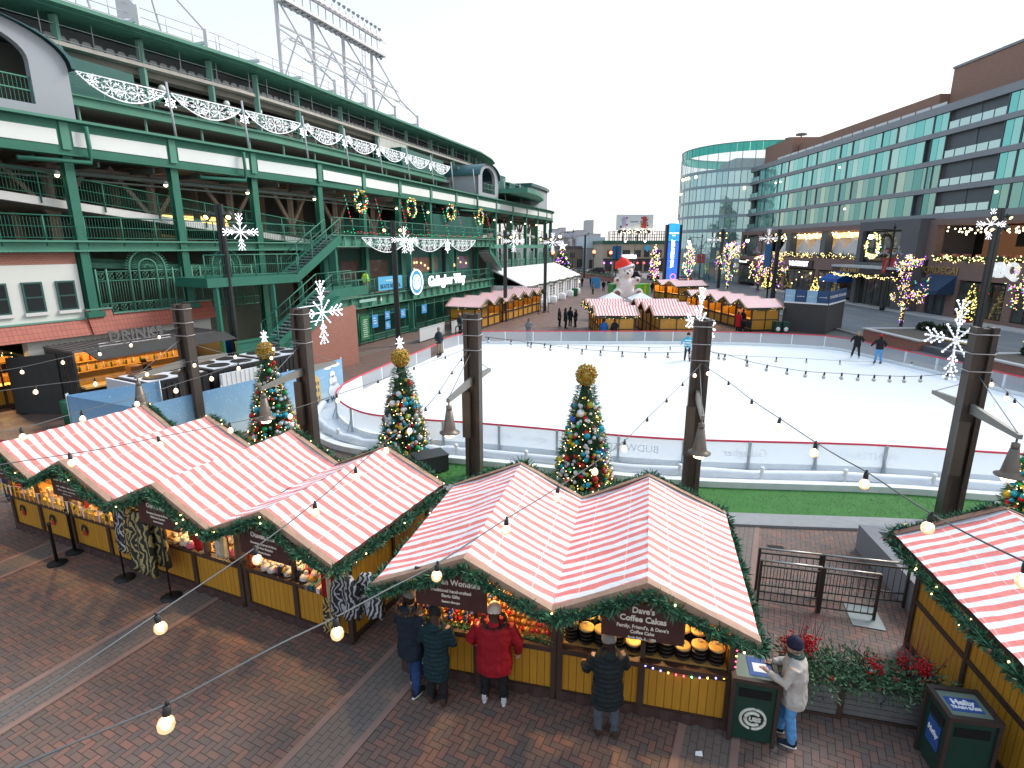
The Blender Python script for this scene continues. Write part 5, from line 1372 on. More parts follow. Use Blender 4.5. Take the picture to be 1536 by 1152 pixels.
# white lace of lit snowflakes strung between slender posts
LACE = mat('white_lit_lace', (.80, .82, .84), .5, var=.05, emit=.22)
def lace(nm, label, s0, s1, n_, out, ztop, drop, group, ends=True, fn=S, starr=.42):
 t = thing(nm, label, 'light garland', fn(s0, out, ztop), 0, group); Ls = (s1 - s0) / n_
 for k in range(n_):
  a = s0 + k * Ls; b_ = a + Ls; g = .03 * Ls; mb = MB()
  q = [fn(a + g + (Ls - 2 * g) * j / 16, out, ztop - drop * math.sin(math.pi * j / 16) ** .8) for j in range(17)]
  mb.tube(q, .03, 5); mb.tube([fn(a + g, out, ztop), fn(b_ - g, out, ztop)], .025, 5)
  for x0 in (.36, .64, .18, .82, .5):
   c_s = a + Ls * x0; dd = drop * math.sin(math.pi * x0) ** .8; R = dd * .47
   for j in range(8):
    t2 = math.pi * j / 4
    mb.tube([fn(c_s, out, ztop - dd * .5), fn(c_s + R * math.cos(t2), out, ztop - dd * .5 + R * math.sin(t2))], .016, 4)
    for f_ in (.5, .8):
     for sg in (-.7, .7):
      mb.tube([fn(c_s + R * f_ * math.cos(t2), out, ztop - dd * .5 + R * f_ * math.sin(t2)), fn(c_s + R * f_ * math.cos(t2) + R * .3 * math.cos(t2 + sg), out, ztop - dd * .5 + R * f_ * math.sin(t2) + R * .3 * math.sin(t2 + sg))], .012, 4)
  for j in range(60):
   x0 = ru(.06, .94); dd = drop * math.sin(math.pi * x0) ** .8; z_ = ztop - dd * ru(.05, .95); r_ = ru(.08, .2); t2 = ru(0, 3)
   mb.tube([fn(a + Ls * x0 - r_ * math.cos(t2), out, z_ - r_ * math.sin(t2) * .5), fn(a + Ls * x0 + r_ * math.cos(t2), out, z_ + r_ * math.sin(t2) * .5)], .011, 4)
  mb.build('lace_swag', LACE, t, True)
  if k < n_ - 1 or ends:
   mb = MB()
   for j in range(6):
    t2 = math.pi * j / 3 + math.pi / 2; R = starr
    mb.tube([fn(b_, out + .05, ztop - drop * .55), fn(b_ + R * math.cos(t2), out + .05, ztop - drop * .55 + R * math.sin(t2))], .03, 4)
    mb.tube([fn(b_ + R * .55 * math.cos(t2), out + .05, ztop - drop * .55 + R * .55 * math.sin(t2)), fn(b_ + R * .7 * math.cos(t2 + .5), out + .05, ztop - drop * .55 + R * .7 * math.sin(t2 + .5))], .022, 4)
    mb.tube([fn(b_ + R * .55 * math.cos(t2), out + .05, ztop - drop * .55 + R * .55 * math.sin(t2)), fn(b_ + R * .7 * math.cos(t2 - .5), out + .05, ztop - drop * .55 + R * .7 * math.sin(t2 - .5))], .022, 4)
   mb.build('star', ICEL, t, True)
 return t
lc = lace('light_lace', 'long row of white snowflake lace swags strung high along the stadium gallery', 16.9, 50, 8, -.45, 14.3, .86, None, False, starr=.32)
mb = MB()
for s in (20.95, 25.1, 29.3, 33.4, 37.6, 41.7, 45.9, 50, 55.2, 64.2, 70): mb.tube([S(s, -.15, 12.1), S(s, -.4, 14.75)], .055, 6)
mb.build('lace_post', mat('grey_slender_post', (.42, .45, .47), .45), lc, True)
lace('light_lace', 'white snowflake lace swags hung on the deck above the stadium entrance', 31.9, 51.6, 3, 1.42, 7.5, 1.0, None, False, starr=.62)
# steel light tower and gantry standing on the roof
PINKS = mat('pale_painted_steel', (.62, .60, .61), .5, var=.1, scale=.5)
lt = thing('light_tower', 'tall pale steel floodlight tower standing on the stadium roof', 'floodlight tower', SU(44, -7, 18.2))
def U(s, o, z): return SU(s, o, z)
tops = [37.9, 42.0, 46.2, 50.7]; feet = [38.8, 42.9, 47.6, 51.8]
for a in tops:
 mb = MB(); mb.beam(U(a, -9, 18.1), U(a, -9, 25.8), .24); mb.build('mast', PINKS, lt, True)
for a, b_ in zip(tops, feet):
 mb = MB(); mb.beam(U(a, -9, 25.5), U(b_ - .1, -6.6, 21), .13); mb.beam(U(b_ - .1, -6.6, 21), U(b_, -4.8, 19.3), .13); mb.beam(U(b_, -4.8, 18.2), U(b_, -4.8, 19.5), .2)
 mb.beam(U(a, -9, 18.7), U(b_, -4.8, 18.7), .14); mb.beam(U(a, -9, 23.3), U(b_ + .2, -6.9, 21.8), .08); mb.beam(U(a, -9, 19.4), U(a + .5, -7.6, 22.7), .1)
 mb.beam(U(a, -9, 22.3), U(b_, -5.6, 20), .06)
 mb.build('stay', PINKS, lt, True)
mb = MB()
for z, o in ((23.6, -9), (22.4, -8), (20.9, -6.7)): mb.beam(U(tops[0], o, z), U(tops[-1] + (1 if o > -8.5 else 0), o, z), .12)
for a, b_ in zip(tops, tops[1:]):
 m_ = (a + b_) / 2; R = (b_ - a) / 2
 mb.tube([U(m_ + R * math.cos(t), -9, 21.6 + 1.5 * math.sin(t)) for t in [math.pi * j / 12 for j in range(13)]], .05, 5)
mb.build('tie_beam', PINKS, lt, True)
mb = MB()
for z in (25.2, 26.6): mb.beam(U(37.4, -8.6, z), U(51.4, -8.6, z), .16, .3)
mb.beam(U(37.4, -8.2, 25.0), U(51.4, -8.2, 25.0), .9, .25); mb.beam(U(37.4, -8.2, 26.5), U(51.4, -8.2, 26.5), .3, .3)
for k in range(15): s = 37.6 + k * .97; mb.beam(U(s, -8.6, 25.0), U(s, -8.6, 27.2), .07)
mb.tube([U(37.4, -7.8, 26.1), U(51.6, -7.8, 26.1)], .03, 4)
mb.build('lamp_rack', PINKS, lt, True)
for z in (24.6, 26.2, 27.1):
 for k in range(20):
  s = 37.8 + k * .69; mb = MB(); mb.lathe([(.07, -.05), (.17, .12), (.19, .18)], U(s, -8.1, z), 8); mb.build('floodlight', mat('floodlight_shell', (.40, .40, .43), .4, .4), lt, True)
mb = MB()
for s in (48.2, 48.7): mb.beam(U(s, -8.4, 18.2), U(s, -8.4, 26), .05)
for k in range(16): mb.beam(U(48.2, -8.4, 18.5 + k * .48), U(48.7, -8.4, 18.5 + k * .48), .04)
mb.build('ladder', PINKS, lt, True)
ga = thing('roof_gantry', 'pale steel walkway running above the stadium roof edge at upper left', 'walkway', SU(25, -9, 18.2))
mb = MB(); mb.beam(U(10, -8.9, 19.6), U(29.8, -8.9, 19.6), .9, .3); mb.beam(U(29.9, -8.9, 19.6), U(49, -8.9, 19.6), .9, .3); mb.build('walkway_deck', PINKS, ga, True)
mb = MB()
for z in (20.2, 20.7): mb.tube([U(10, -8.5, z), U(29.8, -8.5, z), U(49, -8.5, z)], .03, 4)
for k in range(24): s = 10 + k * 1.65; mb.tube([U(s, -8.5, 19.7), U(s, -8.5, 20.7)], .03, 4)
mb.build('walkway_rail', PINKS, ga, True)
for s in (14.5, 18.6, 22.6, 26.5, 31, 35):
 mb = MB(); mb.beam(U(s, -8.9, 18.1), U(s, -8.9, 19.5), .22); mb.beam(U(s, -4.8, 18.1), U(s, -4.8, 19.4), .2) if s < 28 else None; mb.beam(U(s, -4.8, 18.7), U(s, -8.9, 18.9), .16)
 if s < 28: mb.beam(U(s, -4.8, 19.3), U(s - 1.0, -7, 22), .1); mb.beam(U(s - 1, -7, 22), U(s - 2.2, -9, 26), .1); mb.beam(U(s, -8.9, 19.3), U(s - 1.4, -8, 23.2), .1)
 mb.build('gantry_frame', PINKS, ga, True)
mb = MB(); mb.beam(U(10, -8, 23.2), U(25.3, -8, 23.2), .12); mb.build('gantry_tie', PINKS, ga, True)
mb = MB(); mb.beam(U(24.2, -8.6, 19.9), U(24.2, -8.6, 21.6), 1.0, .06); mb.build('gantry_panel', PINKS, ga, True)
# wreaths with coloured lamps and drop strings on the deck bays
WRG = mat('wreath_needles', (.03, .11, .05), .6, var=0, island=.6)
MULTI = glowmulti('multicolour_lamps', [(0, (1, .72, .2)), (.35, (1, .06, .04)), (.55, (.05, .8, .25)), (.75, (1, .8, .3)), (.9, (.1, .3, 1))], 1.5)
def wreath(pos, d, R, label, group=None, r=.13, lamp=MULTI, bow=None, n_=60):
 t = thing('wreath', label, 'wreath', pos, math.atan2(d.y, d.x), group)
 mb = MB(); lm = MB()
 mb.tube([(R * math.cos(a), 0, R * math.sin(a)) for a in [2 * math.pi * k / 20 for k in range(21)]], r * .6, 6)
 for k in range(500):
  a = rnd() * 6.283; c = Vector((R * math.cos(a), 0, R * math.sin(a))); dd = Vector((ru(-1, 1), ru(-1, 1), ru(-1, 1)))
  mb.blade(c, dd, r * ru(1.1, 1.9), r * .13)
 for k in range(n_):
  a = rnd() * 6.283; c = Vector((R * math.cos(a), 0, R * math.sin(a))) + Vector((ru(-1, 1), -abs(ru(.3, 1)), ru(-1, 1))) * r; lm.ball(c, R * .055, 6, 4)
 f = mb.build('wreath_ring', WRG, t); tag(lm.build('wreath_lamps', lamp, f), kind='stuff')
 if bow is not None:
  b_ = MB()
  for sg in (-1, 1): b_.ball((sg * R * .22, -r * 1.3, R), R * .2, 8, 6, sc=(1.2, .4, .8))
  b_.ball((0, -r * 1.4, R), R * .1, 6, 5); b_.build('bow', bow, t)
 return t
REDC = mat('red_ribbon', (.5, .012, .02), .5, var=.1); GOLDC = mat('gold_ribbon', (.5, .33, .05), .4, .2)
for i, (s, lab) in enumerate(((33.4, 'first coloured wreath on the stadium deck, nearest the stair'), (40.4, 'second coloured wreath from the left on the stadium deck'), (47.6, 'third coloured wreath above the green draped box'), (54.6, 'farthest coloured wreath on the stadium deck'))):
 c = S(s, .55, 9.95); d = (S(s + 1, .55, 9.95) - c)
 wreath(c, d, .66, lab, 'wreaths hung on the stadium deck', .17, bow=GOLDC)
ds = thing('deck_lights', 'strings of red and green lamps outlining the stadium deck bays', 'string lights', S(30, 1.25, 7.6))
lm = MB(); cw = MB()
for s in (31.6, 35.3, 38.8, 42.2, 46.0, 49.2, 53, 56.3):
 cw.tube([S(s, .6, 10.3), S(s, 1.16, 7.75)], .012, 4)
 for k in range(9): lm.ball(S(s, .6 + .07 * k, 10.2 - .27 * k), .035, 6, 4)
for k in range(70): lm.ball(S(30.5 + k * .38, 1.2, 7.85 + .05 * math.sin(k * 1.7)), .032, 6, 4)
cw.tube([S(30.5, 1.2, 7.85), S(57, 1.2, 7.85)], .012, 4)
c_ = cw.build('cable', CABLE, ds, True); tag(lm.build('lamps', glowmulti('red_green_lamps', [(0, (1, .03, .05)), (.5, (.02, .75, .3))], .9), c_, True), kind='stuff')
# stage steps, screens and barriers by the gates
for k, (s0, s1, o0) in enumerate(((34.5, 38.5, 4.2), (39, 43, 4.6))):
 mb = MB(); sband(mb, S, [s0, s1], o0, o0 + .05, .1, 1.0); sband(mb, S, [s0, s1], o0 - .02, o0 + .08, 1.0, 1.05)
 solo(mb, 'screen_barrier', mat('white_mesh_banner', (.50, .53, .54), .7, var=.1), ('white covered barrier nearest the ramp by the stadium gates', 'white covered barrier beside the black hand rail by the gates')[k], 'barrier', 'covered barriers by the gates')
bt = thing('ramp_rail', 'black sloping hand rail of the rink entry ramp', 'railing', S(40, 6, 0))
mb = MB()
for z in (1.0, .55): mb.beam(S(36.5, 6.2, z), S(41, 6.0, z + .35), .07)
for k in range(5): mb.beam(S(36.5 + k * 1.1, 6.2 - .05 * k, 0), S(36.5 + k * 1.1, 6.2 - .05 * k, 1.0 + .09 * k), .07)
mb.build('rail_frame', mat('black_steel', (.02, .02, .022), .5), bt, True)
# ================================================================ glass fronted hotel across the street
random.seed(77)
def glass_mat(name, a, b_, c_, metal=.75, rough=.05):
 m, nt, b, o = newmat(name)
 g = nt.nodes.new('ShaderNodeNewGeometry')
 v = coords(nt)
 c = ramp(nt, g.outputs['Random Per Island'], [(0, a), (.45, b_), (.75, c_), (1, a)])
 nt.links.new(c, b.inputs['Base Color']); b.inputs['Metallic'].default_value = metal; b.inputs['Roughness'].default_value = rough
 bumpn(nt, b, noise(nt, .5, 2, v), .06, .5)
 return m
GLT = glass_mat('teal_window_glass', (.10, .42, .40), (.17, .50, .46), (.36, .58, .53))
GLD = glass_mat('teal_glass_dark_reflection', (.05, .20, .18), (.11, .30, .27), (.34, .46, .38), .8)  # darker reflections in the lower floors, put into the glass colour
GLP = glass_mat('tower_glass', (.30, .46, .46), (.38, .54, .53), (.44, .60, .58), .7)  # same glass in a lighter tone, pale sky reflection put into its colour
BAND = mat('grey_metal_band', (.21, .235, .255), .45, .35, var=.12, scale=.3)
MULL = mat('dark_mullion', (.09, .11, .12), .5, .3, var=.1)
BRKM = brick_mat('mauve_brick', (.25, .155, .13), (.21, .13, .11), (.17, .13, .12), 1)
BRKP = brick_mat('penthouse_brick', (.36, .19, .13), (.30, .165, .12), (.22, .16, .13), 1)
GRYB = brick_mat('dark_grey_brick', (.13, .13, .14), (.115, .115, .125), (.10, .10, .105), 1)
DARKI = mat('dark_interior', (.018, .018, .018), .8, var=.3)
ht = thing('hotel', 'long glass and brick hotel with grey floor bands across the street', 'hotel', (44, 75, 0))
def hb(mb, nm, m, parent=None): return mb.build(nm, m, parent or ht, True)
HX = 44.0
Y0, Y1 = 42, 109.5
mb = MB(); mb.bx(HX + .35, Y0, 9.65, HX + 17, Y1 - 4.2, 20.8); hb(mb, 'hotel_block', MULL)
for i, (z0, z1) in enumerate(((9.6, 10.2), (12.35, 12.85), (15.1, 15.6), (17.85, 18.35), (20.1, 20.85))):
 mb = MB(); mb.bx(HX - .12, Y0, z0, HX + .3, Y1, z1)
 hb(mb, 'floor_band', BAND)
 mb = MB(); mb.bx(HX + .31, Y0, z1 - .1, HX + 4, Y1, z1 - .02) if i < 4 else None
 if mb.v: hb(mb, 'balcony_floor', BAND)
bays = [(44, 48.5), (48.7, 52), (52.2, 54), None, (61.1, 63), (63.2, 68.6), (68.9, 71.4), (71.6, 77.3), (77.6, 80), (80.3, 86), (86.3, 88.7), (89, 94.5), (94.8, 97), (97.3, 103), (103.2, 105.3)]
LAMPW = glow('window_lamp', (1, .72, .35), 5)
for fl, (z0, z1) in enumerate(((10.2, 12.35), (12.85, 15.1), (15.6, 17.85), (18.35, 20.1))):
 sh = (1.3, -.9, .8, 0)[fl]
 for bay in bays:
  if bay is None: continue
  a, b_ = bay; a += sh if a > 62 and a < 104 else 0; b_ += sh if b_ > 64 and b_ < 104 else 0
  f = MB()
  f.bx(HX + .05, a - .12, z0, HX + .3, a, z1); f.bx(HX + .05, b_, z0, HX + .3, b_ + .12, z1); f.bx(HX + .14, a - .06, z0 + .01, HX + .28, b_ + .06, z0 + .1)
  fo = hb(f, 'window_frame', MULL)
  n_ = max(2, round((b_ - a) / 1.25)); mb = MB()
  for k in range(n_):
   ya = a + (b_ - a) * k / n_ + .025; yb = a + (b_ - a) * (k + 1) / n_ - .025; j = ru(-.006, .006)
   mb.quad((HX + .1 + j, yb, z0), (HX + .1, ya, z0), (HX + .1, ya, z1), (HX + .1 + j, yb, z1))
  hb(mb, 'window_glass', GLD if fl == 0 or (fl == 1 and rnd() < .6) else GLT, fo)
  if rnd() < .14:
   mb = MB(); mb.ball((HX + .02, ru(a + .4, b_ - .4), z1 - .6), .12, 8, 5, sc=(.3, 1, 1)); hb(mb, 'window_lamp', LAMPW, fo)
 # recessed balconies
 for a, b_ in ((54.15, 60.95), (105.5, 109.4)):
  mb = MB(); mb.bx(HX + 1.9, a, z0, HX + 2.0, b_, z1); mb.bx(HX + .3, a - .1, z0, HX + 2, a + .02, z1); mb.bx(HX + .3, b_ - .02, z0, HX + 2, b_ + .1, z1); hb(mb, 'balcony_wall', BRKP)
  for c in ((a + b_) / 2 - 1.7, (a + b_) / 2 + 1.7):
   if b_ - a < 5 and c > (a + b_) / 2: continue
   mb = MB(); mb.bx(HX + 1.85, c - .9, z0, HX + 1.89, c + .9, z1 - .25); d_ = hb(mb, 'balcony_door', MULL)
   mb = MB()
   for k in (-.45, .45): mb.quad((HX + 1.84, c + k + .4, z0 + .1), (HX + 1.84, c + k - .4, z0 + .1), (HX + 1.84, c + k - .4, z1 - .35), (HX + 1.84, c + k + .4, z1 - .35))
   hb(mb, 'door_glass', GLT, d_)
  n_ = 5 if b_ - a > 5 else 3
  for k in range(n_):
   ya = a + (b_ - a) * k / n_ + .06; yb = a + (b_ - a) * (k + 1) / n_ - .06
   mb = MB(); mb.bx(HX + .1, ya, z0 + .06, HX + .13, yb, z0 + .75); hb(mb, 'balcony_guard', GLP)
  mb = MB(); mb.bx(HX + .3, (a + b_) / 2 - .25, z0, HX + 1.9, (a + b_) / 2 + .05, z1); hb(mb, 'balcony_fin', MULL)
# roof level
mb = MB(); mb.bx(HX + 3, 67.1, 20.86, HX + 16, 98, 23.2); hb(mb, 'roof_parapet', BRKP)
y = 62
while y < 99:
 mb = MB(); mb.bx(HX + .25, y, 20.86, HX + .29, y + 2.1, 21.25); hb(mb, 'roof_guard', mat('pale_glass_guard', (.50, .55, .55), .2, .2, var=.05)); y += 2.35
mb = MB(); mb.bx(HX + 4, 36, 20.86, HX + 18, 67, 25.6); hb(mb, 'brick_penthouse', BRKP)
mb = MB(); mb.bx(HX + 3.9, 36, 25.605, HX + 18, 67.1, 25.85); hb(mb, 'penthouse_coping', BAND)
mb = MB(); mb.bx(HX + 2, 98.2, 20.86, HX + 18, 108.5, 24.3); hb(mb, 'brick_mass', BRKP)
mb = MB()
for k in range(3): mb.lathe([(.9, 0), (.9, .25), (.2, .4)], (HX + 6, 104 + 4 * k, 25.6), 10); mb.tube([(HX + 6, 104 + 4 * k, 24.3), (HX + 6, 104 + 4 * k, 25.7)], .1, 6)
hb(mb, 'roof_vents', BAND)
# rounded glass corner
TC = Vector((48.6, 121.5)); TR = 13.4; NS = 44
def T(a, z, r=TR): return Vector((TC.x - r * math.cos(a), TC.y + r * math.sin(a) * 1.0, z))
tw = MB(); A0, A1 = -1.75, 1.9
for z0, z1 in ((.5, 3.9), (4.6, 9.6), (10.2, 12.35), (12.85, 15.1), (15.6, 17.85), (18.35, 20.6)):
 for k in range(NS):
  a = A0 + (A1 - A0) * k / NS; b_ = A0 + (A1 - A0) * (k + 1) / NS - .006
  tw.quad(T(b_, z0), T(a, z0), T(a, z1), T(b_, z1))
hb(tw, 'curved_glass', GLP)
tw = MB()
for k in range(NS):
 a = A0 + (A1 - A0) * k / NS; b_ = A0 + (A1 - A0) * (k + 1) / NS - .004
 for z0, z1 in ((21.1, 23.9),): tw.quad(T(b_, z0), T(a, z0), T(a, z1), T(b_, z1))
hb(tw, 'crown_glass', facing_glass('clear_crown_glass', (.6, .78, .75), .30))
tw = MB()
for k in range(NS):
 a = A0 + (A1 - A0) * k / NS; b_ = A0 + (A1 - A0) * (k + 1) / NS - .004
 tw.quad(T(b_, 23.95), T(a, 23.95), T(a, 25.5), T(b_, 25.5)); tw.quad(T(b_, 23.95, TR - .1), T(a, 23.95, TR - .1), T(a, 25.5, TR - .1), T(b_, 25.5, TR - .1))
hb(tw, 'crown_band', mat('green_crown_glass', (.05, .42, .33), .12, .4, var=.1))
tw = MB()
for z0, z1 in ((.0, .5), (3.9, 4.6), (9.6, 10.2), (12.35, 12.85), (15.1, 15.6), (17.85, 18.35), (20.6, 21.1), (25.5, 25.6)):
 vs = []; fs = []
 for k in range(NS + 1):
  a = A0 + (A1 - A0) * k / NS; vs += [T(a, z0, TR + .1), T(a, z1, TR + .1), T(a, z1, TR - .4), T(a, z0, TR - .4)]
 for k in range(NS):
  for j in range(4): fs.append((k * 4 + j, k * 4 + (j + 1) % 4, k * 4 + 4 + (j + 1) % 4, k * 4 + 4 + j))
 tw.add(vs, fs)
hb(tw, 'tower_band', mat('blue_grey_band', (.20, .28, .31), .3, .4, var=.1))
tw = MB()
for k in range(0, NS + 1, 2):
 a = A0 + (A1 - A0) * k / NS; tw.beam(T(a, 10.2, TR + .03), T(a, 25.5, TR + .03), .09)
hb(tw, 'tower_mullion', mat('teal_mullion', (.20, .33, .33), .4, .4))
tw = MB(); tw.lathe([(TR - 1, 20.95), (TR - 1, 21.05), (.1, 21.06)], (TC.x, TC.y, 0), 32); tw.lathe([(TR - 2, 0), (TR - 2, 20)], (TC.x, TC.y, 0), 32); tw.bx(TC.x - 4, TC.y - 3, 21, TC.x + 8, TC.y + 6, 24); hb(tw, 'tower_core', mat('tower_core', (.30, .33, .33), .8))
tw = MB()
for k in range(11):
 a = -.9 + .0 * k; tw.ball(T(ru(-1.2, .9), random.choice([12, 14.8, 17.5, 20.2]), TR + .02), .25, 6, 4)
hb(tw, 'tower_lamps', LAMPW)
# two storey brick base
pd = MB()
pd.bx(HX + 4.5, Y0, 0, HX + 16, 110, 9.58); hb(pd, 'podium_core', DARKI)
pd = MB(); pd.bx(HX - .6, Y0, 9.0, HX + 4.4, 110, 9.58); hb(pd, 'podium_soffit', BRKM)
pd = MB(); pd.bx(HX - .6, Y0, 3.75, HX + 4.4, 59.6, 5.55); pd.bx(HX - .6, 71.3, 3.75, HX + 4.4, 110, 5.3); hb(pd, 'podium_band', BRKM)
for a, b_ in ((42, 44), (48.7, 49.6), (55, 56.3), (59.1, 60.2), (70.8, 72), (80.6, 81.4), (90.6, 91.4), (99, 101.4), (108.5, 110)):
 mb = MB(); mb.bx(HX - .64, a, 0, HX + .2, b_, 3.745); hb(mb, 'brick_pier', BRKM)
for a, b_ in ((42, 44), (59.1, 60.6), (70.8, 72), (98, 102), (108.5, 110)):
 mb = MB(); mb.bx(HX - .64, a, 5.56, HX + .2, b_, 8.98); hb(mb, 'brick_pier', BRKM)
for y in (80.7, 90.8):
 mb = MB(); mb.bx(HX - .5, y - .6, 5.31, HX + .6, y + .6, 8.98); hb(mb, 'terrace_pillar', MULL)
# terraces
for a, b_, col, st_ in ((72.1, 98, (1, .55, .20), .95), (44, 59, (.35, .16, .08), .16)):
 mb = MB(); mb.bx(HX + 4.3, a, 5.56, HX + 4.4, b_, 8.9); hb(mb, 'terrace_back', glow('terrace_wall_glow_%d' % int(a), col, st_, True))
 lm = MB(); y = a + .3
 while y < b_:
  for k in range(3): lm.ball((HX + ru(-.1, 2), y + ru(-.4, .4), 8.3 + ru(-.25, .5)), .085, 6, 4)
  y += .55
 tag(hb(lm, 'terrace_lamps', glow('terrace_lamp', (1, .80, .50), 2.6)), kind='stuff')
 mb = MB()
 for k in range(1500 if a < 60 else 1300):
  y = ru(a, b_); mb.blade((HX - .62 + ru(-.1, .25), y, 5.62 + .12 * math.sin(y * 3) + ru(-.1, .25)), (ru(-1, 1), ru(-1, 1), ru(-.6, 1)), .3, .05)
 gl = hb(mb, 'terrace_garland', WRG); tag(gl, kind='stuff')
 lm = MB()
 for k in range(190): y = ru(a, b_); lm.ball((HX - .72 + ru(-.2, .1), y, 5.68 + .16 * math.sin(y * 3) + ru(-.2, .3)), .045, 5, 4)
 tag(hb(lm, 'garland_lamps', glow('garland_gold_lamp', (1, .72, .30), 1.9), gl), kind='stuff')
TENT = mat('white_canvas_tent', (.70, .72, .72), .8, var=.08)
for c, w_ in ((75.5, 4.4), (79, 3), (84.4, 4.2), (88.5, 3.6), (94, 4)):
 mb = MB(); mb.prism([(HX + .8, c - w_ / 2, 5.5), (HX + .8, c + w_ / 2, 5.5), (HX + .8, c + w_ / 2, 6.3), (HX + .8, c, 8.1), (HX + .8, c - w_ / 2, 6.3)], (3, 0, 0)); hb(mb, 'terrace_tent', TENT)
for k in range(10):
 y = 45 + k * 1.45; mb = MB(); mb.bx(HX - .2, y, 5.56, HX + .2, y + .5, 6.2); hb(mb, 'terrace_chair', mat('salmon_seat', (.45, .15, .10), .6))
for a, b_ in ((46, 47.5), (51, 55)):
 mb = MB(); mb.bx(HX + 4.1, a, 6.9, HX + 4.25, b_, 8.2); hb(mb, 'terrace_screen', DARKI)
# upper windows of the left brick part, shops below
SHOPG = mat('shop_glass', (.045, .05, .045), .07, var=.7, scale=.8, spec=.7)
SHOPF = mat('shop_frame', (.022, .024, .026), .5, .3)
def shopwin(a, b_, z0, z1, n_, lit=0, x=HX - .62):
 f = MB(); f.bx(x + .1, a, z0, x + .3, b_, z1); fo = hb(f, 'shop_window', SHOPF)
 for k in range(n_):
  ya = a + (b_ - a) * k / n_ + .07; yb = a + (b_ - a) * (k + 1) / n_ - .07
  mb = MB(); mb.bx(x + .06, ya, z0 + .08, x + .095, yb, z1 - .1); hb(mb, 'pane', SHOPG, fo)
 if lit:
  mb = MB()
  for k in range(lit): mb.ball((x + .05, ru(a + .3, b_ - .3), ru(z0 + .8, z1 - .3)), ru(.06, .14), 6, 4, sc=(.3, 1.6, 1))
  hb(mb, 'shop_lamps', glow('shop_lamp', (1, .68, .28), 4), fo)
shopwin(102.3, 106.5, 5.4, 8.6, 5); shopwin(106.9, 108.3, 5.4, 8.6, 2)
for a, b_, n_, l in ((44.1, 48.6, 4, 4), (49.7, 54.9, 4, 3), (72.1, 80.5, 5, 5), (81.5, 90.5, 6, 5), (91.5, 98.9, 5, 6), (101.5, 108.4, 5, 4)): shopwin(a, b_, .45, 3.6, n_, l)
mb = MB(); mb.bx(HX - .66, 44, 0, HX, 55, .44); hb(mb, 'stall_riser', BRKM)
SGNK = mat('black_sign_panel', (.02, .02, .022), .5)
def xframe(y, z, x): return frame((x, y, z), (0, -1, 0), (0, 0, 1))
mb = MB(); mb.bx(HX - .75, 82.2, 3.85, HX - .61, 88.8, 4.95); q = hb(mb, 'shop_sign', SGNK); text('WINTERFEST', 1.0, xframe(86.3, 4.4, HX - .76), WLET, q, .02, bold=.02)
mb = MB(); mb.bx(HX - .75, 103.8, 3.8, HX - .61, 110, 4.7); q = hb(mb, 'shop_sign', SGNK); text('#8', .9, xframe(107, 4.25, HX - .76), WLET, q, .02, bold=.01)
GOLDL = mat('brass_letters', (.42, .30, .12), .35, .6)
text('MORDECAI', .95, xframe(58.05, 4.55, HX - .66), GOLDL, ht, .04, bold=.02, name='wall_lettering', sx=1.15)
text('BBQ', 1.75, xframe(50.25, 4.82, HX - .68), mat('white_channel_letter', (.75, .76, .75), .5, emit=.25), ht, .1, bold=.09, name='wall_lettering', sx=.95)
text('S', 1.3, xframe(47.6, 4.8, HX - .68), mat('red_channel_letter', (.5, .03, .02), .5), ht, .1, bold=.05, name='wall_lettering')
wreath(Vector((HX - .75, 51.6, 3.0)), Vector((0, -1, 0)), .42, 'small red wreath on the restaurant window below white BBQ letters', None, .2, glow('red_wreath_lamp', (1, .03, .03), 1.5), n_=90)
AWN = mat('navy_awning', (.015, .045, .10), .7, var=.2); AWB = mat('blue_awning', (.01, .11, .42), .6, var=.15)
def awning(y0, y1, z0, z1, d, m):
 mb = MB(); x = HX - .62; mb.prism([(x, y0, z0), (x - d, y0, z0), (x - d, y0, z0 + .35), (x, y0, z1)], (0, y1 - y0, 0)); return hb(mb, 'awning', m)
awning(55.4, 58.9, 2.3, 4.1, 1.7, AWN)
mb = MB(); mb.bx(HX - .55, 55.5, .1, HX - .5, 58.8, 2.28); q = hb(mb, 'door', mat('navy_door', (.012, .03, .06), .4))
mb = MB()
for k in range(3): mb.bx(HX - .58, 55.7 + k * 1.05, .3, HX - .555, 56.5 + k * 1.05, 2.1)
hb(mb, 'door_glass', SHOPG, q)
awning(71.9, 76, 2.5, 3.95, 2.2, AWB)
for y in (72, 74, 75.9):
 mb = MB(); mb.bx(HX - 2.75, y - .05, 0, HX - 2.65, y + .05, 2.5); hb(mb, 'awning_post', AWB)
# grey entrance block
mb = MB(); mb.bx(42.4, 60.3, 0, HX + 4.4, 63, 9.75); mb.bx(42.4, 69.9, 0, HX + 4.4, 70.7, 9.75); mb.bx(42.4, 63.001, 8.7, HX + 4.4, 69.899, 9.75); mb.bx(42.4, 63.001, 3.9, HX + 4.4, 69.899, 5.1); hb(mb, 'entrance_block', GRYB)
mb = MB(); mb.bx(42.9, 63.001, 5.1, 43.1, 69.899, 8.699); q = hb(mb, 'entrance_window', SHOPF)
for k in range(4):
 for z0, z1 in ((5.3, 6.6), (6.75, 8.5)):
  mb = MB(); mb.bx(42.86, 63.2 + k * 1.66, z0, 42.895, 64.7 + k * 1.66, z1); hb(mb, 'pane', SHOPG, q)
wreath(Vector((42.2, 67.1, 7.0)), Vector((0, -1, 0)), 1.22, 'large gold lit wreath on the grey hotel entrance window', None, .26, glowmulti('gold_white_lamps', [(0, (1, .72, .2)), (.6, (.7, .95, .95)), (.8, (1, .8, .3))], 1.3), bow=GOLDC, n_=170)
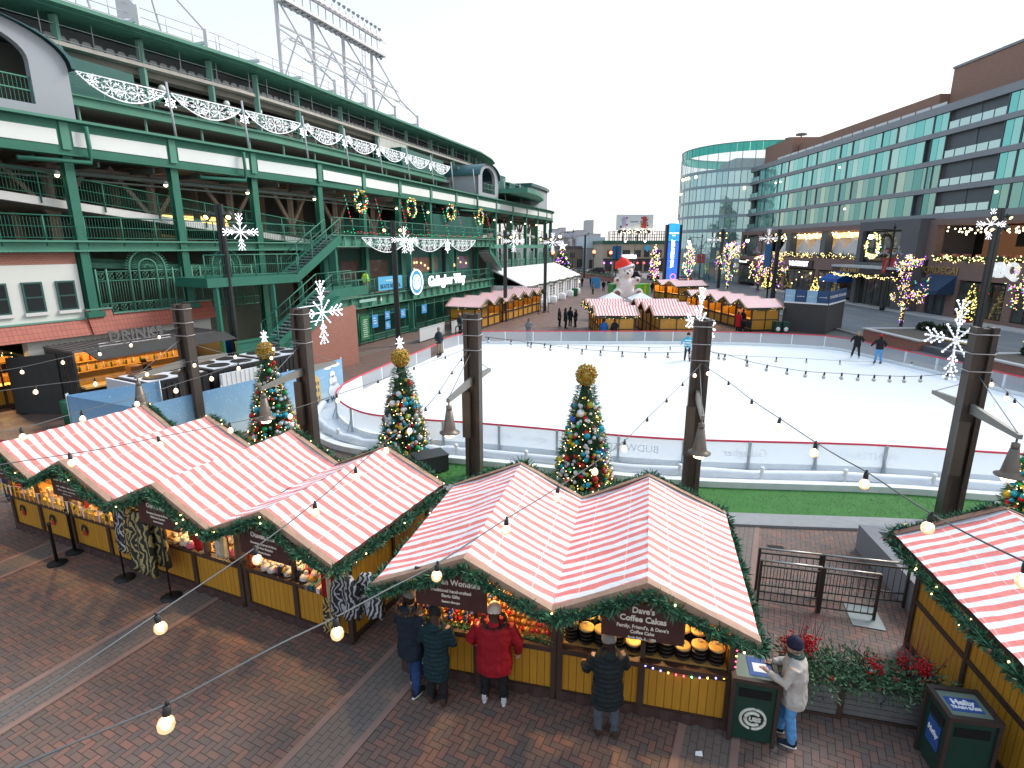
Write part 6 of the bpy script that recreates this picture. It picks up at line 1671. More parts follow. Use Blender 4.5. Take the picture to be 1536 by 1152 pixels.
mb = MB(); mb.bx(40.3, 60.6, 4.5, 42.39, 72, 4.75); q = hb(mb, 'entrance_canopy', mat('white_canopy_edge', (.5, .52, .53), .5)); mb = MB(); mb.bx(40.4, 60.7, 3.9, 42.39, 71.9, 4.49); hb(mb, 'canopy_fascia', SGNK, q)
text('ZACHARY', .85, xframe(68.2, 4.22, 40.385), GOLDL, q, .02, bold=.015)
mb = MB(); lm = MB()
for k in range(700): y = ru(60.7, 72); z = 3.78 - .16 * abs(math.sin(y * 1.1)); mb.blade((40.4 + ru(-.1, .1), y, z), (ru(-1, 1), ru(-1, 1), ru(-1, .6)), .28, .045)
for k in range(120): y = ru(60.7, 72); lm.ball((40.3 + ru(-.15, .1), y, 3.72 - .16 * abs(math.sin(y * 1.1)) + ru(-.15, .15)), .045, 5, 4)
g_ = hb(mb, 'canopy_garland', WRG, q); tag(hb(lm, 'garland_lamps', _M['garland_gold_lamp'], g_), kind='stuff')
mb = MB(); mb.bx(43, 63.001, .05, 43.2, 69.899, 3.899); q = hb(mb, 'entrance_doors', SHOPF)
for k in range(5): mb = MB(); mb.bx(42.95, 63.2 + k * 1.34, .2, 42.99, 64.4 + k * 1.34, 3.3); hb(mb, 'pane', SHOPG, q)
# ================================================================ things along the street and far end of the plaza
random.seed(99)
BLKS = mat('black_lamp_post', (.018, .02, .02), .45, .3, var=.1)
LGLOBE = glow('street_lamp_globe', (1, .80, .58), 3.5)
def street_lamp(pos, label, left=True, ban=True, flakes=True, h=8.6, two=False):
 t = thing('street_lamp', label, 'street lamp', pos, 0, 'old style street lamps')
 mb = MB(); mb.lathe([(.26, 0), (.26, .35), (.16, .5), (.12, 1.0), (.085, 1.2), (.06, h)], n=10); mb.lathe([(.07, h), (.16, h + .12), (.05, h + .35), (.01, h + .6)], n=8); mb.build('post', BLKS, t)
 for sg in ((-1, 1) if two else (-1,)):
  mb = MB(); mb.tube([(0, 0, h - .1), (sg * 2.1, 0, h - .05), (sg * 2.35, 0, h - .3)], .05, 6); mb.tube([(0, 0, h - 1.3), (sg * .5, 0, h - .5), (sg * 1.1, 0, h - .1)], .035, 5); mb.build('arm', BLKS, t)
  mb = MB(); mb.lathe([(.05, h - .3), (.24, h - .5), (.25, h - .6)], (sg * 2.35, 0, 0), 10); l = mb.build('lamp_hood', BLKS, t)
  mb = MB(); mb.ball((sg * 2.35, 0, h - .78), .26, 10, 7, sc=(1, 1, 1.15)); mb.build('lamp_globe', LGLOBE, l)
 if ban:
  for sg in (-1, 1):
   mb = MB(); mb.bx(sg * .42 - .28, -.02, h - 4.6, sg * .42 + .28, .02, h - 3); b_ = mb.build('banner', mat('red_street_banner', (.42, .05, .05), .7, var=.3, scale=2), t)
   mb = MB(); mb.beam((sg * .42 - .15, -.03, h - 4.4), (sg * .42 + .15, -.03, h - 3.2), .1, .02); mb.build('banner_stripe', mat('pale_banner_print', (.6, .4, .38), .7), b_)
 if flakes:
  for sg in (-1, 1):
   f, l = flake_mesh(.62, .035, .0, 6); f.v = [p + Vector((sg * .75, -.05, h - 2.35)) for p in f.v]; f.build('small_snowflake', mat('pale_small_snowflake', (.45, .50, .56), .5), t)
 return t
p = gp(1048, 428); street_lamp(p, 'street lamp with red banners before the round glass corner')
p = gp(1136, 437); street_lamp(p, 'street lamp with red banners beside the hotel terrace')
p = gp(1336, 461); street_lamp(Vector((40.6, 61.5, .13)), 'street lamp with red banners before the grey hotel entrance')
street_lamp(Vector((29.5, 138, 0)), 'street lamp with two globes standing near the billboard', ban=False, flakes=False, two=True, h=9)
street_lamp(Vector((11, 104, 0)), 'street lamp with one globe rising behind the white tent', ban=False, flakes=False, h=9.5)
MASTM = mat('dark_grey_mast', (.045, .05, .05), .5, .4, var=.15)
SPOTG = glow('spot_lens', (1, .75, .30), 1.6)
def light_mast(x, y, ytop, Y, label, spots=4, flake=None, box=True, wdt=.34):
 pos = Vector((dp(x, y, Y).x, Y, 0)); zt = dp(x, ytop, Y).z
 t = thing('light_mast', label, 'light mast', pos, 0, 'slim plaza light masts')
 mb = MB(); mb.bx(-wdt / 2, -.1, 0, -.02, .1, zt); mb.bx(.02, -.1, 0, wdt / 2, .1, zt); mb.bx(-.02, -.04, 0, .02, .04, zt - .1); mb.build('shaft', MASTM, t)
 for k in range(spots):
  sg = -1 if k % 2 else 1; z = zt - .55 - .75 * (k // 2)
  mb = MB(); mb.tube([(sg * wdt * .5, 0, z), (sg * .42, -.1, z)], .035, 5); c = Vector((sg * .52, -.16, z)); d = Vector((sg * .2, -1, -.7)).normalized(); mb.tube([c - d * .22, c + d * .15], [.13, .2], 10); s_ = mb.build('spotlight', MASTM, t)
  mb = MB(); mb.tube([c + d * .145, c + d * .165], [.12, .12], 10); mb.build('lens', SPOTG, s_)
 if flake: snowflake(Vector((pos.x, pos.y, 0)) + Vector((flake[0], -.12, flake[1])), flake[3], flake[2], 0, tr=.018, bl=.026)
 return pos, zt
P_, z_ = light_mast(352, 510, 306, 28.5, 'slim dark light mast in front of the green stair', 2, flake=(.98, 7.6, .85, 'lit snowflake on the mast in front of the green stair'))
P_, z_ = light_mast(598, 515, 331, 39.5, 'slim dark light mast before the stadium entrance sign', 2, flake=(.75, 7.35, .85, 'lit snowflake on the mast before the stadium entrance sign'))
P_, z_ = light_mast(758, 482, 345, 53, 'slim dark light mast beside the near stall row', 2, flake=(.8, 7.4, .95, 'lit snowflake on the mast beside the near stall row'))
P_, z_ = light_mast(817, 467, 350, 61.5, 'slim dark light mast at the end of the near stall row', 2, flake=(.75, 7.35, .95, 'lit snowflake on the mast at the end of the stall row'))
P_, z_ = light_mast(1076, 445, 344, 97, 'slim dark light mast nearest the round glass corner', 4, flake=(-1.4, 8.0, 1.15, 'lit snowflake farthest down the street side'), wdt=.5)
P_, z_ = light_mast(1158, 450, 344, 73, 'slim dark light mast behind the dark stage boxes', 4, flake=(-1.35, 7.9, 1.15, 'lit snowflake on the mast behind the dark stage boxes'), wdt=.5)
P_, z_ = light_mast(1460, 520, 312, 38.5, 'slim dark light mast behind the rightmost rink mast', 4, flake=(-.55, 8.35, .95, 'lit snowflake before the dark restaurant terrace'), wdt=.5)
P_, z_ = light_mast(876, 417, 352, 128, 'slim dark light mast by the street crossing', 0, wdt=.4)
# trees wound with coloured lamps
TRUNK = mat('bare_tree_bark', (.09, .07, .055), .9, var=.3, scale=4)
LAMPC = glowmulti('purple_gold_lamps', [(0, (1, .70, .25)), (.5, (.42, .10, .95)), (.72, (1, .78, .35)), (.86, (.05, .65, .3)), (.94, (.95, .3, .2))], 1.25)
def lit_tree(pos, label, Ht, Wd, n_, seed, narrow=True, lr=.05, group='street trees wound with coloured lamps', lamp=None, bot=.15):
 random.seed(seed)
 t = thing('lit_tree', label, 'tree', pos, 0, group)
 tr = MB(); tr.tube([(0, 0, 0), (.03, .02, Ht * .4), (-.02, .02, Ht * .97)], [.13, .09, .015], 7); tr.build('trunk', TRUNK, t)
 br = MB(); lm = MB(); tips = []
 for k in range(46):
  z = Ht * ru(bot, .92); a = rnd() * 6.283
  prof = math.sin(math.pi * min(1, max(.08, (z / Ht - bot + .15) / (1.15 - bot)) ** .8)) if narrow else 1 - z / Ht
  l = Wd * .5 * max(.12, prof) * ru(.6, 1.1); up = l * ru(.6, 1.5) if narrow else -l * .15
  q = [Vector((0, 0, z)), Vector((math.cos(a) * l * .55, math.sin(a) * l * .55, z + up * .4)), Vector((math.cos(a) * l, math.sin(a) * l, z + up))]
  q = [Vector((v.x, v.y, min(v.z, Ht))) for v in q]
  br.tube(q, [.045, .025, .008], 5); tips.append(q)
  for j in range(3):
   f = ru(.4, 1); s_ = q[1].lerp(q[2], f); e = s_ + Vector((ru(-1, 1), ru(-1, 1), ru(0, 1.2))) * l * .35; br.tube([s_, e], [.014, .005], 4); tips.append([s_, (s_ + e) / 2, e])
 br.build('branches', TRUNK, t)
 for k in range(n_):
  if rnd() < .15: p = Vector((ru(-.14, .14), ru(-.14, .14), ru(.1, Ht)))
  else:
   q = random.choice(tips); u = rnd(); p = q[0].lerp(q[1], u * 2) if u < .5 else q[1].lerp(q[2], u * 2 - 1)
   p = p + Vector((ru(-1, 1), ru(-1, 1), ru(-1, 1))) * .09
  lm.ball(p, lr * ru(.7, 1.2), 5, 4)
 tag(lm.build('lamps', lamp or LAMPC, t), kind='stuff')
 return t
def ht_at(px, ytop, Y): return dp(px, ytop, Y).z
lit_tree(Vector((31.8, 45.5, .55)), 'tree wound with gold and purple lamps growing from the brick planter', ht_at(1362, 383, 45.5) - .5, 3.0, 760, 1, lr=.036)
lit_tree(Vector((34.0, 36.5, .5)), 'tree wound with coloured lamps cut off by the right edge', 5.6, 3.2, 620, 2, lr=.036)
lit_tree(Vector((36.5, 96, 0)), 'tallest of the lamp wound street trees, beside the dark mast by the hotel', ht_at(1104, 362, 96), 4.4, 420, 3, lr=.085)
lit_tree(Vector((38.2, 88, 0)), 'bushy lamp wound tree just right of the tallest one', 5.6, 3.4, 230, 4, lr=.08)
lit_tree(Vector((36.3, 78, 0)), 'sparse lamp wound tree behind the dark stage boxes', 6.2, 3.2, 230, 5, lr=.06)
lit_tree(Vector((32.2, 104, 0)), 'slim lamp wound tree right of the blue pylon sign', ht_at(1028, 362, 104), 2.6, 330, 6, lr=.09)
lit_tree(Vector((26.0, 104, 0)), 'slim lamp wound tree left of the blue pylon sign', ht_at(978, 366, 104), 2.2, 260, 7, lr=.09)
def lit_fir(pos, label, Ht, W, n_, lr, lamp, star=None, seed=1, group=None, red=False):
 random.seed(seed)
 t = thing('lit_fir', label, 'christmas tree', pos, 0, group)
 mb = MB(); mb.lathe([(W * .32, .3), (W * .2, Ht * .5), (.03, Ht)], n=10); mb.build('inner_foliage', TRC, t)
 mb = MB()
 for k in range(1500):
  z = .25 + (Ht - .3) * (1 - math.sqrt(rnd())); a = rnd() * 6.283; r = W * .5 * (1 - z / Ht) + .03
  mb.blade((math.cos(a) * r * .7, math.sin(a) * r * .7, z), (math.cos(a), math.sin(a), ru(-.4, .3)), max(.12, W * .12), W * .014)
 mb.build('foliage', NEED, t); lm = MB()
 for k in range(n_):
  z = .25 + (Ht - .3) * (1 - math.sqrt(rnd())); a = rnd() * 6.283; r = W * .5 * (1 - z / Ht) * ru(.8, 1.05) + .03
  lm.ball((math.cos(a) * r, math.sin(a) * r, z), lr, 5, 4)
 tag(lm.build('lamps', lamp, t), kind='stuff')
 mb = MB(); mb.lathe([(W * .22, 0), (W * .25, .3)], n=10); mb.build('pot', mat('red_pot', (.4, .03, .03), .5) if red else BRN, t)
 if star:
  mb = MB()
  for k in range(5):
   a = math.pi / 2 + k * 1.2566; mb.tube([(0, 0, Ht + star * .6), (math.cos(a) * star, 0, Ht + star * .6 + math.sin(a) * star)], [star * .32, .02], 5)
  mb.build('star', mat('white_star', (.85, .84, .86), .5), t)
GOLDLAMP = glow('fir_gold_lamp', (1, .70, .22), 1.5)
lit_fir(Vector((9.6, 109, 0)), 'large lit fir with a white star at the far end of the plaza', ht_at(843, 374, 109), 7.2, 420, .11, LAMPC, 1.0, 2)
lit_fir(Vector((HX - 2, 51.5, .13)), 'small gold lit fir under the restaurant terrace by the white BBQ letters', 3.6, 1.7, 230, .045, GOLDLAMP, None, 3, 'potted firs on the hotel pavement', True)
lit_fir(Vector((HX - 2, 78.5, .13)), 'small gold lit fir beside the blue awning', 2.9, 1.5, 160, .055, GOLDLAMP, None, 4, 'potted firs on the hotel pavement')
lit_fir(Vector((HX - 2, 111, .13)), 'small gold lit fir before the round glass corner', 3.4, 2, 120, .08, GOLDLAMP, None, 5, 'potted firs on the hotel pavement', True)
lit_fir(Vector((HX - 2, 93, .13)), 'small gold lit fir between two lamp wound trees on the hotel pavement', 4.2, 2.0, 140, .07, GOLDLAMP, None, 6, 'potted firs on the hotel pavement')
# blue pylon sign
px_ = gp(1005, 418); PX = Vector((24.6, 88, 0))
t = thing('pylon_sign', 'tall dark pylon with blue illuminated screens reading WINTERFEST', 'sign', PX, .12)
zt = dp(1005, 335, 88).z
mb = MB(); mb.bx(-1.25, -.25, 0, -.86, .35, zt - .2); mb.bx(.86, -.25, 0, 1.25, .35, zt - .2); mb.bx(-.859, -.1, 0, .859, .3, zt - .1); mb.build('pylon_frame', MASTM, t)
def screen_mat(name, a, b_, st_):
 m = bpy.data.materials.new(name); m.use_nodes = True; nt = m.node_tree; nt.nodes.clear()
 o = nt.nodes.new('ShaderNodeOutputMaterial'); e = nt.nodes.new('ShaderNodeEmission'); e.inputs[1].default_value = st_
 nt.links.new(mixc(nt, noise(nt, 1.6, 4, coords(nt)), a, b_), e.inputs[0]); nt.links.new(e.outputs[0], o.inputs[0]); return m
mb = MB(); mb.bx(-.85, -.16, zt - 2.65, .85, -.101, zt); s_ = mb.build('upper_screen', screen_mat('screen_blue_upper', (.02, .12, .42), (.05, .42, .80), .85), t)
text('GALLAGHER', .26, frame((0, -.17, zt - 1.45), (1, 0, 0), (0, 0, 1)), glow('screen_white', (1, 1, 1), 1.2), s_, .004, world=False, bold=.01); text('WAY', .22, frame((0, -.17, zt - 1.8), (1, 0, 0), (0, 0, 1)), glow('screen_white', (1, 1, 1), 1.2), s_, .004, world=False, bold=.01)
mb = MB(); mb.bx(-.85, -.16, 1.4, .85, -.101, zt - 2.8); s_ = mb.build('lower_screen', screen_mat('screen_blue_lower', (.01, .05, .75), (.05, .16, .95), 1.0), t)
text('WINTERFEST', .72, frame((0, -.17, (zt - .6) / 2 + 1.0), (0, 0, 1), (-1, 0, 0)), glow('screen_white', (1, 1, 1), 1.2), s_, .004, world=False, bold=.03)
mb = MB(); mb.tube([(.25 + .42 * math.cos(a), -.17, 2.4 + .42 * math.sin(a)) for a in [k * .4 for k in range(17)]], .07, 5); mb.build('screen_emblem', glow('screen_red_ring', (.9, .2, .35), 1.0), s_)
mb = MB(); mb.bx(-.8, -.175, 1.5, .8, -.165, 1.9); mb.build('screen_snow', glow('screen_pale', (.75, .82, 1), 1.0), s_)
# billboard and brick bar building at the crossing
BTAN = brick_mat('tan_brick', (.50, .39, .27), (.44, .34, .23), (.36, .31, .26), 1)
def building(label, x0, x1, y0, y1, z, m, wins=(), roofm=None, roofh=.4, door=True, dark=.0):
 t = thing('building', label, 'building', ((x0 + x1) / 2, y0, 0))
 mb = MB(); mb.bx(x0, y0, 0, x1, y1, z); mb.build('wall', m, t, True)
 mb = MB(); mb.bx(x0 - .2, y0 - .2, z + .003, x1 + .2, y1, z + roofh); mb.build('roof', roofm or BAND, t, True)
 for (a, b_, za, zb) in wins:
  f = MB(); f.bx(a, y0 - .12, za, b_, y0 - .01, zb); fo = f.build('window', SHOPF, t, True)
  mb = MB(); k = max(1, int((b_ - a) / 1.4))
  for i in range(k): w_ = (b_ - a) / k; mb.bx(a + w_ * i + .1, y0 - .16, za + .1, a + w_ * (i + 1) - .1, y0 - .125, zb - .1)
  mb.build('pane', SHOPG, fo, True)
 return t
YB = 156
def bx_(px): return dp(px, 380, YB).x
bb = building('two storey tan brick corner bar beneath the white billboard', bx_(904), bx_(1000), YB, YB + 25, 7.6, BTAN, [(bx_(a), bx_(b_), 4.2, 6.0) for a, b_ in ((934, 945), (951, 961), (979, 992), (911, 918), (966, 974))] + [(bx_(a), bx_(b_), .4, 3.1) for a, b_ in ((908, 918), (921, 931), (934, 950), (953, 964), (967, 980), (983, 997))], mat('dark_green_cornice', (.03, .10, .07), .6), .9)
mb = MB(); mb.bx(bx_(905), YB - .3, 3.2, bx_(999), YB - .05, 3.75); mb.build('sign_band', mat('dark_shop_band', (.03, .035, .035), .6), bb, True)
mb = MB(); mb.bx(bx_(933), YB - .5, 3.75, bx_(954), YB - .31, 4.75); q = mb.build('lit_sign', glow('white_lit_sign', (.9, .8, 1), 1.5), bb, True)
mb = MB(); mb.prism([(bx_(970), YB - .6, 5.5), (bx_(970) + 1, YB - .6, 6.5), (bx_(970), YB - .6, 7.5), (bx_(970) - 1, YB - .6, 6.5)], (0, .15, 0)); mb.build('diamond_sign', LBLUE, bb, True)
mb = MB()
for k in range(9): mb.ball((bx_(906 + k * 10), YB - .7, 2.6), .28, 6, 4)
mb.build('neon_signs', glowmulti('neon_colours', [(0, (1, .1, .15)), (.4, (.6, .2, 1)), (.7, (.1, .9, .5)), (.85, (1, .5, .1))], 1.6), bb, True)
mb = MB(); lm = MB()
for k in range(13): x = bx_(915) + k * (bx_(1000) - bx_(915)) / 12; mb.beam((x, YB + 1.5, 8.5), (x, YB + 1.5, 11), .18); mb.beam((x, YB + 4, 8.5), (x, YB + 4, 11), .18)
for z in (9.3, 10.2, 11): mb.beam((bx_(915), YB + 1.5, z), (bx_(1000), YB + 1.5, z), .12)
mb.build('roof_rail', SHOPF, bb, True)
for k in range(60): lm.ball((ru(bx_(930), bx_(985)), YB + 2, ru(10.2, 11.6)), .14, 5, 4)
tag(lm.build('roof_lamps', glow('roof_lamp', (1, .85, .6), 2), bb, True), kind='stuff')
bbd = thing('billboard', 'white rooftop billboard showing a violet and a red phone case', 'billboard', (bx_(951), YB + 3, 8.5))
ba, bc = dp(924, 345, YB + 3), dp(979, 343, YB + 3); bt_ = dp(924, 322, YB + 3).z; bz = dp(924, 345, YB + 3).z
mb = MB(); mb.bx(ba.x, YB + 2.8, bz, bc.x, YB + 3.2, bt_); mb.build('board', mat('white_billboard', (.70, .73, .72), .6, var=.04), bbd, True)
mb = MB(); mb.bx(ba.x + .6, YB + 2.9, bz - .9, bc.x - .6, YB + 3.3, bz - .02)
for k in range(4): x = ba.x + 2 + k * (bc.x - ba.x - 4) / 3; mb.beam((x, YB + 3.4, 8.3), (x, YB + 3.4, bz), .25)
mb.build('billboard_frame', SHOPF, bbd, True)
def blob(cx, w_, z0, z1, m, nm):
 mb = MB(); mb.bx(ba.x + cx - w_ / 2, YB + 2.74, z0, ba.x + cx + w_ / 2, YB + 2.795, z1); mb.build(nm, m, bbd, True)
Wb = bc.x - ba.x; hb_ = bt_ - bz
blob(Wb * .21, Wb * .10, bz + hb_ * .12, bz + hb_ * .86, mat('violet_print', (.50, .42, .62), .6), 'phone_print'); blob(Wb * .76, Wb * .11, bz + hb_ * .12, bz + hb_ * .88, mat('red_print', (.50, .05, .07), .6), 'phone_print')
mb = MB()
for k in range(16): x = ba.x + Wb * (random.choice([.21, .76]) + random.choice([-1, 1]) * ru(.06, .09)); mb.ball((x, YB + 2.76, bz + hb_ * ru(.2, .8)), .28, 6, 4, k % 3, sc=(1, .1, 1))
mb.build('billboard_print', [mat('print_red', (.45, .06, .07)), mat('print_lime', (.55, .62, .15)), mat('print_dark', (.08, .06, .06))], bbd, True)
mb = MB()
for k in range(5): mb.bx(ba.x + Wb * .38 + k * Wb * .043, YB + 2.76, bz + hb_ * .5, ba.x + Wb * .38 + k * Wb * .043 + Wb * .025, YB + 2.795, bz + hb_ * .57)
mb.build('billboard_print', mat('print_dark', (.08, .06, .06)), bbd, True)
def dx(px, Y): return dp(px, 380, Y).x
building('white roofed low house left of the tan brick bar', dx(880, 175), dx(906, 175), 175, 200, 6.5, mat('grey_house_wall', (.30, .31, .31), .8), [(dx(884, 175), dx(892, 175), .5, 3), (dx(895, 175), dx(903, 175), .5, 3)], mat('pale_blue_roof', (.50, .58, .62), .6), 3.2)
building('small dark roofed brick shop at the far crossing', dx(838, 185), dx(876, 185), 185, 205, 6.2, mat('brown_shop_wall', (.24, .18, .14), .8), [(dx(842, 185), dx(850, 185), .5, 3), (dx(855, 185), dx(862, 185), 3.5, 5), (dx(866, 185), dx(873, 185), .5, 3)], mat('dark_flat_roof', (.10, .09, .09), .8), .9)
building('grey flat roofed block behind the white tent', dx(822, 215), dx(850, 215), 215, 230, 8.6, mat('grey_block_wall', (.34, .34, .34), .8), [(dx(826, 215), dx(832, 215), 4, 6)])
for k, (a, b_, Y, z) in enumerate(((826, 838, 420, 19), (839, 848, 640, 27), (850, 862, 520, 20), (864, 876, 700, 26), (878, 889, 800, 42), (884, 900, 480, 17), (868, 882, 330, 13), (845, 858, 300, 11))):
 building(('wide pale block low on the skyline above the tent', 'pale twin of roofs on the skyline next to the stadium', 'long pale block on the skyline left of the white roof', 'hazy pale block on the skyline right of the long one', 'tallest pale block on the skyline behind the white roof', 'broad pale block rising directly above the white roof', 'grey block behind the white roofed house', 'grey block behind the small brick shop')[k], dx(a, Y), dx(b_, Y), Y, Y + 30, z, mat('hazed_far_wall_%d' % (k % 3), ((.48, .46, .48), (.52, .50, .50), (.42, .43, .46))[k % 3], .9, var=.1, scale=.05), [(dx(a, Y) + 2 + 6 * j, dx(a, Y) + 5 + 6 * j, z * .45, z * .6) for j in range(max(1, int((dx(b_, Y) - dx(a, Y)) / 7)))])  # skyline walls: distance haze is put into their pale colours
# far trees behind the crossing
FARL = mat('far_bare_trees', (.16, .13, .115), .9, var=.3, scale=.5)
for k in range(7):
 Y = 260 + 30 * k; X = dx(834 + k * 10, Y); t = thing('bare_tree', ('bare tree first from the stadium end on the skyline', 'bare tree second on the skyline beyond the tent', 'bare tree third along the skyline roofs', 'bare tree over the small brick shop', 'bare tree left of the white roofed house', 'bare tree right behind the white roofed house', 'bare tree left of the billboard bar on the skyline')[k], 'tree', (X, Y, 0), 0, 'bare trees on the skyline')
 mb = MB(); mb.tube([(0, 0, 0), (0, 0, 7)], [.35, .15], 6); mb.build('trunk', FARL, t); mb = MB()
 for j in range(240): d = Vector((ru(-1, 1), ru(-1, 1), ru(-.6, 1))); mb.blade(d * 2.4 + Vector((0, 0, 8)), d + Vector((0, 0, .6)), 2.2, .08)
 mb.build('crown', FARL, t)
# traffic signals, banner post, hedge planter
def signal(px, py, Y, label):
 p = dp(px, py, Y); t = thing('traffic_light', label, 'traffic light', (p.x, p.y, 0)); mb = MB(); mb.tube([(0, .3, 0), (0, .3, p.z + 1)], .09, 6); mb.build('post', BLKS, t)
 mb = MB(); mb.bx(-.25, -.1, p.z - 1, .25, .2, p.z + .5); h_ = mb.build('housing', mat('signal_housing', (.12, .10, .03), .5), t); mb = MB(); mb.ball((0, -.12, p.z + .2), .4, 10, 6, sc=(1, .4, 1)); mb.build('red_lens', glow('signal_red', (1, .10, .05), 5), h_)
signal(829, 380, 118, 'traffic light showing red beside the stadium corner'); signal(891, 379, 140, 'traffic light showing red left of the tan brick bar'); signal(916, 380, 146, 'traffic light showing red before the tan brick bar')
t = thing('banner_post', 'blue banners on a dark post before the tan brick bar', 'banner', (dx(925, 130), 130, 0)); z0 = dp(925, 388, 130).z; z1 = dp(925, 369, 130).z
mb = MB(); mb.tube([(0, 0, 0), (0, 0, z1 + 3)], .12, 6); mb.build('post', BLKS, t)
for sg in (-1, 1): mb = MB(); mb.bx(sg * .55 - .45, -.03, z0, sg * .55 + .45, .03, z1); mb.build('banner', mat('blue_street_banner', (.03, .14, .30), .6, var=.3), t)
t = thing('banner_post', 'dark post with one blue banner beside the terrace tents', 'banner', (dx(1152, 72), 72, 0)); z0 = dp(1152, 400, 72).z; z1 = dp(1152, 366, 72).z
mb = MB(); mb.tube([(.45, 0, 0), (.45, 0, z1 + .3)], .09, 6); mb.build('post', BLKS, t); mb = MB(); mb.bx(-.4, -.03, z0, .4, .03, z1); mb.build('banner', mat('blue_street_banner', (.03, .14, .30), .6), t)
def hedge_box(a, b_, w_, h_, label, m=BRICKR, shrub=True, group='brick planters along the street', n_=500, cap=True, ball=None):
 a = Vector(a); b_ = Vector(b_); d = (b_ - a); L = d.length; t = thing('brick_planter', label, 'planter', a, math.atan2(d.y, d.x), group)
 mb = MB(); mb.bx(0, 0, 0, L, w_, h_); mb.build('planter_wall', m, t)
 if cap:
  mb = MB(); mb.bx(-.1, -.1, h_ + .002, L + .1, .3, h_ + .09); mb.bx(-.1, w_ - .3, h_ + .002, L + .1, w_ + .1, h_ + .09); mb.bx(-.1, .301, h_ + .002, .3, w_ - .301, h_ + .09); mb.bx(L - .3, .301, h_ + .002, L + .1, w_ - .301, h_ + .09); mb.build('coping', CONC, t)
 mb = MB(); mb.bx(.3, .3, h_ + .001, L - .3, w_ - .3, h_ + .04); mb.build('soil', mat('planter_soil', (.12, .10, .08), .95, var=.5, scale=6), t)
 if shrub:
  mb = MB()
  for k in range(n_):
   c = Vector((ru(.4, L - .4), ru(.35, w_ - .35), h_ + .15)); d_ = Vector((ru(-1, 1), ru(-1, 1), ru(-.2, 1))); mb.blade(c + d_ * .25, d_, .3, .07)
  tag(mb.build('shrubs', mat('low_hedge_leaves', (.04, .075, .03), .7, var=0, island=.6), t), kind='stuff')
 if ball:
  for k, (x, y) in enumerate(ball):
   mb = MB(); R = .55
   for j in range(420):
    d_ = Vector((ru(-1, 1), ru(-1, 1), ru(-.4, 1))).normalized(); mb.blade(Vector((x, y, h_ + .25)) + Vector((d_.x * R, d_.y * R, d_.z * R * .7)) * ru(.5, .95), d_ + Vector((ru(-.6, .6), ru(-.6, .6), ru(-.6, .6))), .22, .06)
   mb.build('round_bush', mat('bush_leaves', (.035, .06, .028), .7, var=0, island=.6), t)
 return t
hedge_box((16.4, 140, 0), (21.5, 116, 0), -1.4, .9, 'long brick planter with a clipped hedge beyond the tent', n_=900, cap=False)
hedge_box((26.2, 41.4, 0), (26.2, 35.6, 0), 4.6 * 1, .95, 'brick planter with the lamp wound tree, behind the skaters', shrub=False, ball=[(1.0, 3.9), (2.6, 4.0), (4.4, 3.7)])
hedge_box((26.0, 31.5, 0), (26.5, 20, 0), 4.4, .9, 'brick planter with round bushes at the right edge', shrub=False, ball=[(.9, 3.2), (2.2, 3.4), (5, 3)])
TIMB = mat('bench_timber', (.30, .17, .06), .6, var=.3, scale=3)
t = thing('terraced_seating', 'stepped dark seating with a lit timber bench between the brick planters', 'seating', (26.3, 33.5, 0))
for k in range(3): mb = MB(); mb.bx(-.6 + .7 * k, -2, .0, .1 + .7 * k, 2, .38 + .36 * k); mb.build('step', GRYB, t)
mb = MB(); mb.bx(1.0, -1.6, 1.14, 1.5, 1.6, 1.2); mb.build('bench_top', TIMB, t)
# ---- cars
def car(pos, rz, label, col, suv=True, lights='tail'):
 t = thing('parked_car', label, 'car', pos, rz, 'cars on the street'); m = mat('car_paint_%s' % '_'.join('%d' % (c * 100) for c in col), col, .25, .3, var=0)
 L, W, z1, z2 = 4.6, 1.85, .95, 1.62 if suv else 1.42
 def sec(x, w_, z0, z3): return [Vector((x, -w_ / 2, z0)), Vector((x, w_ / 2, z0)), Vector((x, w_ / 2, z3 * .75 + z0 * .25)), Vector((x, w_ * .45, z3)), Vector((x, -w_ * .45, z3)), Vector((x, -w_ / 2, z3 * .75 + z0 * .25))]
 mb = MB(); mb.loft([sec(-L / 2, W * .86, .42, .82), sec(-L / 2 + .15, W * .97, .28, z1), sec(-.8, W, .25, z1 + .02), sec(.9, W, .25, z1), sec(L / 2 - .5, W * .96, .26, .88), sec(L / 2, W * .82, .40, .70)], sm=False); mb.build('body', m, t)
 rl = -L / 2 + (.25 if suv else .75)
 mb = MB(); mb.loft([sec(rl, W * .84, z1 - .05, z1 + .1), sec(rl + .3, W * .82, z1 - .05, z2 - .04), sec(.15, W * .80, z1 - .05, z2), sec(1.05, W * .86, z1 - .05, z1 + .05)], sm=False); c_ = mb.build('cabin', mat('car_glass', (.02, .025, .03), .06, spec=.8), t)
 mb = MB(); mb.bx(rl + .4, -W * .36, z2 - .03, .1, W * .36, z2 + .03); mb.build('roof', m, c_)
 for x in (-1.4, 1.4):
  for y in (-1, 1):
   mb = MB(); mb.tube([(x, y * (W / 2 - .2), .33), (x, y * (W / 2 + .01), .33)], .33, 14); w_ = mb.build('wheel', mat('tyre', (.02, .02, .02), .8), t)
   mb = MB(); mb.tube([(x, y * (W / 2 + .0), .33), (x, y * (W / 2 + .025), .33)], .19, 10); mb.build('rim', STEEL, w_)
 for y in (-1, 1):
  mb = MB(); mb.box((-L / 2 - .01, y * .68, .78), (.06, .34, .18)); mb.build('tail_light', glow('tail_red', (1, .05, .03), 6 if lights == 'tail' else .4), t)
  mb = MB(); mb.box((L / 2 - .09, y * .62, .66), (.1, .32, .14)); mb.build('headlight', glow('headlamp', (1, .95, .85), 4 if lights == 'head' else .5), t)
up = math.pi / 2
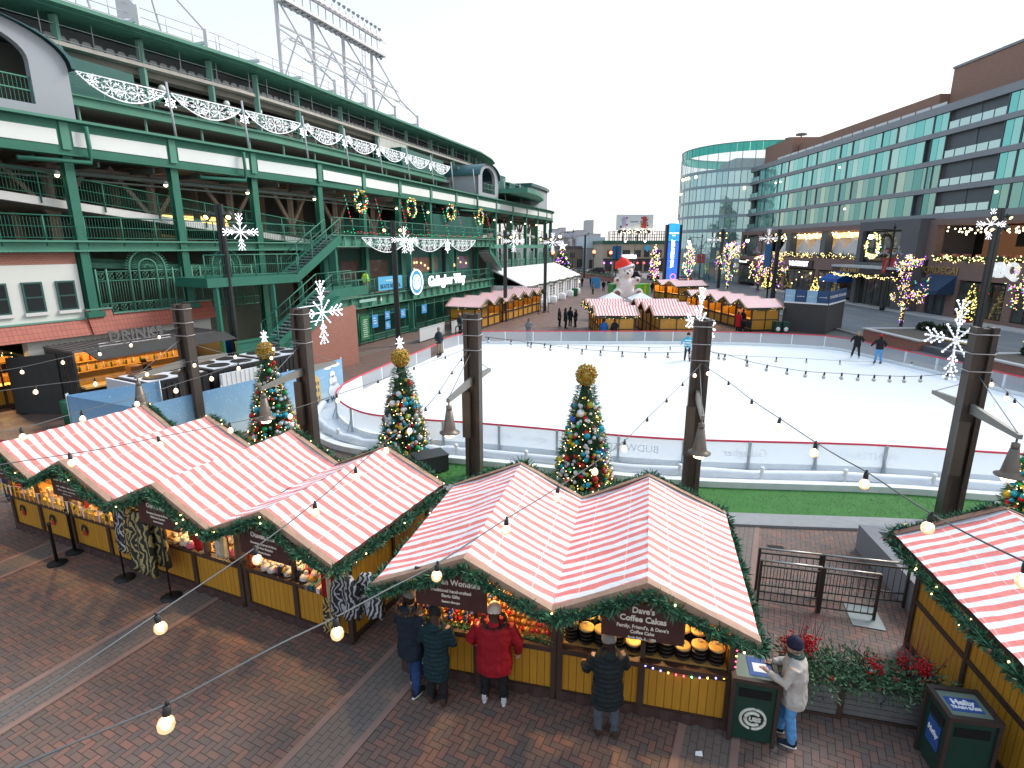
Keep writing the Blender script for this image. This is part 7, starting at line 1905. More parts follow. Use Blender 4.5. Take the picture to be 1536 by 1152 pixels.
car((31.2, 96, 0), up + .1, 'dark green car parked before the round glass corner', (.012, .03, .028), True, 'off')
car((26.8, 128, 0), 2.6, 'black car crossing the street left of the bear sculpture', (.01, .01, .012), True)
car((30.5, 123, 0), up, 'dark red car with bright tail lights right of the bear sculpture', (.12, .02, .02), False)
car((22.2, 150, 0), 2.9, 'black pickup waiting at the far crossing', (.015, .015, .018), True); car((18.6, 153, 0), 2.9, 'silver car waiting behind the black pickup', (.45, .46, .47), False)
car((12.6, 138, 0), .2, 'white car just right of the large lit fir', (.6, .6, .6), False, 'head'); car((33.6, 112, 0), up, 'silver car behind the slim lamp wound trees', (.40, .42, .44), False, 'off'); car((36.6, 118, 0), up, 'grey car nearer the hotel kerb with red tail lights', (.15, .16, .17), True)
car((16.4, 165, 0), 1.9, 'blue car among the far traffic by the small brick shop', (.05, .12, .3), False)
# ================================================================ stalls further down the plaza
random.seed(5)
def mstall(loc, rz, label, **k):
 d = dict(x0=-1.33, xr=0, x1=1.33, yf=0, yb=3.4, wall=(-1.22, 1.22, .6, 3.0), dens=9, lights=6, nx=6, ny=14, light=14, skirt=False, garl_back=False, eaves='')
 d.update(k); return stall(loc, rz, label, group='striped stalls farther down the plaza', **d)
e = Vector((.385, .923, 0)); n_ = Vector((.923, -.385, 0)); P0 = Vector((-3.1, 47.0, 0))
LR = math.atan2(.923, .385)
for k, (a, lab) in enumerate(((1.25, 'nearest stall of the row along the stadium, its yellow side facing the rink'), (3.86, 'second stall of the row along the stadium, counting from the rink'), (7.1, 'third stall of the row along the stadium, behind the dark light mast'), (9.7, 'fourth stall of the row along the stadium, with red goods beside it'), (12.3, 'fifth stall of the row along the stadium, next to last'), (14.9, 'last stall of the row along the stadium, nearest the white tent'))):
 mstall(P0 + e * a + n_ * .6, LR, lab, eaves='l' if k in (0, 2) else '', counter=k > 0, sign=(-.4, .4, 1.75, 2.2, [('#6', .12, .2)], .12))
for k in range(3):
 mstall(Vector((6.1 + .05 * k, 42.4 + 2.75 * k, 0)), -math.pi / 2, ('stall with its yellow back panels against the far rink boards, left of the alley', 'stall in the middle of the left file behind the rink', 'stall at the far end of the left file behind the rink')[k], yb=3.3, wall=(-1.22, 1.22, .6, 2.95), eaves='r' if k == 0 else '', lights=12)
 mstall(Vector((14.1, 42.4 + 2.75 * k, 0)), math.pi / 2, ('stall with its yellow back panels against the far rink boards, right of the alley', 'stall in the middle of the right file behind the rink', 'stall at the far end of the right file behind the rink')[k], yb=3.7, wall=(-1.22, 1.22, .6, 3.2), eaves='l' if k == 0 else '', lights=12)
RR = math.radians(-83); lx = Vector((math.cos(RR), math.sin(RR), 0)); nn = Vector((math.sin(RR), -math.cos(RR), 0)); Pe = Vector((20.0, 46.6, 0))
for k, lab in enumerate(('nearest stall of the row beside the dark stage boxes', 'second stall of the row beside the dark stage boxes', 'third stall of the row beside the dark stage boxes', 'fourth stall of the row beside the dark stage boxes', 'farthest stall of the row beside the dark stage boxes')):
 mstall(Pe - lx * (1.25 + 2.62 * k) + nn * .6, RR, lab, eaves='r' if k == 0 else '', lights=9, sign=(-.4, .4, 1.75, 2.2, [('#6', .12, .2)], .12), light=30)
mstall(Vector((20.4, 73.5, 0)), math.radians(-70), 'lone far stall right of the bear sculpture, under the pylon sign', lights=9, light=60, yb=5.2, wall=(-1.22, 1.22, .6, 4.8), eaves='r'); mstall(Vector((19.4, 76.2, 0)), math.radians(-70), 'lone far stall touching the bear sculpture at its right', lights=9, light=60)
g0 = gp(63, 601); LE = math.radians(61.4); ge = Vector((math.cos(LE), math.sin(LE), 0)); gn = Vector((math.sin(LE), -math.cos(LE), 0))
mstall(g0 - ge * 1.25 + gn * .6, LE, 'stall with green signs cut by the left edge beside the drinks container', dens=26, lights=16, sign=(-.1, .95, 1.62, 2.02, [('#2 8', .13, .15), ('#8 9', .08, .13)], .1), light=110)
mb = MB(); c = g0 - ge * .55 + gn * .03; mb.box(c + Vector((0, 0, 1.15)), (.9, .04, .32), LE); q = solo(mb, 'counter_sign', mat('green_counter_sign', (.01, .16, .09), .6), 'small green sign with white words on the left edge stall counter', 'sign', base=(c.x, c.y, .99))
text('Pan De Bono', .15, frame(c + gn * .025 + Vector((0, 0, 1.15)), ge, (0, 0, 1)), CREAM, q, bold=.003)
# white tent
TW = mat('white_tent_vinyl', (.78, .80, .82), .5, var=.05, bump=.2, bscale=2)
A_t, B_t = gp(808, 459), gp(868, 437.5); d_t = (B_t - A_t).normalized(); A_t = A_t - d_t * 5.5; Lt = (B_t - A_t).length
t = thing('market_tent', 'long white peaked marquee with windows and a garland along its eave', 'tent', A_t, math.atan2(d_t.y, d_t.x))
W_t, zE, zR_ = 8.0, 2.7, 4.4; nb = 6
mb = MB()
mb.prism([(0, 0, 0), (0, 0, zE), (0, W_t / 2, zR_), (0, W_t, zE), (0, W_t, 0), (0, W_t - .05, 0), (0, W_t - .05, zE - .05), (0, W_t / 2, zR_ - .06), (0, .05, zE - .05), (0, .05, 0)], (Lt, 0, 0)); mb.bx(-.03, 0.02, 0, 0, W_t - .02, zE); mb.build('tent_walls', TW, t)
mb = MB()
for y, z in ((-.25, zE - .1), (W_t + .25, zE - .1)): mb.prism([(0, y, z), (0, W_t / 2, zR_ + .03), (0, W_t / 2, zR_ + .08), (0, y, z + .05)], (Lt, 0, 0));
mb.build('tent_roof', TW, t)
for k in range(nb):
 x = Lt * (k + .5) / nb
 for xx in (x - .75, x + .75):
  mb = MB(); mb.bx(xx - .45, -.03, .75, xx + .45, -.005, 2.2); w_ = mb.build('tent_window', SHOPG, t); mb = MB()
  for i in range(5): mb.bx(xx - .45, -.045, .75 + i * .35, xx + .45, -.031, .80 + i * .35)
  for i in range(4): mb.bx(xx - .45 + i * .285, -.05, .75, xx - .405 + i * .285, -.046, 2.2)
  mb.build('muntins', TW, w_)
 mb = MB(); mb.beam((Lt * k / nb, -.08, 0), (Lt * k / nb, -.08, zE), .14); mb.build('tent_pole', TW, t)
 b_ = MB(); b_.lathe([(.42, 0), (.46, .1), (.46, .75), (.4, .85)], A_t + d_t * (Lt * k / nb + .1) + Vector((d_t.y, -d_t.x, 0)) * .75, 12); solo(b_, 'water_barrel', TW, 'white ballast barrel standing along the tent side', 'barrel', 'white ballast barrels beside the tent')
paths = [[(Lt * k / nb, -.3, zE - .05), (Lt * (k + .5) / nb, -.32, zE - .35), (Lt * (k + 1) / nb, -.3, zE - .05)] for k in range(nb)]
garland('garland', paths, t, .16, 5, 3)
b_ = MB(); b_.lathe([(.4, 0), (.46, 1.0), (.48, 1.05), (.3, 1.12)], A_t + d_t * Lt * .72 + Vector((d_t.y, -d_t.x, 0)) * 1.1, 12); solo(b_, 'litter_bin', mat('green_bin', (.02, .15, .08), .5), 'round green litter bin beside the white tent', 'bin')
# illuminated bear with a red hat
def fuse_build(mb, name, m, parent, vox, it=5):
 o = mb.build(name, m, parent); r = o.modifiers.new('join', 'REMESH'); r.mode = 'VOXEL'; r.voxel_size = vox; r.use_smooth_shade = True
 s = o.modifiers.new('soften', 'SMOOTH'); s.iterations = it; s.factor = .5; return o
BP = dp(937, 447, 74)
bt = thing('bear_sculpture', 'giant white lit teddy bear sculpture wearing a red hat', 'sculpture', (BP.x, 74, 0)); z0 = BP.z
mb = MB(); mb.bx(-1.9, -1.6, 0, 1.9, 1.6, z0); mb.build('plinth', TW, bt)
def Z(x, y, z): return (x, y, z0 + z)
mb = MB(); mb.ball(Z(0, 0, 1.35), 1.2, 20, 14, sc=(1, .9, 1.15)); mb.ball(Z(0, -.1, 3.35), .92, 20, 14, sc=(1.05, .95, .92)); mb.ball(Z(0, -.85, 3.15), .42, 14, 10); mb.tube([Z(0, 0, 2.3), Z(0, 0, 3)], .6, 14)
for s in (-1, 1):
 mb.tube([Z(s * .7, -.3, .55), Z(s * 1.2, -1.4, .5), Z(s * 1.35, -1.75, .62)], [.55, .5, .52], 14); mb.ball(Z(s * 1.38, -1.8, .72), .62, 14, 10, sc=(1, .6, 1.1))
 mb.tube([Z(s * .8, -.1, 2.15), Z(s * 1.35, -.7, 2.15), Z(s * 1.3, -1.0, 2.35)], [.42, .38, .38], 12); mb.ball(Z(s * 1.3, -1.0, 2.4), .42, 12, 8); mb.ball(Z(s * .82, 0, 4.05), .36, 12, 8, sc=(1, .6, 1))
FURW = mat('white_lit_fur', (.74, .66, .64), .85, var=.25, scale=7, bump=1, bscale=12, emit=.05)
fuse_build(mb, 'bear_body', FURW, bt, .10, 4)
mb = MB()
for s in (-1, 1):
 mb.ball(Z(s * 1.38, -2.18, .72), .38, 12, 8, sc=(1, .25, 1.1)); mb.ball(Z(s * 1.3, -1.4, 2.4), .2, 10, 6, sc=(1, .3, 1)); mb.ball(Z(s * .82, -.22, 4.05), .2, 10, 6, sc=(1, .3, 1))
mb.build('pads', mat('bronze_pads', (.30, .14, .10), .6), bt)
mb = MB(); mb.ball(Z(0, -1.28, 3.25), .15, 10, 6); mb.ball(Z(-.32, -.92, 3.55), .09, 8, 6); mb.ball(Z(.32, -.92, 3.55), .09, 8, 6); mb.build('nose_and_eyes', mat('black_bead', (.02, .02, .02), .3), bt)
mb = MB(); mb.tube([Z(-.1, 0, 3.9), Z(-.35, 0, 4.5), Z(-.75, 0, 4.85), Z(-1.1, 0, 4.6), Z(-1.3, -.05, 3.7)], [.85, .75, .55, .35, .2], 14); mb.ball(Z(-.35, 0, 4.5), .74, 14, 10); fuse_build(mb, 'hat', mat('red_lit_hat', (.55, .03, .02), .7, var=.3, scale=12, emit=.2), bt, .09, 2)
mb = MB(); mb.tube([Z(.85 * math.cos(a) - .05, .8 * math.sin(a), 3.95 + .28 * math.cos(a)) for a in [k * .4488 for k in range(15)]], .2, 8); mb.build('hat_brim', TW, bt)
for k, (x, c, lab) in enumerate(((13.6, (.03, .30, .05), 'green gift box left of the bear sculpture'), (17.3, (.10, .42, .03), 'bright green gift box right of the bear sculpture'))):
 mb = MB(); mb.box((x, 75, 1.0), (1.3, 1.3, 2.0), .3); mb.box((x, 75, 1.0), (.3, 1.33, 2.02), .3, 1); mb.box((x, 75, 2.06), (1.45, 1.45, .16), .3); solo(mb, 'gift_box', [mat('gift_green_%d' % k, c, .4), mat('gift_ribbon_lime', (.45, .45, .04), .4)], lab, 'gift box')
for k, px in enumerate((918, 961)):
 p = dp(px, 452, 55); mb = MB(); r_ = [(-1.15, -1.1), (1.15, -1.1), (1.15, 1.1), (-1.15, 1.1)]
 mb.add([(p.x + a, 55 + b_, 1.95) for a, b_ in r_] + [(p.x, 55, 2.6)], [(0, 1, 4), (1, 2, 4), (2, 3, 4), (3, 0, 4), (3, 2, 1, 0)])
 for a, b_ in r_: mb.beam((p.x + a * .96, 55 + b_ * .96, 0), (p.x + a * .96, 55 + b_ * .96, 1.96), .07)
 solo(mb, 'canopy_tent', TW, ('small white peaked canopy in front of the bear at its left', 'small white peaked canopy in front of the bear at its right')[k], 'canopy')
# dark stage boxes with printed rail
A, B, C = Vector((22.9, 47.3, 0)), Vector((25.3, 44.9, 0)), Vector((28.9, 48.8, 0)); zb = dp(1224, 458, 45).z
DKP = mat('charcoal_panel', (.055, .055, .056), .6, var=.15)
t = thing('stage_box', 'dark charcoal stage box with a printed banner rail on top', 'stage', B); D_ = A + C - B
mb = MB(); mb.hexa([A, B, C, D_] + [v + Vector((0, 0, zb)) for v in (A, B, C, D_)]); mb.build('box_walls', DKP, t, True)
for a, b_, n2 in ((A, B, 4), (B, C, 2)):
 d = (b_ - a).normalized(); on = Vector((d.y, -d.x, 0)); L = (b_ - a).length
 for k in range(n2):
  s0, s1 = a + d * L * k / n2, a + d * L * (k + 1) / n2; m_ = (s0 + s1) / 2
  mb = MB(); mb.beam(s0 + d * .03 + Vector((0, 0, zb + .62)), s1 - d * .03 + Vector((0, 0, zb + .62)), .05, 1.0); q = mb.build('rail_banner', (mat('pale_blue_banner', (.30, .52, .70), .6), mat('navy_banner', (.03, .08, .19), .6))[k % 2 if n2 == 4 else 1], t, True)
  text('#7' if n2 == 4 else 'FOOD AND DRINKS', .16 if n2 == 4 else .34, frame(m_ + on * .03 + Vector((0, 0, zb + .6)), d, (0, 0, 1)), WPAINT, q, sx=.55 if n2 == 4 else .8)
  mb = MB(); mb.beam(s0 + Vector((0, 0, zb)), s0 + Vector((0, 0, zb + 1.25)), .06); mb.build('rail_post', MASTM, t, True)
 mb = MB(); mb.beam(a + Vector((0, 0, zb + .07)), b_ + Vector((0, 0, zb + .07)), .12, .12); mb.build('snowy_ledge', SNOW, t, True)
for k, x in enumerate((21.6, 22.2)):
 mb = MB(); mb.box((x, 45.4 - k * .1, .5), (.52, .55, 1.0), .1); mb.ball((x, 45.1 - k * .1, .4), .18, 10, 6, 1, sc=(1, .15, 1)); solo(mb, 'litter_bin', [mat('dark_green_bin', (.012, .05, .035), .5), WPAINT], ('dark green litter bin by the far stall, left of a pair', 'dark green litter bin touching the dark stage box')[k], 'bin')
# ---- drinks container, chillers, mural fence
dc = thing('drinks_container', 'dark shipping container bar reading DRINKS, lit amber inside', 'bar', S(16.5, 2.7, 0))
s0, s1 = 13.6, 20.2; CONTM = mat('dark_corrugated_steel', (.07, .068, .066), .55, .2, var=.2, scale=2)
mb = MB(); sband(mb, S, [s0, s1], .35, .45, 0, 2.7); sband(mb, S, [s0, s0 + .08], .451, 2.7, 0, 2.7); sband(mb, S, [s1 - .08, s1], .451, 2.7, 0, 2.7)
for k in range(12): sband(mb, S, [s0 - .03, s0], .55 + k * .18, .63 + k * .18, .1, 2.6)
mb.build('container_walls', CONTM, dc, True)
mb = MB(); sband(mb, S, [s0, s1], .3, 2.75, 2.705, 2.8)
for k in range(30): sband(mb, S, [s0 + .1 + k * .215, s0 + .2 + k * .215], .32, 2.73, 2.801, 2.83)
mb.build('container_roof', mat('brown_grey_roof', (.13, .12, .115), .6, var=.2), dc, True)
mb = MB(); mb.prism([S(s0 + .4, 2.76, 2.74), S(s1, 2.76, 2.74), S(s1, 3.75, 2.45), S(s0 + .4, 3.75, 2.45)], (0, 0, .05)); mb.build('awning_flap', CONTM, dc, True)
mb = MB(); sband(mb, S, [s0 + .1, s1 - .1], 2.45, 3.1, 1.22, 1.3); sband(mb, S, [s0 + .1, s1 - .1], 1.3, 1.7, 1.0, 1.04); mb.build('bar_counter', PLY, dc, True)
mb = MB(); sband(mb, S, [s0 + .1, s1 - .1], 2.62, 2.7, 0, 1.2); mb.build('bar_front', CONTM, dc, True)
mb = MB(); sband(mb, S, [s0 + .1, s1 - .1], .46, .5, .9, 2.65); mb.build('bar_lining', PLY, dc, True)
mb = MB()
for z in (1.5, 1.95): sband(mb, S, [s0 + .2, s1 - .3], .51, .8, z, z + .03)
mb.build('bar_shelf', PLY, dc, True)
BOT = [mat('bottle_%s' % n, c, .15, var=0) for n, c in (('green', (.02, .12, .03)), ('amber', (.35, .14, .02)), ('clear', (.5, .5, .45)), ('red', (.4, .03, .03)))]
protos = []
for m in BOT: b_ = MB(); b_.lathe([(.04, 0), (.042, .18), (.016, .23), (.016, .31)], n=7); protos.append(b_.mesh('bottle', m))
for k in range(36):
 o = put('bottle', protos[k % 4]); o.location = S(s0 + .4 + .16 * k, .66, (1.53, 1.98)[k % 2]); tag(o, 'small bottle standing on the back shelf of the drinks container', 'bottle', 'bottles on the drinks bar shelves')
for k in range(3): point_light(dc, Vector(S(s0 + 1.2 + 2 * k, 1.7, 2.5)) - Vector(dc.location), (1, .62, .24), 38, .1)
mb = MB(); sband(mb, S, [15.7, 16.2], 2.2, 2.7, 1.301, 1.75); solo(mb, 'wooden_crate', mat('crate_wood', (.22, .10, .04), .7), 'brown wooden box on the drinks bar counter', 'crate')
mb = MB(); mb.lathe([(.12, 0), (.16, .2)], S(17.1, 2.9, 1.3), 10); solo(mb, 'bucket', mat('red_bucket', (.5, .03, .03), .4), 'red bucket on the drinks bar counter', 'bucket')
q_ = S(16.1, 2.78, 3.17); text('DRINKS', .6, frame(q_, S(18, 2.78, 0) - S(17, 2.78, 0), (0, 0, 1)), mat('grey_steel_letter', (.16, .155, .15), .5, .4), dc, .04, 'roof_lettering', bold=.015, sp=1.1)
mb = MB()
for z in (2.84, 2.95): mb.beam(S(14.6, 2.72, z), S(17.6, 2.72, z), .03)
mb.build('letter_rail', PINKS, dc, True)
mb = MB(); mb.prism([S(12.5, -.4, 0), S(13.5, 1.5, 0), S(13.5, 1.5, 2.6), S(12.5, -.4, 2.4)], Vector((0, .06, 0))); solo(mb, 'container_door', mat('dark_mesh_sheet', (.045, .045, .045), .8), 'open dark door panel at the left end of the drinks container', 'door panel')
mb = MB(); mb.lathe([(.33, 0), (.38, 1.0), (.36, 1.05)], S(12.9, 3.6, 0), 12); solo(mb, 'litter_bin', mat('green_bin', (.02, .15, .08), .5), 'green round bin before the drinks container door', 'bin')
mb = MB(); mb.lathe([(.35, 0), (.4, 1.0), (.42, 1.1)], S(20.9, 2.2, 1.2), 12); mb.bx(0, 0, 0, .01, .01, .01) if False else None; solo(mb, 'blue_drum', mat('blue_plastic', (.01, .08, .42), .4), 'blue plastic drum on top of crates right of the drinks container', 'drum')
mb = MB(); sband(mb, S, [20.4, 22.2], 1.5, 2.9, 0, 1.2); solo(mb, 'black_crates', mat('black_plastic', (.015, .015, .017), .5), 'black crates stacked right of the drinks container', 'crate')
for k in range(3):
 a = 14.3 + 2.75 * k; t = thing('chiller_unit', ('chiller unit with round fans nearest the blue mural corner', 'middle chiller unit with round fans under the arm of the first mast', 'chiller unit with round fans nearest the brick ramp wall')[k], 'chiller', S(a, 5.2, 0), 0, 'chiller units by the drinks container')
 mb = MB(); sband(mb, S, [a, a + 2.55], 4.1, 6.4, .1, 1.72)
 for j in range(9): sband(mb, S, [a + .25 + j * .25, a + .33 + j * .25], 6.4, 6.43, .25, 1.6)
 mb.build('casing', mat('black_casing', (.022, .024, .027), .5, .2, var=.2), t, True)
 mb = MB(); sband(mb, S, [a + .12, a + 2.43], 4.2, 6.3, 1.723, 1.76); mb.build('top_panel', mat('white_top_panel', (.62, .66, .72), .5, var=.08), t, True)
 for i in range(2):
  for j in range(2):
   mb = MB(); c = S(a + .72 + 1.13 * i, 4.72 + 1.05 * j, 1.765); mb.lathe([(.46, 0), (.46, .02), (.40, .03), (.02, .0)], c, 20); mb.build('fan', mat('fan_black', (.02, .02, .022), .6, var=.5, scale=14), t, True)
mb = MB(); sband(mb, S, [13.95, 14.05], 4.2, 6.3, .1, 1.78); solo(mb, 'white_screen', mat('white_board', (.66, .68, .74), .6, var=.05), 'white board standing at the end of the chillers', 'board')
mb = MB(); sband(mb, S, [17.2, 19.6], 6.6, 6.7, .2, 1.55)
for k in range(11): sband(mb, S, [17.25 + k * .225, 17.28 + k * .225], 6.7, 6.72, .2, 1.55)
solo(mb, 'white_tank', mat('white_cage_tank', (.70, .73, .74), .5), 'white caged water tank before the chillers', 'tank')
def mural_mat():
 m, nt, b, o = newmat('winter_mural_print'); v = coords(nt); sx = nt.nodes.new('ShaderNodeSeparateXYZ'); nt.links.new(v, sx.inputs[0])
 hz = mth(nt, 'DIVIDE', mth(nt, 'ADD', sx.outputs[2], mth(nt, 'MULTIPLY', mth(nt, 'SUBTRACT', noise(nt, .7, 3, v), .5), 1.1)), 2)
 c = ramp(nt, hz, [(.0, (.50, .62, .68)), (.22, (.42, .58, .68)), (.30, (.30, .50, .66)), (.6, (.24, .44, .62)), (1, (.16, .34, .56))])
 n3 = noise(nt, 17, 1, v); c = mixc(nt, ramp(nt, n3, [(.70, (0, 0, 0)), (.74, (.8,) * 3)]), c, (.75, .82, .86)); nt.links.new(c, b.inputs['Base Color']); b.inputs['Roughness'].default_value = .6; bumpn(nt, b, noise(nt, 2, 2, v), .4, .05); return m
mu = thing('mural_fence', 'fence printed with a blue winter scene of clouds, snowman and houses', 'fence', (-7.85, 25.5, 0))
mp_ = [Vector(q) for q in ((-13.4, 20.6, 0), (-15.3, 18.5, 0), (-11.9, 17.0, 0), (-7.85, 25.5, 0))]; mp_[3] = gp(517, 600)
MUR = mural_mat()
for a, b_ in zip(mp_, mp_[1:]):
 k_ = max(1, int((b_ - a).length / 2.4)); mb = MB(); q = [a.lerp(b_, i / 12) for i in range(13)]; d = (b_ - a).normalized(); on = Vector((d.y, -d.x, 0))
 for u, v_ in zip(q, q[1:]): mb.prism([u + Vector((0, 0, .05)), v_ + Vector((0, 0, .05)), v_ + Vector((0, 0, 1.95)), u + Vector((0, 0, 1.95))], -on * .02)
 mb.build('printed_sheet', MUR, mu, True)
 for i in range(k_ + 1): mb = MB(); p = a.lerp(b_, i / k_) - on * .06; mb.tube([p, p + Vector((0, 0, 2.02))], .025, 6); mb.build('fence_post', STEEL, mu, True)
a, b_ = mp_[2], mp_[3]; d = (b_ - a).normalized(); on = Vector((d.y, -d.x, 0)); Lm = (b_ - a).length
def mz(u, z, o=.012): return a + d * (Lm * u) + on * o + Vector((0, 0, z))
def disc(u, z, r, rz_=None, o=.012, nn=14): return [mz(u, z, o) + d * r * math.cos(t_) + Vector((0, 0, (rz_ or r) * math.sin(t_))) for t_ in [2 * math.pi * i / nn for i in range(nn)]]
WP = mat('mural_white', (.72, .76, .78), .6, var=.04)
mb = MB()
for u, z, r in ((.935, .62, .36), (.93, 1.06, .24), (.928, 1.36, .16)): mb.prism(disc(u, z, r), on * .004)
for u, z, r, q in ((.95, 1.75, .3, .09), (.9, 1.68, .22, .07), (.5, 1.45, .3, .1), (.53, 1.55, .2, .1), (.62, 1.62, .25, .07)): mb.prism(disc(u, z, r, q), on * .003)
mb.build('mural_print', WP, mu, True)
mb = MB();
for u0, u1, zt in ((.745, .79, 1.25), (.79, .845, 1.55)): mb.prism([mz(u0, .15), mz(u1, .15), mz(u1, zt - .25), mz((u0 + u1) / 2, zt), mz(u0, zt - .25)], on * .003)
mb.build('mural_print', mat('mural_yellow_house', (.55, .40, .16), .6), mu, True)
mb = MB()
for u in (.757, .775, .803, .818, .832):
 for z in (.4, .75, 1.05): mb.prism([mz(u - .004, z, .017), mz(u + .004, z, .017), mz(u + .004, z + .16, .017), mz(u - .004, z + .16, .017)], on * .002)
mb.prism([mz(.922, 1.24, .02), mz(.938, 1.24, .02), mz(.938, 1.29, .02), mz(.922, 1.29, .02)], on * .002)
mb.build('mural_print', mat('mural_dark', (.12, .10, .12), .6), mu, True)
mb = MB(); mb.prism(disc(.56, .45, .16, .42), on * .004); mb.prism(disc(.58, .3, .2, .3), on * .0045); mb.build('mural_print', mat('mural_green', (.10, .33, .12), .6), mu, True)
text('Gallagher Way', .30, frame(mz(.87, .24, .02), d, (0, 0, 1)), mat('mural_navy_letter', (.02, .05, .15), .5), mu, bold=.006)
# ================================================================ people
random.seed(41)
def skin(c): return mat('skin_%d' % int(c[0] * 100), c, .55, var=.08)
SK1, SK2, SK3 = (.52, .31, .22), (.45, .25, .17), (.22, .12, .08)
def cloth(name, c, quilt=False):
 if name in _M: return _M[name]
 m, nt, b, o = newmat(name); v = coords(nt)
 nt.links.new(mixc(nt, noise(nt, 7, 4, v), tuple(x * .7 for x in c), tuple(min(1, x * 1.25) for x in c)), b.inputs['Base Color']); b.inputs['Roughness'].default_value = .75; b.inputs['Specular IOR Level'].default_value = .25
 h = noise(nt, 9, 4, v)
 if quilt:
  sx = nt.nodes.new('ShaderNodeSeparateXYZ'); nt.links.new(v, sx.inputs[0]); q = mth(nt, 'ABSOLUTE', mth(nt, 'SINE', mth(nt, 'MULTIPLY', sx.outputs[2], 42)))
  h = mth(nt, 'ADD', q, mth(nt, 'MULTIPLY', h, .6))
 bumpn(nt, b, h, .5, .02); _M[name] = m; return m
FT = bpy.data.textures.new('cloth_folds', 'CLOUDS'); FT.noise_scale = .11; FT.noise_depth = 1
def fold(o, q):
 if q: d = o.modifiers.new('folds', 'DISPLACE'); d.texture = FT; d.strength = .035; d.mid_level = .5
 return o
def person(pos, face, label, coat, legs, shoe, hat=None, hair=None, sk=SK1, h=1.72, wide=1.0, hem=.72, lean=0.0, arms=None, feet=None, q=1, hood=None, quilt=False, beard=False, pom=None, cap=False, group=None, stripe=None, skates=False, collar=None, scarf=None):
 """q 1: near, full hands; 0: far. Local +y is forward, +x the right hand side"""
 s = h / 1.72
 t = thing('person', label, 'person', pos, math.atan2(face[1], face[0]) - math.pi / 2, group)
 def V(x, y, z): return Vector((x, y + lean * max(0, z - .85), z)) * s
 f = feet or [(-.11, 0, 0), (.11, 0, 0)]            # foot x, y, lift
 ar = arms or [((-.27, -.04, 1.14), (-.27, .08, .90)), ((.27, -.04, 1.14), (.27, .08, .90))]
 W_ = wide
 b_ = MB(); n1 = 10 if q else 7
 hd = V(0, .02, 1.60)
 b_.ball(hd, .103 * s, 14 if q else 8, 10 if q else 6, sc=(.80, .98, 1.12)); b_.ball(hd + Vector((0, .03, -.065)) * s, .062 * s, 10, 7, sc=(.9, 1, .8)); b_.tube([V(0, -.01, 1.40), V(0, .01, 1.54)], .055 * s, n1)
 b_.ball(hd + Vector((0, .105, -.012)) * s, .019 * s, 8, 6, sc=(.8, 1.1, 1.5))
 for sg in (-1, 1): b_.ball(hd + Vector((sg * .086, -.005, -.005)) * s, .026 * s, 8, 6, sc=(.4, .8, 1.2))
 b_.loft([[V(math.cos(a) * rx * W_, math.sin(a) * ry * W_, z) for a in [2 * math.pi * k / 12 for k in range(12)]] for z, rx, ry in ((.84, .15, .10), (1.05, .135, .095), (1.3, .165, .105), (1.42, .13, .08), (1.46, .06, .055))])
 hips = [V(-.085 * W_, 0, .88), V(.085 * W_, 0, .88)]; knees = []; ank = []
 for i in (0, 1):
  a = Vector((f[i][0], f[i][1], .085 + f[i][2])) * s; k = (hips[i] + a) / 2 + Vector((0, .035, .02)) * s; knees.append(k); ank.append(a)
  b_.tube([hips[i], k, a], [.085 * s, .055 * s, .038 * s], n1); b_.tube([a, a + Vector((0, .12, -.04)) * s], [.036 * s, .03 * s], 7)
 sh = [V(-.185 * W_, 0, 1.40), V(.185 * W_, 0, 1.40)]; wr = []
 for i in (0, 1):
  el = V(*ar[i][0]); w_ = V(*ar[i][1]); wr.append(w_); b_.tube([sh[i], el, w_], [.05 * s, .038 * s, .026 * s], n1)
  d = (w_ - el).normalized(); sd = d.cross(Vector((0, 0, 1)))
  if sd.length < .3: sd = d.cross(Vector((0, 1, 0)))
  sd.normalize(); up = sd.cross(d)
  b_.tube([w_, w_ + d * .05 * s, w_ + d * .09 * s], [.024 * s, .033 * s, .030 * s], 8)
  if q:
   for k in range(4):
    r0 = w_ + d * .085 * s + sd * (k - 1.5) * .019 * s; L = (.062, .072, .067, .052)[k] * s
    b_.tube([r0, r0 + d * L * .5 - up * .006 * s, r0 + d * L * .9 - up * .026 * s], [.0105 * s, .0095 * s, .0075 * s], 6)
   sg = -1 if i else 1; r0 = w_ + d * .03 * s + sd * sg * .026 * s; b_.tube([r0, r0 + d * .03 * s + sd * sg * .022 * s, r0 + d * .06 * s + sd * sg * .022 * s], [.012 * s, .0105 * s, .008 * s], 6)
 fuse_build(b_, 'body', skin(sk), t, .0085 if q else .022, 2 if q else 1)
 if q:
  e_ = MB()
  for sg in (-1, 1): e_.ball(hd + Vector((sg * .034, .088, .012)) * s, .011 * s, 6, 5)
  e_.ball(hd + Vector((0, .094, -.055)) * s, .014 * s, 6, 4, sc=(1.5, .3, .35)); e_.build('eyes_and_mouth', mat('dark_features', (.05, .025, .02), .5), t)
 vx = .014 if q else .028
 # trousers
 m_ = MB(); m_.loft([[V(math.cos(a) * .16 * W_, math.sin(a) * .12 * W_, z) for a in [2 * math.pi * k / 10 for k in range(10)]] for z in (.80, .98)])
 for i in (0, 1): m_.tube([hips[i], knees[i], ank[i] + Vector((0, -.005, .0)) * s], [.105 * s * W_ ** .5, .078 * s * W_ ** .5, .066 * s], n1)
 fold(fuse_build(m_, 'trousers', legs, t, vx, 3), q)
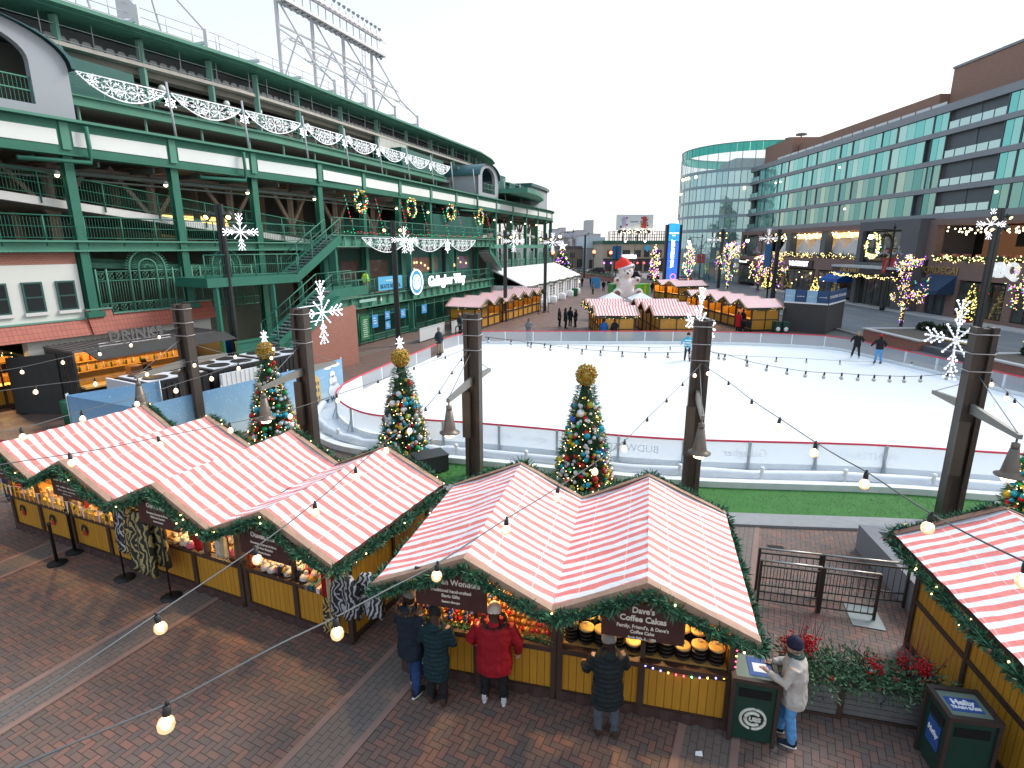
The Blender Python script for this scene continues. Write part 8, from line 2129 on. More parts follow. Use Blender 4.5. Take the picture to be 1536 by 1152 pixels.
 for i in (0, 1):
  x, y, l = f[i]; m_ = MB(); c = Vector((x, y, l)) * s
  m_.tube([c + Vector((0, -.06, .055)) * s, c + Vector((0, .04, .055)) * s, c + Vector((0, .15, .042)) * s, c + Vector((0, .19, .035)) * s], [.045 * s, .05 * s, .043 * s, .03 * s], 8); m_.tube([c + Vector((0, -.03, .05)) * s, c + Vector((0, -.035, .15)) * s], [.045 * s, .047 * s], 8)
  so_ = fuse_build(m_, 'shoe', shoe, t, .012 if q else .02, 2)
  m_ = MB(); m_.lathe([(.052 * s, 0), (.052 * s, .014)], c + Vector((0, .045 * s, 0)), 14, sx=.8, sy=2.45) if not skates else m_.bx(c.x - .01, c.y - .12 * s, c.z - .0, c.x + .01, c.y + .2 * s, c.z + .05)
  m_.build('sole' if not skates else 'skate_blade', (mat('white_sole', (.6, .6, .58), .6) if shoe in (DSHOE, WSHOE) else BROWNB) if not skates else STEEL, so_)
 # coat
 c_ = MB(); hz = hem
 prof = [(hz, .21, .165), (hz + .15, .215, .165), (1.0, .195, .15), (1.2, .21, .155), (1.36, .205, .14), (1.44, .14, .105), (1.50, .095, .09)]
 prof = [p_ for p_ in prof if p_[0] >= hz]
 c_.loft([[V(math.cos(a) * rx * W_, math.sin(a) * ry * W_ - .005, z) for a in [2 * math.pi * k / 14 for k in range(14)]] for z, rx, ry in prof])
 for i in (0, 1):
  el = V(*ar[i][0]); w_ = wr[i]; c_.tube([sh[i] - Vector(((-.02, .02)[i], 0, .01)) * s, el, w_ + (w_ - el).normalized() * .005], [.085 * s * W_ ** .5, .07 * s * W_ ** .5, .052 * s], n1)
 if hood: c_.ball(V(0, -.11, 1.45), .11 * s, 10, 7, sc=(1.1, .7, .8))
 ct = fold(fuse_build(c_, 'coat', coat, t, vx, 5), q)
 if stripe:
  m_ = MB()
  for z in (.95, 1.1, 1.25): m_.loft([[V(math.cos(a) * .225 * W_, math.sin(a) * .172 * W_ - .005, z + dz) for a in [2 * math.pi * k / 14 for k in range(14)]] for dz in (0, .06)])
  m_.build('jersey_stripes', stripe, ct)
 if collar:
  m_ = MB(); R = MB()
  for k in range(420 if q else 60):
   a = rnd() * 6.283; p = V(math.cos(a) * .15, math.sin(a) * .13 - .02, 1.47 + .03 * math.sin(a)); m_.blade(p, (math.cos(a) + ru(-.6, .6), math.sin(a) + ru(-.6, .6), ru(-.3, 1)), .075 * s, .009)
  m_.build('fur_collar', collar, t)
 if hair:
  m_ = MB(); m_.ball(hd + Vector((0, -.018, .012)) * s, .110 * s, 12, 8, sc=(.86, .95, 1.08))
  if hair[1] > 0: m_.tube([hd + Vector((0, -.07, 0)) * s, hd + Vector((.02, -.11, -.12)) * s, hd + Vector((.03, -.12, -.12 - hair[1])) * s], [.08 * s, .075 * s, .03 * s], 9)
  fuse_build(m_, 'hair', hair[0], t, .012 if q else .025, 2)
 if beard: m_ = MB(); m_.ball(hd + Vector((0, .05, -.085)) * s, .06 * s, 10, 7, sc=(1, .8, .8)); m_.build('beard', mat('dark_beard', (.03, .02, .015), .8), t)
 if hat:
  m_ = MB(); z = hd.z
  if cap:
   m_.lathe([(.102 * s, .035 * s), (.104 * s, .07 * s), (.08 * s, .115 * s), (.02 * s, .13 * s)], hd, 14, sy=1.08); m_.hexa([hd + Vector(v) * s for v in ((-.07, .08, .04), (.07, .08, .04), (.06, .19, .03), (-.06, .19, .03), (-.07, .08, .055), (.07, .08, .055), (.06, .19, .04), (-.06, .19, .04))])
  else: m_.lathe([(.104 * s, .005 * s), (.112 * s, .03 * s), (.110 * s, .06 * s), (.104 * s, .065 * s), (.098 * s, .10 * s), (.065 * s, .145 * s), (.015 * s, .165 * s)], hd, 14, sy=1.06)
  ht_ = m_.build('hat', hat, t)
  if pom: m_ = MB(); m_.ball(hd + Vector((0, -.02, .19)) * s, .045 * s, 8, 6); m_.build('pom_pom', pom, ht_)
 if scarf: m_ = MB(); m_.tube([V(math.cos(a) * .09, math.sin(a) * .085, 1.48) for a in [k * .5236 for k in range(13)]], .035 * s, 8); m_.build('scarf', scarf, t)
 return t
BLK = cloth('black_cloth', (.012, .012, .014)); NAVY = cloth('navy_parka_cloth', (.010, .018, .030)); TEALK = cloth('dark_teal_puffer', (.008, .028, .034), True); REDP = cloth('red_parka_cloth', (.26, .006, .014)); BLKP = cloth('black_puffer', (.012, .018, .020), True)
JEAN = cloth('blue_jeans', (.02, .05, .14)); JEANL = cloth('light_blue_jeans', (.10, .30, .58)); GREYJ = cloth('grey_jeans', (.07, .085, .105)); BEIGE = cloth('stone_jacket_cloth', (.46, .43, .39)); BROWNB = cloth('brown_boot_suede', (.06, .032, .022)); WSHOE = cloth('white_shoe', (.55, .55, .57)); DSHOE = cloth('dark_sneaker', (.015, .02, .03))
KGREY = cloth('grey_knit', (.20, .185, .165)); KWHITE = cloth('cream_knit', (.68, .62, .54)); KNAVY = cloth('navy_knit', (.012, .012, .035)); KBLK = cloth('black_knit', (.010, .010, .011)); KRED = cloth('red_knit', (.40, .015, .03)); KPINK = cloth('pink_knit', (.55, .25, .28)); MAROON = cloth('maroon_knit', (.15, .012, .03)); LTBLUE = cloth('light_blue_jersey', (.06, .42, .62)); BLUEJ = cloth('blue_jacket_cloth', (.02, .10, .32)); GREYC = cloth('grey_coat_cloth', (.16, .17, .19)); REDL = cloth('red_long_coat', (.45, .01, .02)); HIVIS = cloth('hi_vis_vest', (.35, .65, .05)); KHAKI = cloth('khaki_trousers', (.30, .25, .18)); PURP = cloth('purple_cloth', (.10, .02, .22))
DHAIR = cloth('dark_hair', (.018, .011, .008)); BRHAIR = cloth('brown_hair', (.06, .03, .018)); FURC = mat('tan_fur', (.22, .13, .07), .9, var=.3, scale=8); FURD = mat('grey_brown_fur', (.07, .055, .048), .9, var=.3)
p1 = gp(620, 1036); person(p1, (.55, .84), 'person in dark fur collared parka, grey cap and blue jeans at the bauble stall', NAVY, JEAN, DSHOE, KGREY, (DHAIR, 0), SK1, 1.80, 1.05, .66, .03, [((-.27, .0, 1.13), (-.2, .2, 1.0)), ((.27, -.02, 1.13), (.25, .14, .93))], [(-.12, .16, 0), (.11, -.06, 0)], hood=True, beard=True, cap=True, collar=FURC)
p2 = gp(657, 1052); person(p2, (.15, 1), 'person with long hair and black beanie in a long dark teal coat', TEALK, BLK, BROWNB, KBLK, (BRHAIR, .22), SK1, 1.66, 1.02, .50, .04, [((-.26, .02, 1.12), (-.16, .24, 1.02)), ((.27, .02, 1.10), (.24, .2, .96))], [(-.10, 0, 0), (.11, -.05, 0)], hood=True, quilt=True)
p3 = gp(742, 1052); person(p3, (.10, 1), 'person in a wide red parka and white beanie before the baubles', REDP, BLK, WSHOE, KWHITE, (BRHAIR, .04), SK1, 1.70, 1.36, .62, .02, [((-.38, .02, 1.10), (-.34, .16, .93)), ((.38, .02, 1.08), (.36, .12, .84))], [(-.16, .02, 0), (.15, -.02, 0)], hood=True, collar=FURD, pom=None)
p4 = gp(908, 1100); person(p4, (-.05, 1), 'person in a black puffer coat and grey bobble hat leaning toward the coffee cakes', BLKP, GREYJ, BROWNB, KGREY, (DHAIR, .05), SK1, 1.64, 1.15, .56, .05, [((-.31, .10, 1.08), (-.30, .30, 1.02)), ((.31, .14, 1.08), (.26, .36, 1.06))], [(-.12, 0, 0), (.12, -.05, 0)], hood=True, pom=KBLK)
p5 = gp(1180, 1110); person(p5, (-.86, .5), 'person in a stone coloured jacket, navy beanie and light blue jeans beside the green bin', BEIGE, JEANL, DSHOE, KNAVY, (KGREY, 0), SK1, 1.66, 1.12, .70, .06, [((-.28, .10, 1.14), (-.18, .32, 1.18)), ((.30, .08, 1.12), (.20, .30, 1.10))], [(-.10, -.06, 0), (.11, .12, 0)], scarf=cloth('green_collar', (.03, .06, .05)))
tb = MB(); bpz = p1 + Vector((.30, .02, 0)); tb.loft([[bpz + Vector((x * w_, y * .05, z)) for x, y in ((-1, -1), (1, -1), (1, 1), (-1, 1))] for z, w_ in ((.52, .13), (.56, .15), (.80, .13), (.92, .06))], sm=False); tb.tube([bpz + Vector((-.05, 0, .92)), bpz + Vector((0, 0, 1.04)), bpz + Vector((.05, 0, .92))], .012, 6)
solo(tb, 'tote_bag', cloth('white_cotton_bag', (.55, .56, .58)), 'white cotton tote bag hanging between the two shoppers in dark coats', 'bag', base=(bpz.x, bpz.y, .52))
v = gp(3, 668, 1.6); person((v.x, v.y, 0), (.6, -.6), 'person in a maroon beanie at the left edge behind the first stall', GREYC, JEAN, DSHOE, MAROON, (BRHAIR, 0), q=0)
v = gp(59, 655, 1.6); person((v.x, v.y, 0), (.5, -.7), 'person in a red hat just showing above the left stall roof', NAVY, BLK, DSHOE, KRED, (BRHAIR, 0), q=0)
ICEZ = .08
def atice(x, y): v = gp(x, y, ICEZ); return v
person(atice(1030, 541), (-.2, -1), 'skater in a light blue and white striped jersey by the rink mast', LTBLUE, cloth('navy_trousers', (.012, .02, .06)), BLK, KNAVY, (DHAIR, 0), q=0, hem=.82, stripe=WPAINT, feet=[(-.15, .1, 0), (.12, -.1, 0)], arms=[((-.33, .05, 1.2), (-.42, .12, 1.05)), ((.33, 0, 1.2), (.40, .1, 1.05))], skates=True)
person(atice(1283, 537), (.4, .9), 'skater in black with a pale fur hood gliding away', BLK, BLK, cloth('pale_skate', (.5, .5, .52)), None, (cloth('blond_hair', (.35, .25, .13)), .1), q=0, hem=.74, collar=FURC, feet=[(-.22, .12, 0), (.16, -.2, .02)], lean=.1, h=1.7, arms=[((-.33, .02, 1.16), (-.36, .14, 1.0)), ((.33, .02, 1.16), (.3, .2, 1.02))], skates=True)
person(atice(1316, 545), (.3, .95), 'skater in blue jeans, black jacket and red hat', BLK, JEANL, BLK, KRED, (DHAIR, .05), q=0, hem=.86, feet=[(-.12, .1, 0), (.14, -.08, 0)], lean=.08, arms=[((-.34, .02, 1.18), (-.46, .06, 1.02)), ((.33, .02, 1.14), (.3, .16, 1.0))], skates=True)
person(gp(793, 512), (.1, -1), 'person in a long grey coat and dark hood watching from behind the far boards', GREYC, BLK, DSHOE, None, (DHAIR, .12), SK3, q=0, hem=.45, hood=True, arms=[((-.26, .05, 1.12), (-.08, .22, 1.12)), ((.26, .05, 1.12), (.08, .22, 1.12))])
for (px, py), fc, hh, lab, co_, ht_ in (((839, 490), (.8, -.4), 1.66, 'person at the left of four standing in dark coats on the plaza', BLK, None), ((848, 493), (.9, .2), 1.80, 'tallest person of four in dark coats, black hair', BLKP, None), ((855, 490), (.6, .7), 1.72, 'person third from the left of four in dark coats', NAVY, KBLK), ((863, 491), (-.8, -.3), 1.62, 'person at the right of four in dark coats, pale hood', BLK, KGREY)):
 person(gp(px, py), fc, lab, co_, BLK, DSHOE, ht_, (DHAIR, .05), q=0, h=hh, hem=.6)
person(gp(905, 513), (.1, 1), 'person in a blue jacket seen through the far boards by the yellow stall', BLUEJ, JEAN, DSHOE, KNAVY, (DHAIR, 0), q=0); person(gp(921, 513), (-.3, 1), 'person in black with a red bobble hat seen through the far boards', BLK, GREYJ, DSHOE, KRED, (DHAIR, 0), q=0, pom=KRED)
person(gp(690, 502), (.9, -.5), 'person in navy with a pink hat leaning at the rink gate', NAVY, BLK, DSHOE, KPINK, (DHAIR, 0), q=0); person(gp(659, 532), (.7, -.6), 'person in a navy jacket and pale beanie standing inside the rink gate', NAVY, KHAKI, DSHOE, KGREY, (DHAIR, 0), q=0, h=1.78)
person(gp(1106, 497), (.9, .5), 'person in a long flared red coat beside the far stall row', REDL, BLK, DSHOE, KPINK, (DHAIR, .1), q=0, hem=.38, wide=1.1); person(gp(1113, 494), (.9, .4), 'person in black behind the red coat by the far stall row', BLK, BLK, DSHOE, PURP, (DHAIR, 0), q=0)
for (px, py), lab, c, hh in (((873, 430), 'person in dark clothes beside the tent end, farthest left', NAVY, None), ((886, 430), 'person in dark clothes walking near the blue board', BLK, None), ((889, 441), 'person in grey walking toward the rink from the tent', GREYC, KNAVY), ((905, 437), 'person in black walking alone left of the bear', BLK, None), ((913, 436), 'person in black with a bright red hat left of the bear', BLK, KRED), ((978, 440), 'person in black before the lone far stall, left of two', BLK, None), ((983, 441), 'person in black before the lone far stall, right of two', BLKP, KBLK)):
 person(gp(px, py), (ru(-1, 1), -.8), lab, c, BLK, DSHOE, hh, (DHAIR, .04), q=0)
v = S(33.2, .75, 3.53); person(v, (.8, -.5), 'guard in a bright yellow green vest on the stadium deck', HIVIS, KHAKI, DSHOE, KBLK, (DHAIR, 0), SK3, q=0, hem=.9, h=1.78)
v = S(16.7, 1.85, .0); person((v.x, v.y, 0), (.8, -.5), 'bartender in black behind the drinks counter', BLK, BLK, DSHOE, KBLK, (DHAIR, 0), q=0, h=1.85)
st_ = thing('stroller', 'dark baby stroller beside the person in the red coat', 'stroller', gp(1118, 498), .4)
mb = MB(); mb.prism([(-.3, -.25, .45), (.25, -.25, .35), (.35, -.25, .75), (-.1, -.25, 1.0), (-.35, -.25, .9)], (0, .5, 0)); mb.build('seat', BLK, st_)
mb = MB(); mb.beam((-.4, -.2, 1.05), (.3, -.2, .15), .03); mb.beam((-.4, .2, 1.05), (.3, .2, .15), .03); mb.beam((-.4, -.2, 1.05), (-.4, .2, 1.05), .03); mb.beam((.2, -.2, .5), (-.3, -.2, .12), .03); mb.beam((.2, .2, .5), (-.3, .2, .12), .03); mb.build('frame', MASTM, st_)
for x in (-.3, .3):
 for y in (-.24, .24): mb = MB(); mb.tube([(x, y - .02, .13), (x, y + .02, .13)], .13, 12); mb.build('wheel', BLK, st_)
v = gp(893, 432); mb = MB(); mb.box((v.x, v.y, .9), (1.6, .12, 1.8), .2); solo(mb, 'blue_board', BLUE, 'bright blue notice board standing near the tent end', 'sign')
# ================================================================ bins, planter boxes, goods on the stalls
random.seed(63)
BIN = mat('dark_green_bin_panel', (.012, .045, .032), .4, .1, var=.15); BINF = mat('brown_bin_frame', (.05, .035, .03), .5, .2); BINT = mat('green_grey_lid', (.16, .21, .17), .5, var=.15)
def bin_(pos, rz, label, w_=.58, d=.6, h=1.0, topm=None):
 t = thing('litter_bin', label, 'litter bin', pos, rz)
 mb = MB(); mb.bx(0, .0, .05, w_, d, h); mb.build('body', BIN, t)
 mb = MB()
 for x in (-.03, w_ - .02):
  for y in (-.03, d - .02): mb.bx(x, y, 0, x + .05, y + .05, h + .02)
 mb.bx(-.035, -.035, h + .001, w_ + .035, .03, h + .06); mb.bx(-.035, d - .03, h + .001, w_ + .035, d + .035, h + .06); mb.bx(-.035, .031, h + .001, .03, d - .031, h + .06); mb.bx(w_ - .03, .031, h + .001, w_ + .035, d - .031, h + .06); mb.build('bin_frame', BINF, t)
 mb = MB(); mb.bx(.031, .031, h + .002, w_ - .031, d - .031, h + .03); mb.build('lid', BINT, t)
 mb = MB(); mb.bx(.07, -.008, h - .24, w_ - .08, -.002, h - .10); mb.build('slot', mat('slot_black', (.004, .004, .004), .9, var=0), t)
 return t
b1 = gp(1092, 1108); b1 = Vector((b1.x, b1.y, 0)); t = bin_(b1, G2R, 'dark green litter bin with round white logo at the coffee cake stall corner')
fr = lambda x, y, z: (x, y, z)
mb = MB()
for R, r in ((.165, .022),): mb.tube([(.29 + R * math.cos(a), -.008, .42 + R * math.sin(a)) for a in [2 * math.pi * k / 28 for k in range(29)]], r, 5)
mb.tube([(.29 + .10 * math.cos(a), -.008, .42 + .10 * math.sin(a)) for a in [.75 + 4.8 * k / 20 for k in range(21)]], .026, 5)
em = mb.build('round_logo', mat('pale_logo', (.62, .62, .54), .5), t); text('UBS', .09, frame((.315, -.02, .42), (1, 0, 0), (0, 0, 1)), _M['pale_logo'], em, bold=.006, world=False)
mb = MB(); mb.bx(.22, .12, 1.031, .52, .5, 1.036); q = mb.build('lid_sticker', mat('blue_sticker', (.03, .09, .30), .4), t); mb = MB(); mb.bx(.28, .2, 1.0365, .47, .38, 1.04); mb.build('sticker_print', WPAINT, q)
v0, v1 = gp(1427, 1075, 1.05), gp(1395, 1031, 1.05); v2 = gp(1502, 1085, 1.05)
b2 = Vector((v0.x, v0.y, 0)); t = bin_(b2, math.atan2(v2.y - v0.y, v2.x - v0.x), 'large dark green litter bin with blue stickers at the right edge stall', .56, .52, 1.0)
mb = MB(); mb.bx(.09, .14, 1.031, .47, .38, 1.036); q = mb.build('lid_sticker', mat('blue_sticker', (.03, .09, .30), .4), t)
text('Hefty', .12, frame((.28, .29, 1.04), (1, 0, 0), (0, 1, 0)), WPAINT, q, world=False, bold=.006); text('TRASH BAGS', .06, frame((.28, .2, 1.04), (1, 0, 0), (0, 1, 0)), WPAINT, q, world=False, bold=.003)
mb = MB(); mb.bx(-.008, .12, .35, -.002, .40, .72); q = mb.build('side_sticker', mat('blue_sticker', (.03, .09, .30), .4), t); text('Hefty', .1, frame((-.012, .26, .56), (0, -1, 0), (0, 0, 1)), WPAINT, q, world=False, bold=.004)
mb = MB(); mb.bx(-.008, .1, .78, -.002, .42, .9); mb.build('slot', _M['slot_black'], t)
# planter boxes with winter greenery
SLAT = mat('grey_weathered_slats', (.15, .14, .135), .8, var=.35, scale=5, bump=.2); FIRG = mat('cut_fir_sprays', (.075, .155, .075), .65, var=0, island=.8); BERRY = mat('red_berries', (.42, .01, .015), .35, var=.1); TWIG = mat('red_twigs', (.20, .025, .03), .6, var=.2)
def planter_box(pos, rz, L, D, Hh, label, n_, seed, reds, twigs):
 random.seed(seed); t = thing('planter_box', label, 'planter box', pos, rz, 'wooden planter boxes with winter greenery')
 mb = MB()
 for k in range(5):
  z = .04 + k * (Hh - .05) / 5; mb.bx(.04, 0, z, L - .04, .03, z + (Hh - .05) / 5 - .012); mb.bx(.04, D - .03, z, L - .04, D, z + (Hh - .05) / 5 - .012); mb.bx(0.0, .03, z, .03, D - .03, z + (Hh - .05) / 5 - .012); mb.bx(L - .03, .03, z, L, D - .03, z + (Hh - .05) / 5 - .012)
 mb.build('slats', SLAT, t); mb = MB()
 for x in (-.015, L - .06): mb.bx(x, -.02, 0, x + .075, -.001, Hh); mb.bx(x, D + .001, 0, x + .075, D + .02, Hh)
 mb.bx(-.01, -.025, 0, L + .01, -.021, .05); mb.build('box_frame', BRN, t)
 mb = MB(); mb.bx(.03, .03, .1, L - .03, D - .03, Hh - .04); mb.build('soil', mat('planter_soil', (.12, .10, .08), .95), t)
 mb = MB()
 for k in range(n_):
  c = Vector((ru(.0, L), ru(.0, D), Hh + ru(-.05, .2))); d = Vector(((c.x - L / 2) * .5 + ru(-.9, .9), (c.y - D / 2) * 1.2 + ru(-.9, .7), ru(-.35, 1))); l = ru(.14, .34); d.normalize()
  for j in range(9):
   p = c + d * l * (j + 1) / 9 - Vector((0, 0, .14 * (j / 9) ** 2)); mb.blade(p, d + Vector((ru(-1, 1), ru(-1, 1), ru(-.6, .6))) * .9, .085, .011)
 g = mb.build('fir_greenery', FIRG, t); mb = MB()
 for x, y, z, n2 in reds:
  for k in range(n2): mb.ball((x + random.gauss(0, .06), y + random.gauss(0, .06), Hh + z + random.gauss(0, .08)), ru(.014, .022), 6, 4)
 mb.build('red_berries', BERRY, g); mb = MB()
 for x, y, n2, hh in twigs:
  for k in range(n2): a = Vector((x + ru(-.05, .05), y + ru(-.05, .05), Hh)); b_ = a + Vector((ru(-.25, .25), ru(-.15, .15), hh * ru(.6, 1))); mb.tube([a, a.lerp(b_, .5) + Vector((ru(-.03, .03), 0, 0)), b_], [.007, .005, .003], 4)
 mb.build('twigs', TWIG, g); mb = MB()
 for k in range(int(L * 4)): mb.ball((ru(.1, L - .1), ru(-.08, D * .6), Hh + ru(.02, .2)), ru(.03, .045), 8, 6, k % 3)
 tag(mb.build('ornaments', [BERRY, CONE, mat('bauble_silver_shiny', BC['silver'], .16, .25)], g), kind='stuff')
q0 = gp(1253, 1072); planter_box(q0, G2R, 1.42, .55, .52, 'wooden planter box with red berries between the green bins, the longer one', 400, 4, [(.5, .2, .28, 60), (1.12, .2, .35, 110), (.95, .4, .25, 50)], [(1.0, .3, 9, 1.15), (1.25, .35, 5, .95), (.3, .4, 4, .6)])
q1 = gp(1176, 1062); planter_box(q1, G2R, .78, .55, .52, 'wooden planter box behind the stone jacket, the shorter one', 220, 6, [(.05, .3, .38, 90), (.3, .35, .42, 110)], [(.12, .35, 9, 1.1), (.4, .4, 6, 1.2)])
mb = MB(); v = gp(645, 706); mb.box((v.x, v.y, .3), (1.0, .7, .5), .5); mb.box((v.x, v.y, .56), (1.04, .74, .03), .5)
for a, b_ in ((-.4, -.25), (.4, -.25), (.4, .25), (-.4, .25)): mb.box((v.x + a * .85, v.y + b_, .03), (.06, .06, .1), .5)
solo(mb, 'equipment_case', mat('black_case', (.03, .035, .037), .4, var=.2), 'black equipment case standing behind the second decorated tree', 'case')
v = gp(1048, 1134); mb = MB(); mb.add([(v.x - .05, v.y, .01), (v.x + .05, v.y - .02, .012), (v.x + .06, v.y + .05, .035), (v.x - .03, v.y + .05, .03)], [(0, 1, 2, 3)]); solo(mb, 'paper_scrap', WPAINT, 'small white scrap of paper lying on the brick paving', 'litter')
# coffee cakes
CAKES = [mat('golden_cake', (.60, .38, .12), .5, var=.45, scale=14, bump=.6, bscale=40), mat('pale_nut_cake', (.66, .45, .14), .55, var=.6, scale=30, bump=1, bscale=60), mat('dark_chocolate_cake', (.06, .03, .015), .5, var=.4, scale=20)]
TIN = mat('black_plastic_tin', (.02, .015, .012), .25, var=.2)
def cake(kind, n_):
 t = thing('cake_stack', 'x', 'cake stack', (0, 0, 0), 0, 'stacks of coffee cakes on the stall counter')
 for k in range(n_): mb = MB(); mb.lathe([(.085, k * .055), (.105, k * .055 + .035), (.108, k * .055 + .045), (.10, k * .055 + .05)], n=16); mb.build('cake_tin', TIN, t)
 z = n_ * .055; mb = MB(); mb.lathe([(.104, z - .01), (.105, z + .012), (.09, z + .026), (.06, z + .02), (.045, z + .028), (.02, z + .02), (.004, z + .026)], n=18); mb.build('cake_top', CAKES[kind], t)
 mb = MB(); mb.bx(-.025, .03, z + .02, .025, .036, z + .06); mb.build('price_card', mat('cream_card', (.75, .68, .45), .6), t); return t
LBK = ('stack of golden coffee cakes in black tins on the stall counter', 'stack of pale nut topped coffee cakes in black tins on the stall counter', 'stack of dark chocolate coffee cakes at the left end of the stall counter')
pro = {}
def put_cake(kind, n_, x, y, z):
 loc = L2(x, y, z); rz = G2R + ru(-.4, .4)
 if (kind, n_) in pro: copy_tree(pro[kind, n_], loc, rz, scale=1.14)
 else: t = cake(kind, n_); t['label'] = LBK[kind]; t.matrix_basis = Matrix.Translation(loc) @ Matrix.Rotation(rz, 4, 'Z') @ Matrix.Scale(1.14, 4); pro[kind, n_] = t
bx0 = 2.52
for i in range(10): put_cake(2 if i == 0 else 1 if i == 1 else 0, (5, 4, 4, 4, 2, 4, 4, 3, 4, 4)[i], bx0 - 1.08 + .237 * i, .74, .985)
for i in range(10): put_cake((0, 1, 0, 0, 1, 0, 0, 1, 0, 0)[i], 3, bx0 - 1.06 + .235 * i, 1.02, 1.07)
mb = MB(); mb.M = Matrix.Translation(L2(0, 0)) @ Matrix.Rotation(G2R, 4, 'Z'); mb.bx(bx0 - 1.15, .9, .982, bx0 + 1.17, 1.2, 1.068); solo(mb, 'display_step', PLY, 'plain wooden step raising the rear coffee cakes', 'display')
lm = MB(); cw = MB(); qs = [L2(bx0 + .06 + .11 * k, .56, .87 - .07 * math.sin(k * .33)) for k in range(11)] + [L2(bx0 + 1.29, .56, .83 + .09 * k) for k in range(11)]
t = thing('colour_lights', 'string of coloured lamps along the coffee cake counter corner', 'string lights', qs[0])
cw.tube(qs, .005, 4); c_ = cw.build('cable', SOCK, t, True)
for p in qs: lm.ball(p, .014, 6, 4)
tag(lm.build('lamps', glowmulti('corner_colours', [(0, (1, .05, .1)), (.3, (.1, .9, .4)), (.55, (.25, .2, 1)), (.8, (1, .6, .1))], 4), c_, True), kind='stuff')
# baubles and figurines
mb = MB(); mb.M = Matrix.Translation(L2(0, 0)) @ Matrix.Rotation(G2R, 4, 'Z'); xa, xb = -1.18, 1.15
for k in range(7): mb.bx(xa, .66 + k * .09, .985, xb, .75 + k * .09, 1.01 + k * .055)
solo(mb, 'display_steps', PLY, 'stepped wooden display under the rows of baubles', 'display')
OB = []
for nme, c in (('brown', (.30, .10, .02)), ('gold', (.55, .30, .05)), ('red', (.42, .02, .02)), ('copper', (.45, .16, .04)), ('blue', (.05, .08, .25)), ('cream', (.6, .48, .3))): b_ = MB(); b_.ball((0, 0, .038), .038, 10, 7); b_.lathe([(.008, .072), (.008, .086)], n=6); OB.append(b_.mesh('ornament', mat('ornament_' + nme, c, .2, var=.3, scale=30)))
FG = []
for nme, c in (('red', (.40, .03, .03)), ('blue', (.04, .10, .35)), ('ochre', (.5, .3, .05)), ('white', (.65, .6, .5))):
 b_ = MB(); b_.lathe([(.028, 0), (.036, .03), (.03, .065), (.02, .078)], n=10); b_.ball((0, 0, .095), .024, 8, 6, 1); b_.lathe([(.026, .098), (.02, .122), (.004, .13)], n=8); FG.append(b_.mesh('figurine', [mat('figurine_' + nme, c, .3, var=.3, scale=40), mat('figurine_face', (.6, .4, .25), .5)]))
for k in range(7):
 for i in range(27):
  x = xa + .05 + (xb - xa - .1) * i / 26; y = .705 + k * .09; z = 1.01 + k * .055; right = x > .15
  if right or (k + i) % 3 == 0: o = put('ornament', OB[random.choice((0, 1, 3, 0, 2) if right and x < .8 else (2, 2, 3, 0) if right else (2, 4, 5, 1))]); tag(o, 'small shiny painted wooden bauble on the stepped stall display', 'ornament', 'baubles on the stepped display')
  else: o = put('figurine', random.choice(FG)); tag(o, 'small painted wooden doll on the left half of the display', 'figurine', 'painted dolls on the stepped display')
  o.matrix_basis = Matrix.Translation(L2(x + ru(-.01, .01), y, z)) @ Matrix.Rotation(ru(0, 6), 4, 'Z') @ Matrix.Scale(ru(.9, 1.15), 4)
for x0, x1, fn in ((xa, xb, L2),): garland('counter_garland', [[(x0, .58, 1.0), (x1, .58, 1.0)]], sg1, .07, 30, 5)
# knitwear, scarves and ponchos
KN = [cloth('knit_%s' % n, c) for n, c in (('white', (.62, .58, .52)), ('pink', (.50, .12, .20)), ('black', (.02, .02, .022)), ('brown', (.16, .10, .06)), ('teal', (.02, .13, .13)), ('ochre', (.42, .24, .04)), ('rust', (.32, .07, .025)), ('grey', (.16, .15, .15)), ('red', (.36, .015, .02)), ('cream', (.58, .48, .30)))]
def patt(name, a, b_, sc):
 m, nt, b, o = newmat(name); v = coords(nt); w_ = nt.nodes.new('ShaderNodeTexWave'); w_.inputs['Scale'].default_value = sc * .5; w_.inputs['Distortion'].default_value = 14; w_.inputs['Detail Scale'].default_value = 1.2; nt.links.new(v, w_.inputs['Vector'])
 nt.links.new(mixc(nt, ramp(nt, w_.outputs[0], [(.62, (1,) * 3), (.72, (0,) * 3)]), a, b_), b.inputs['Base Color']); b.inputs['Roughness'].default_value = .85; return m
PT = [patt('patterned_black_grey', (.35, .35, .36), (.015, .015, .017), 7), patt('patterned_olive', (.36, .30, .13), (.02, .022, .018), 5), patt('patterned_gold', (.5, .36, .12), (.03, .03, .028), 8), patt('patterned_white', (.5, .5, .5), (.03, .03, .035), 6)]
def hang(nm, label, cat, p, w_, L, m, ex, grp=None, folds=3, flare=1.0, shoulders=False, z0=0):
 """cloth hanging down from p; ex is its width direction"""
 t_ = MB(); n2 = 10; ex = Vector(ex).normalized(); ny = Vector((ex.y, -ex.x, 0)); rows = 8; rings = []
 for j in range(rows + 1):
  f = j / rows; ww = w_ * ((.45 + .55 * min(1, f * 3.5)) if shoulders else 1) * (1 + (flare - 1) * f)
  top = [p + ex * ww * (i / n2 - .5) + ny * (.03 * math.sin(i / n2 * math.pi * folds + j * .3) + (.05 if shoulders else .02)) - Vector((0, 0, L * f + (.03 * math.sin(i * 1.3) if j == rows else 0))) for i in range(n2 + 1)]
  back = [q - ny * (.10 if shoulders else .035) for q in reversed(top)]; rings.append(top + back)
 t_.loft(rings); return solo(t_, nm, m, label, cat, grp)
ex1 = L1(1, 0) - L1(0, 0)
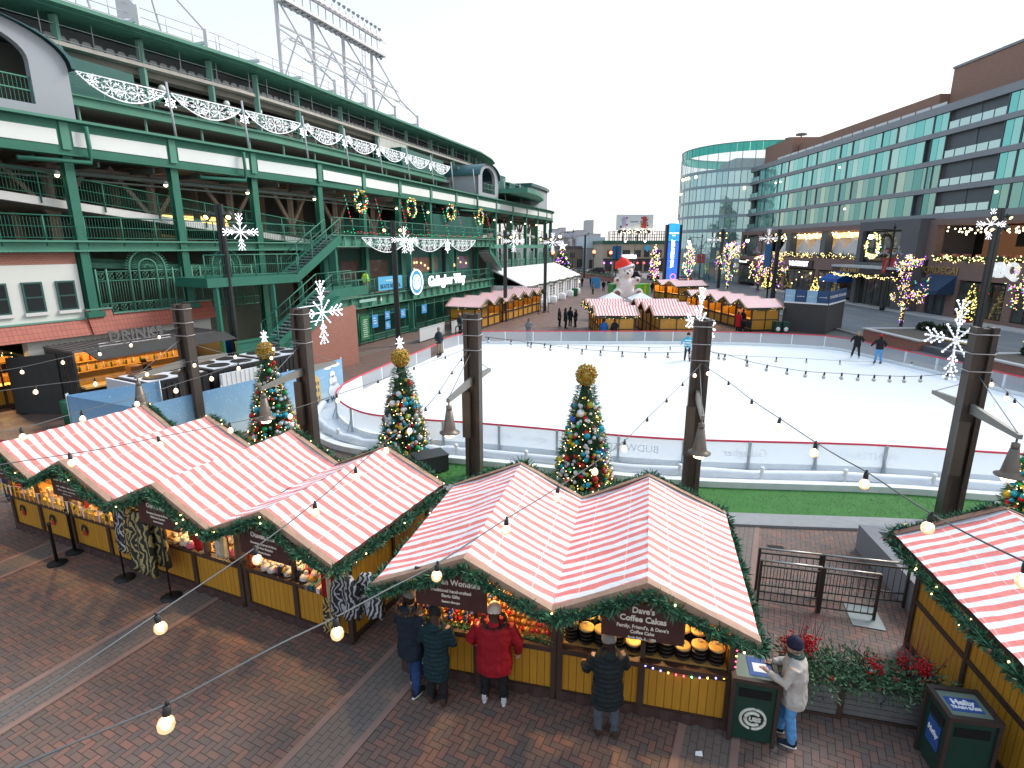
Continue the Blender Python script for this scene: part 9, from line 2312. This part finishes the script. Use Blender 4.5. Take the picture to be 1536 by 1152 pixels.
for x, m, L, w_, c in ((-.9, 6, .62, .12, 'rust red'), (-1.15, 3, .55, .2, 'dark brown'), (.98, 9, .85, .11, 'cream fringed'), (.86, 8, .8, .08, 'dark red'), (1.08, 6, .5, .08, 'rust brown')): hang('scarf', c + ' scarf hanging ' + ('right' if x > 0 else 'left') + ' of the knitwear stall sign', 'scarf', L1(x, .42, 1.72), w_, L, KN[m], ex1, 'scarves hung at the knitwear stall')
hang('shawl', 'gold and black patterned shawl hanging below the cream scarf', 'shawl', L1(.95, .40, .98), .26, .72, PT[2], ex1, None, 3, 1.25)
for k, (x, m) in enumerate(((1.42, 2), (1.76, 3))): hang('jumper', ('black and grey jumper hung at the right corner of the knitwear stall, front one', 'black and white jumper hung at the right corner of the knitwear stall, behind')[k], 'jumper', L1(x - .02, .30 + .18 * k, 1.60), .52, .78, PT[(0, 3)[k]], ex1, None, 3, 1.0, True)
for k, (x, y, m, L) in enumerate(((-4.35, .30, 0, 1.15), (-4.08, .22, 3, 1.1), (-3.86, .18, 2, 1.05), (-3.55, .12, 1, 1.35), (-3.3, .3, 1, 1.2))): hang('poncho', ('black and grey checked poncho, leftmost on the clothes stand', 'white and dark poncho second on the clothes stand', 'gold patterned poncho in the middle of the clothes stand', 'large olive and black poncho at the front of the clothes stand', 'olive poncho at the right end of the clothes stand')[k], 'poncho', L1(x, y, 1.82), .42 if k != 3 else .56, L, PT[m], ex1, 'ponchos on the clothes stand', 4, 1.15, True)
mb = MB(); a, b_ = L1(-4.6, .25), L1(-3.05, .2)
for p in (a, b_): mb.tube([p, p + Vector((0, 0, 1.86))], .018, 6); mb.lathe([(.2, 0), (.2, .02), (.02, .03)], p, 12)
mb.tube([a + Vector((0, 0, 1.84)), b_ + Vector((0, 0, 1.84))], .016, 6); solo(mb, 'clothes_stand', BLKS, 'thin black clothes stand carrying the ponchos', 'clothes stand')
for k, (x, m) in enumerate(((-2.35, 8), (-2.1, 3), (-1.75, 0), (-1.6, 9))): hang('scarf', ('red', 'brown', 'white striped', 'cream')[k] + ' scarf hanging between the clothes stand and the knitwear', 'scarf', L1(x, .45, 1.7), .12, .6, KN[m], ex1, 'scarves hung beside the clothes stand')
hp = {}
for x0, x1, dens in ((-.85, .35, 34), (-3.6, -1.5, 26)):
 for k in range(dens):
  m = random.choice((0, 0, 0, 1, 2, 7, 5, 9)); p = L1(ru(x0, x1), ru(.56, 1.05), .985 + ru(0, .06))
  if m not in hp: b_ = MB(); b_.lathe([(.085, 0), (.09, .05), (.07, .10), (.02, .125)], n=10); b_.ball((0, 0, .15), .04, 8, 6, 1); hp[m] = b_.mesh('knit_hat', [KN[m], KN[0]])
  o = put('knit_hat', hp[m]); o.matrix_basis = Matrix.Translation(p) @ Matrix.Rotation(ru(0, 6), 4, 'Z') @ Matrix.Rotation(ru(-.9, .9), 4, 'X'); tag(o, 'bobble hat in a heap on the knitwear stall counter' if x0 > -1 else 'bobble hat on the counter beside the clothes stand', 'knit hat', 'bobble hats on the knitwear counter' if x0 > -1 else 'bobble hats beside the clothes stand')
for k in range(9): mb = MB(); mb.M = Matrix.Translation(L1(.38 + .085 * k, .58 + .02 * (k % 3), .99)) @ Matrix.Rotation(G1R + ru(-.15, .15), 4, 'Z'); mb.bx(-.04, -.12, 0, .04, .3, .05); mb.bx(-.04, -.125, -.05, .04, -.12, .05); solo(mb, 'knit_gloves', KN[(7, 4, 3, 0, 6, 7, 9, 2, 8)[k]], ('grey', 'teal', 'brown', 'white', 'rust', 'pale grey', 'cream', 'black', 'red')[k] + ' folded knit gloves on the right of the knitwear counter', 'gloves', 'folded gloves on the knitwear counter')
# pennants, painted figures and small goods at the far left stalls
pt = thing('pennant_string', 'string of yellow and pale pennants along the far left counter', 'pennants', L1(-9.4, .35, 1.35)); mb = MB(); mb.tube([L1(-9.4 + .5 * k, .38, 1.33 + .04 * math.cos(k * 3.1)) for k in range(11)], .006, 4); mb.build('cord', WPAINT, pt, True)
for k in range(26): mb = MB(); x = -9.35 + .19 * k; mb.prism([L1(x - .045, .37, 1.34), L1(x + .045, .37, 1.34), L1(x, .37, 1.06)], L1(0, .006) - L1(0, 0)); mb.build('pennant', mat('yellow_pennant', (.60, .42, .03), .7) if k % 3 else mat('pale_pennant', (.60, .58, .62), .7), pt, True)
for k in range(4):
 x = -8.95 + 1.25 * k; mb = MB(); P = lambda u, z: L1(x + u, .596, z)
 for pl, i in (([(-.07, .42), (.07, .42), (.05, .58), (-.05, .58)], 0), ([(-.13, .50), (-.03, .56), (.03, .70), (-.08, .66)], 2), ([(.13, .50), (.03, .56), (-.03, .70), (.08, .66)], 2), ([(-.05, .56), (.05, .56), (.04, .68), (-.04, .68)], 1)): mb.prism([P(u, z) for u, z in pl], L1(0, -.006 - .003 * i) - L1(0, 0), i)
 (mb.build('painted_figure', [mat('figure_red', (.45, .03, .02), .6), mat('figure_yellow', (.6, .42, .04), .6), mat('figure_black', (.02, .02, .02), .6)], st1 if k < 2 else st2, True))
for k in range(30): p = L1(-9.2 + .16 * k, .75 + .1 * (k % 3), .985); mb = MB(); s = ru(.05, .09); mb.box(p + Vector((0, 0, s)), (s * 1.4, s * 1.2, 2 * s), ru(0, 3)); mb.box(p + Vector((0, 0, 2 * s + .01)), (s, s, .02), ru(0, 3)); solo(mb, 'gift_box', KN[random.choice((0, 9, 5, 8, 3))], 'small boxed gift on the counter behind the pennants', 'gift', 'boxed gifts on the far left counter')
def stanchion(p, label, belt=None):
 t = thing('stanchion', label, 'stanchion', p, 0, 'black belt posts'); mb = MB(); mb.lathe([(.19, 0), (.19, .02), (.05, .035), (.04, .05)], n=16); mb.build('base', BLK, t); mb = MB(); mb.lathe([(.034, .04), (.034, .92), (.042, .93), (.042, 1.0), (.03, 1.01)], n=12); mb.build('post', BLKS, t)
 if belt: mb = MB(); mb.beam((0, 0, .96), Vector(belt) - Vector(p) + Vector((0, 0, .96)), .006, .05); mb.build('belt', BLKS, t)
stanchion(gp(86, 845), 'black belt post standing foremost before the pennant stall'); stanchion(gp(113, 828), 'black belt post nearer the pennant stall counter')
stanchion(gp(25, 612), 'black belt post before the stall with green signs, left one', gp(40, 620)); stanchion(gp(40, 620), 'black belt post before the stall with green signs, right one')
stanchion(gp(808, 471), 'black belt post at the end of the stall row, left of three', gp(816, 468)); stanchion(gp(816, 469), 'black belt post at the end of the stall row, middle of three'); stanchion(gp(822, 468), 'black belt post at the end of the stall row, right of three')
# purple garment at the right edge
hang('jumper', 'purple garment hung at the corner of the right edge stall', 'jumper', g3 + e3 * -.9 - n3 * .25 + Vector((0, 0, 1.5)), .4, .7, PURP, e3, None, 3, 1.0, True)
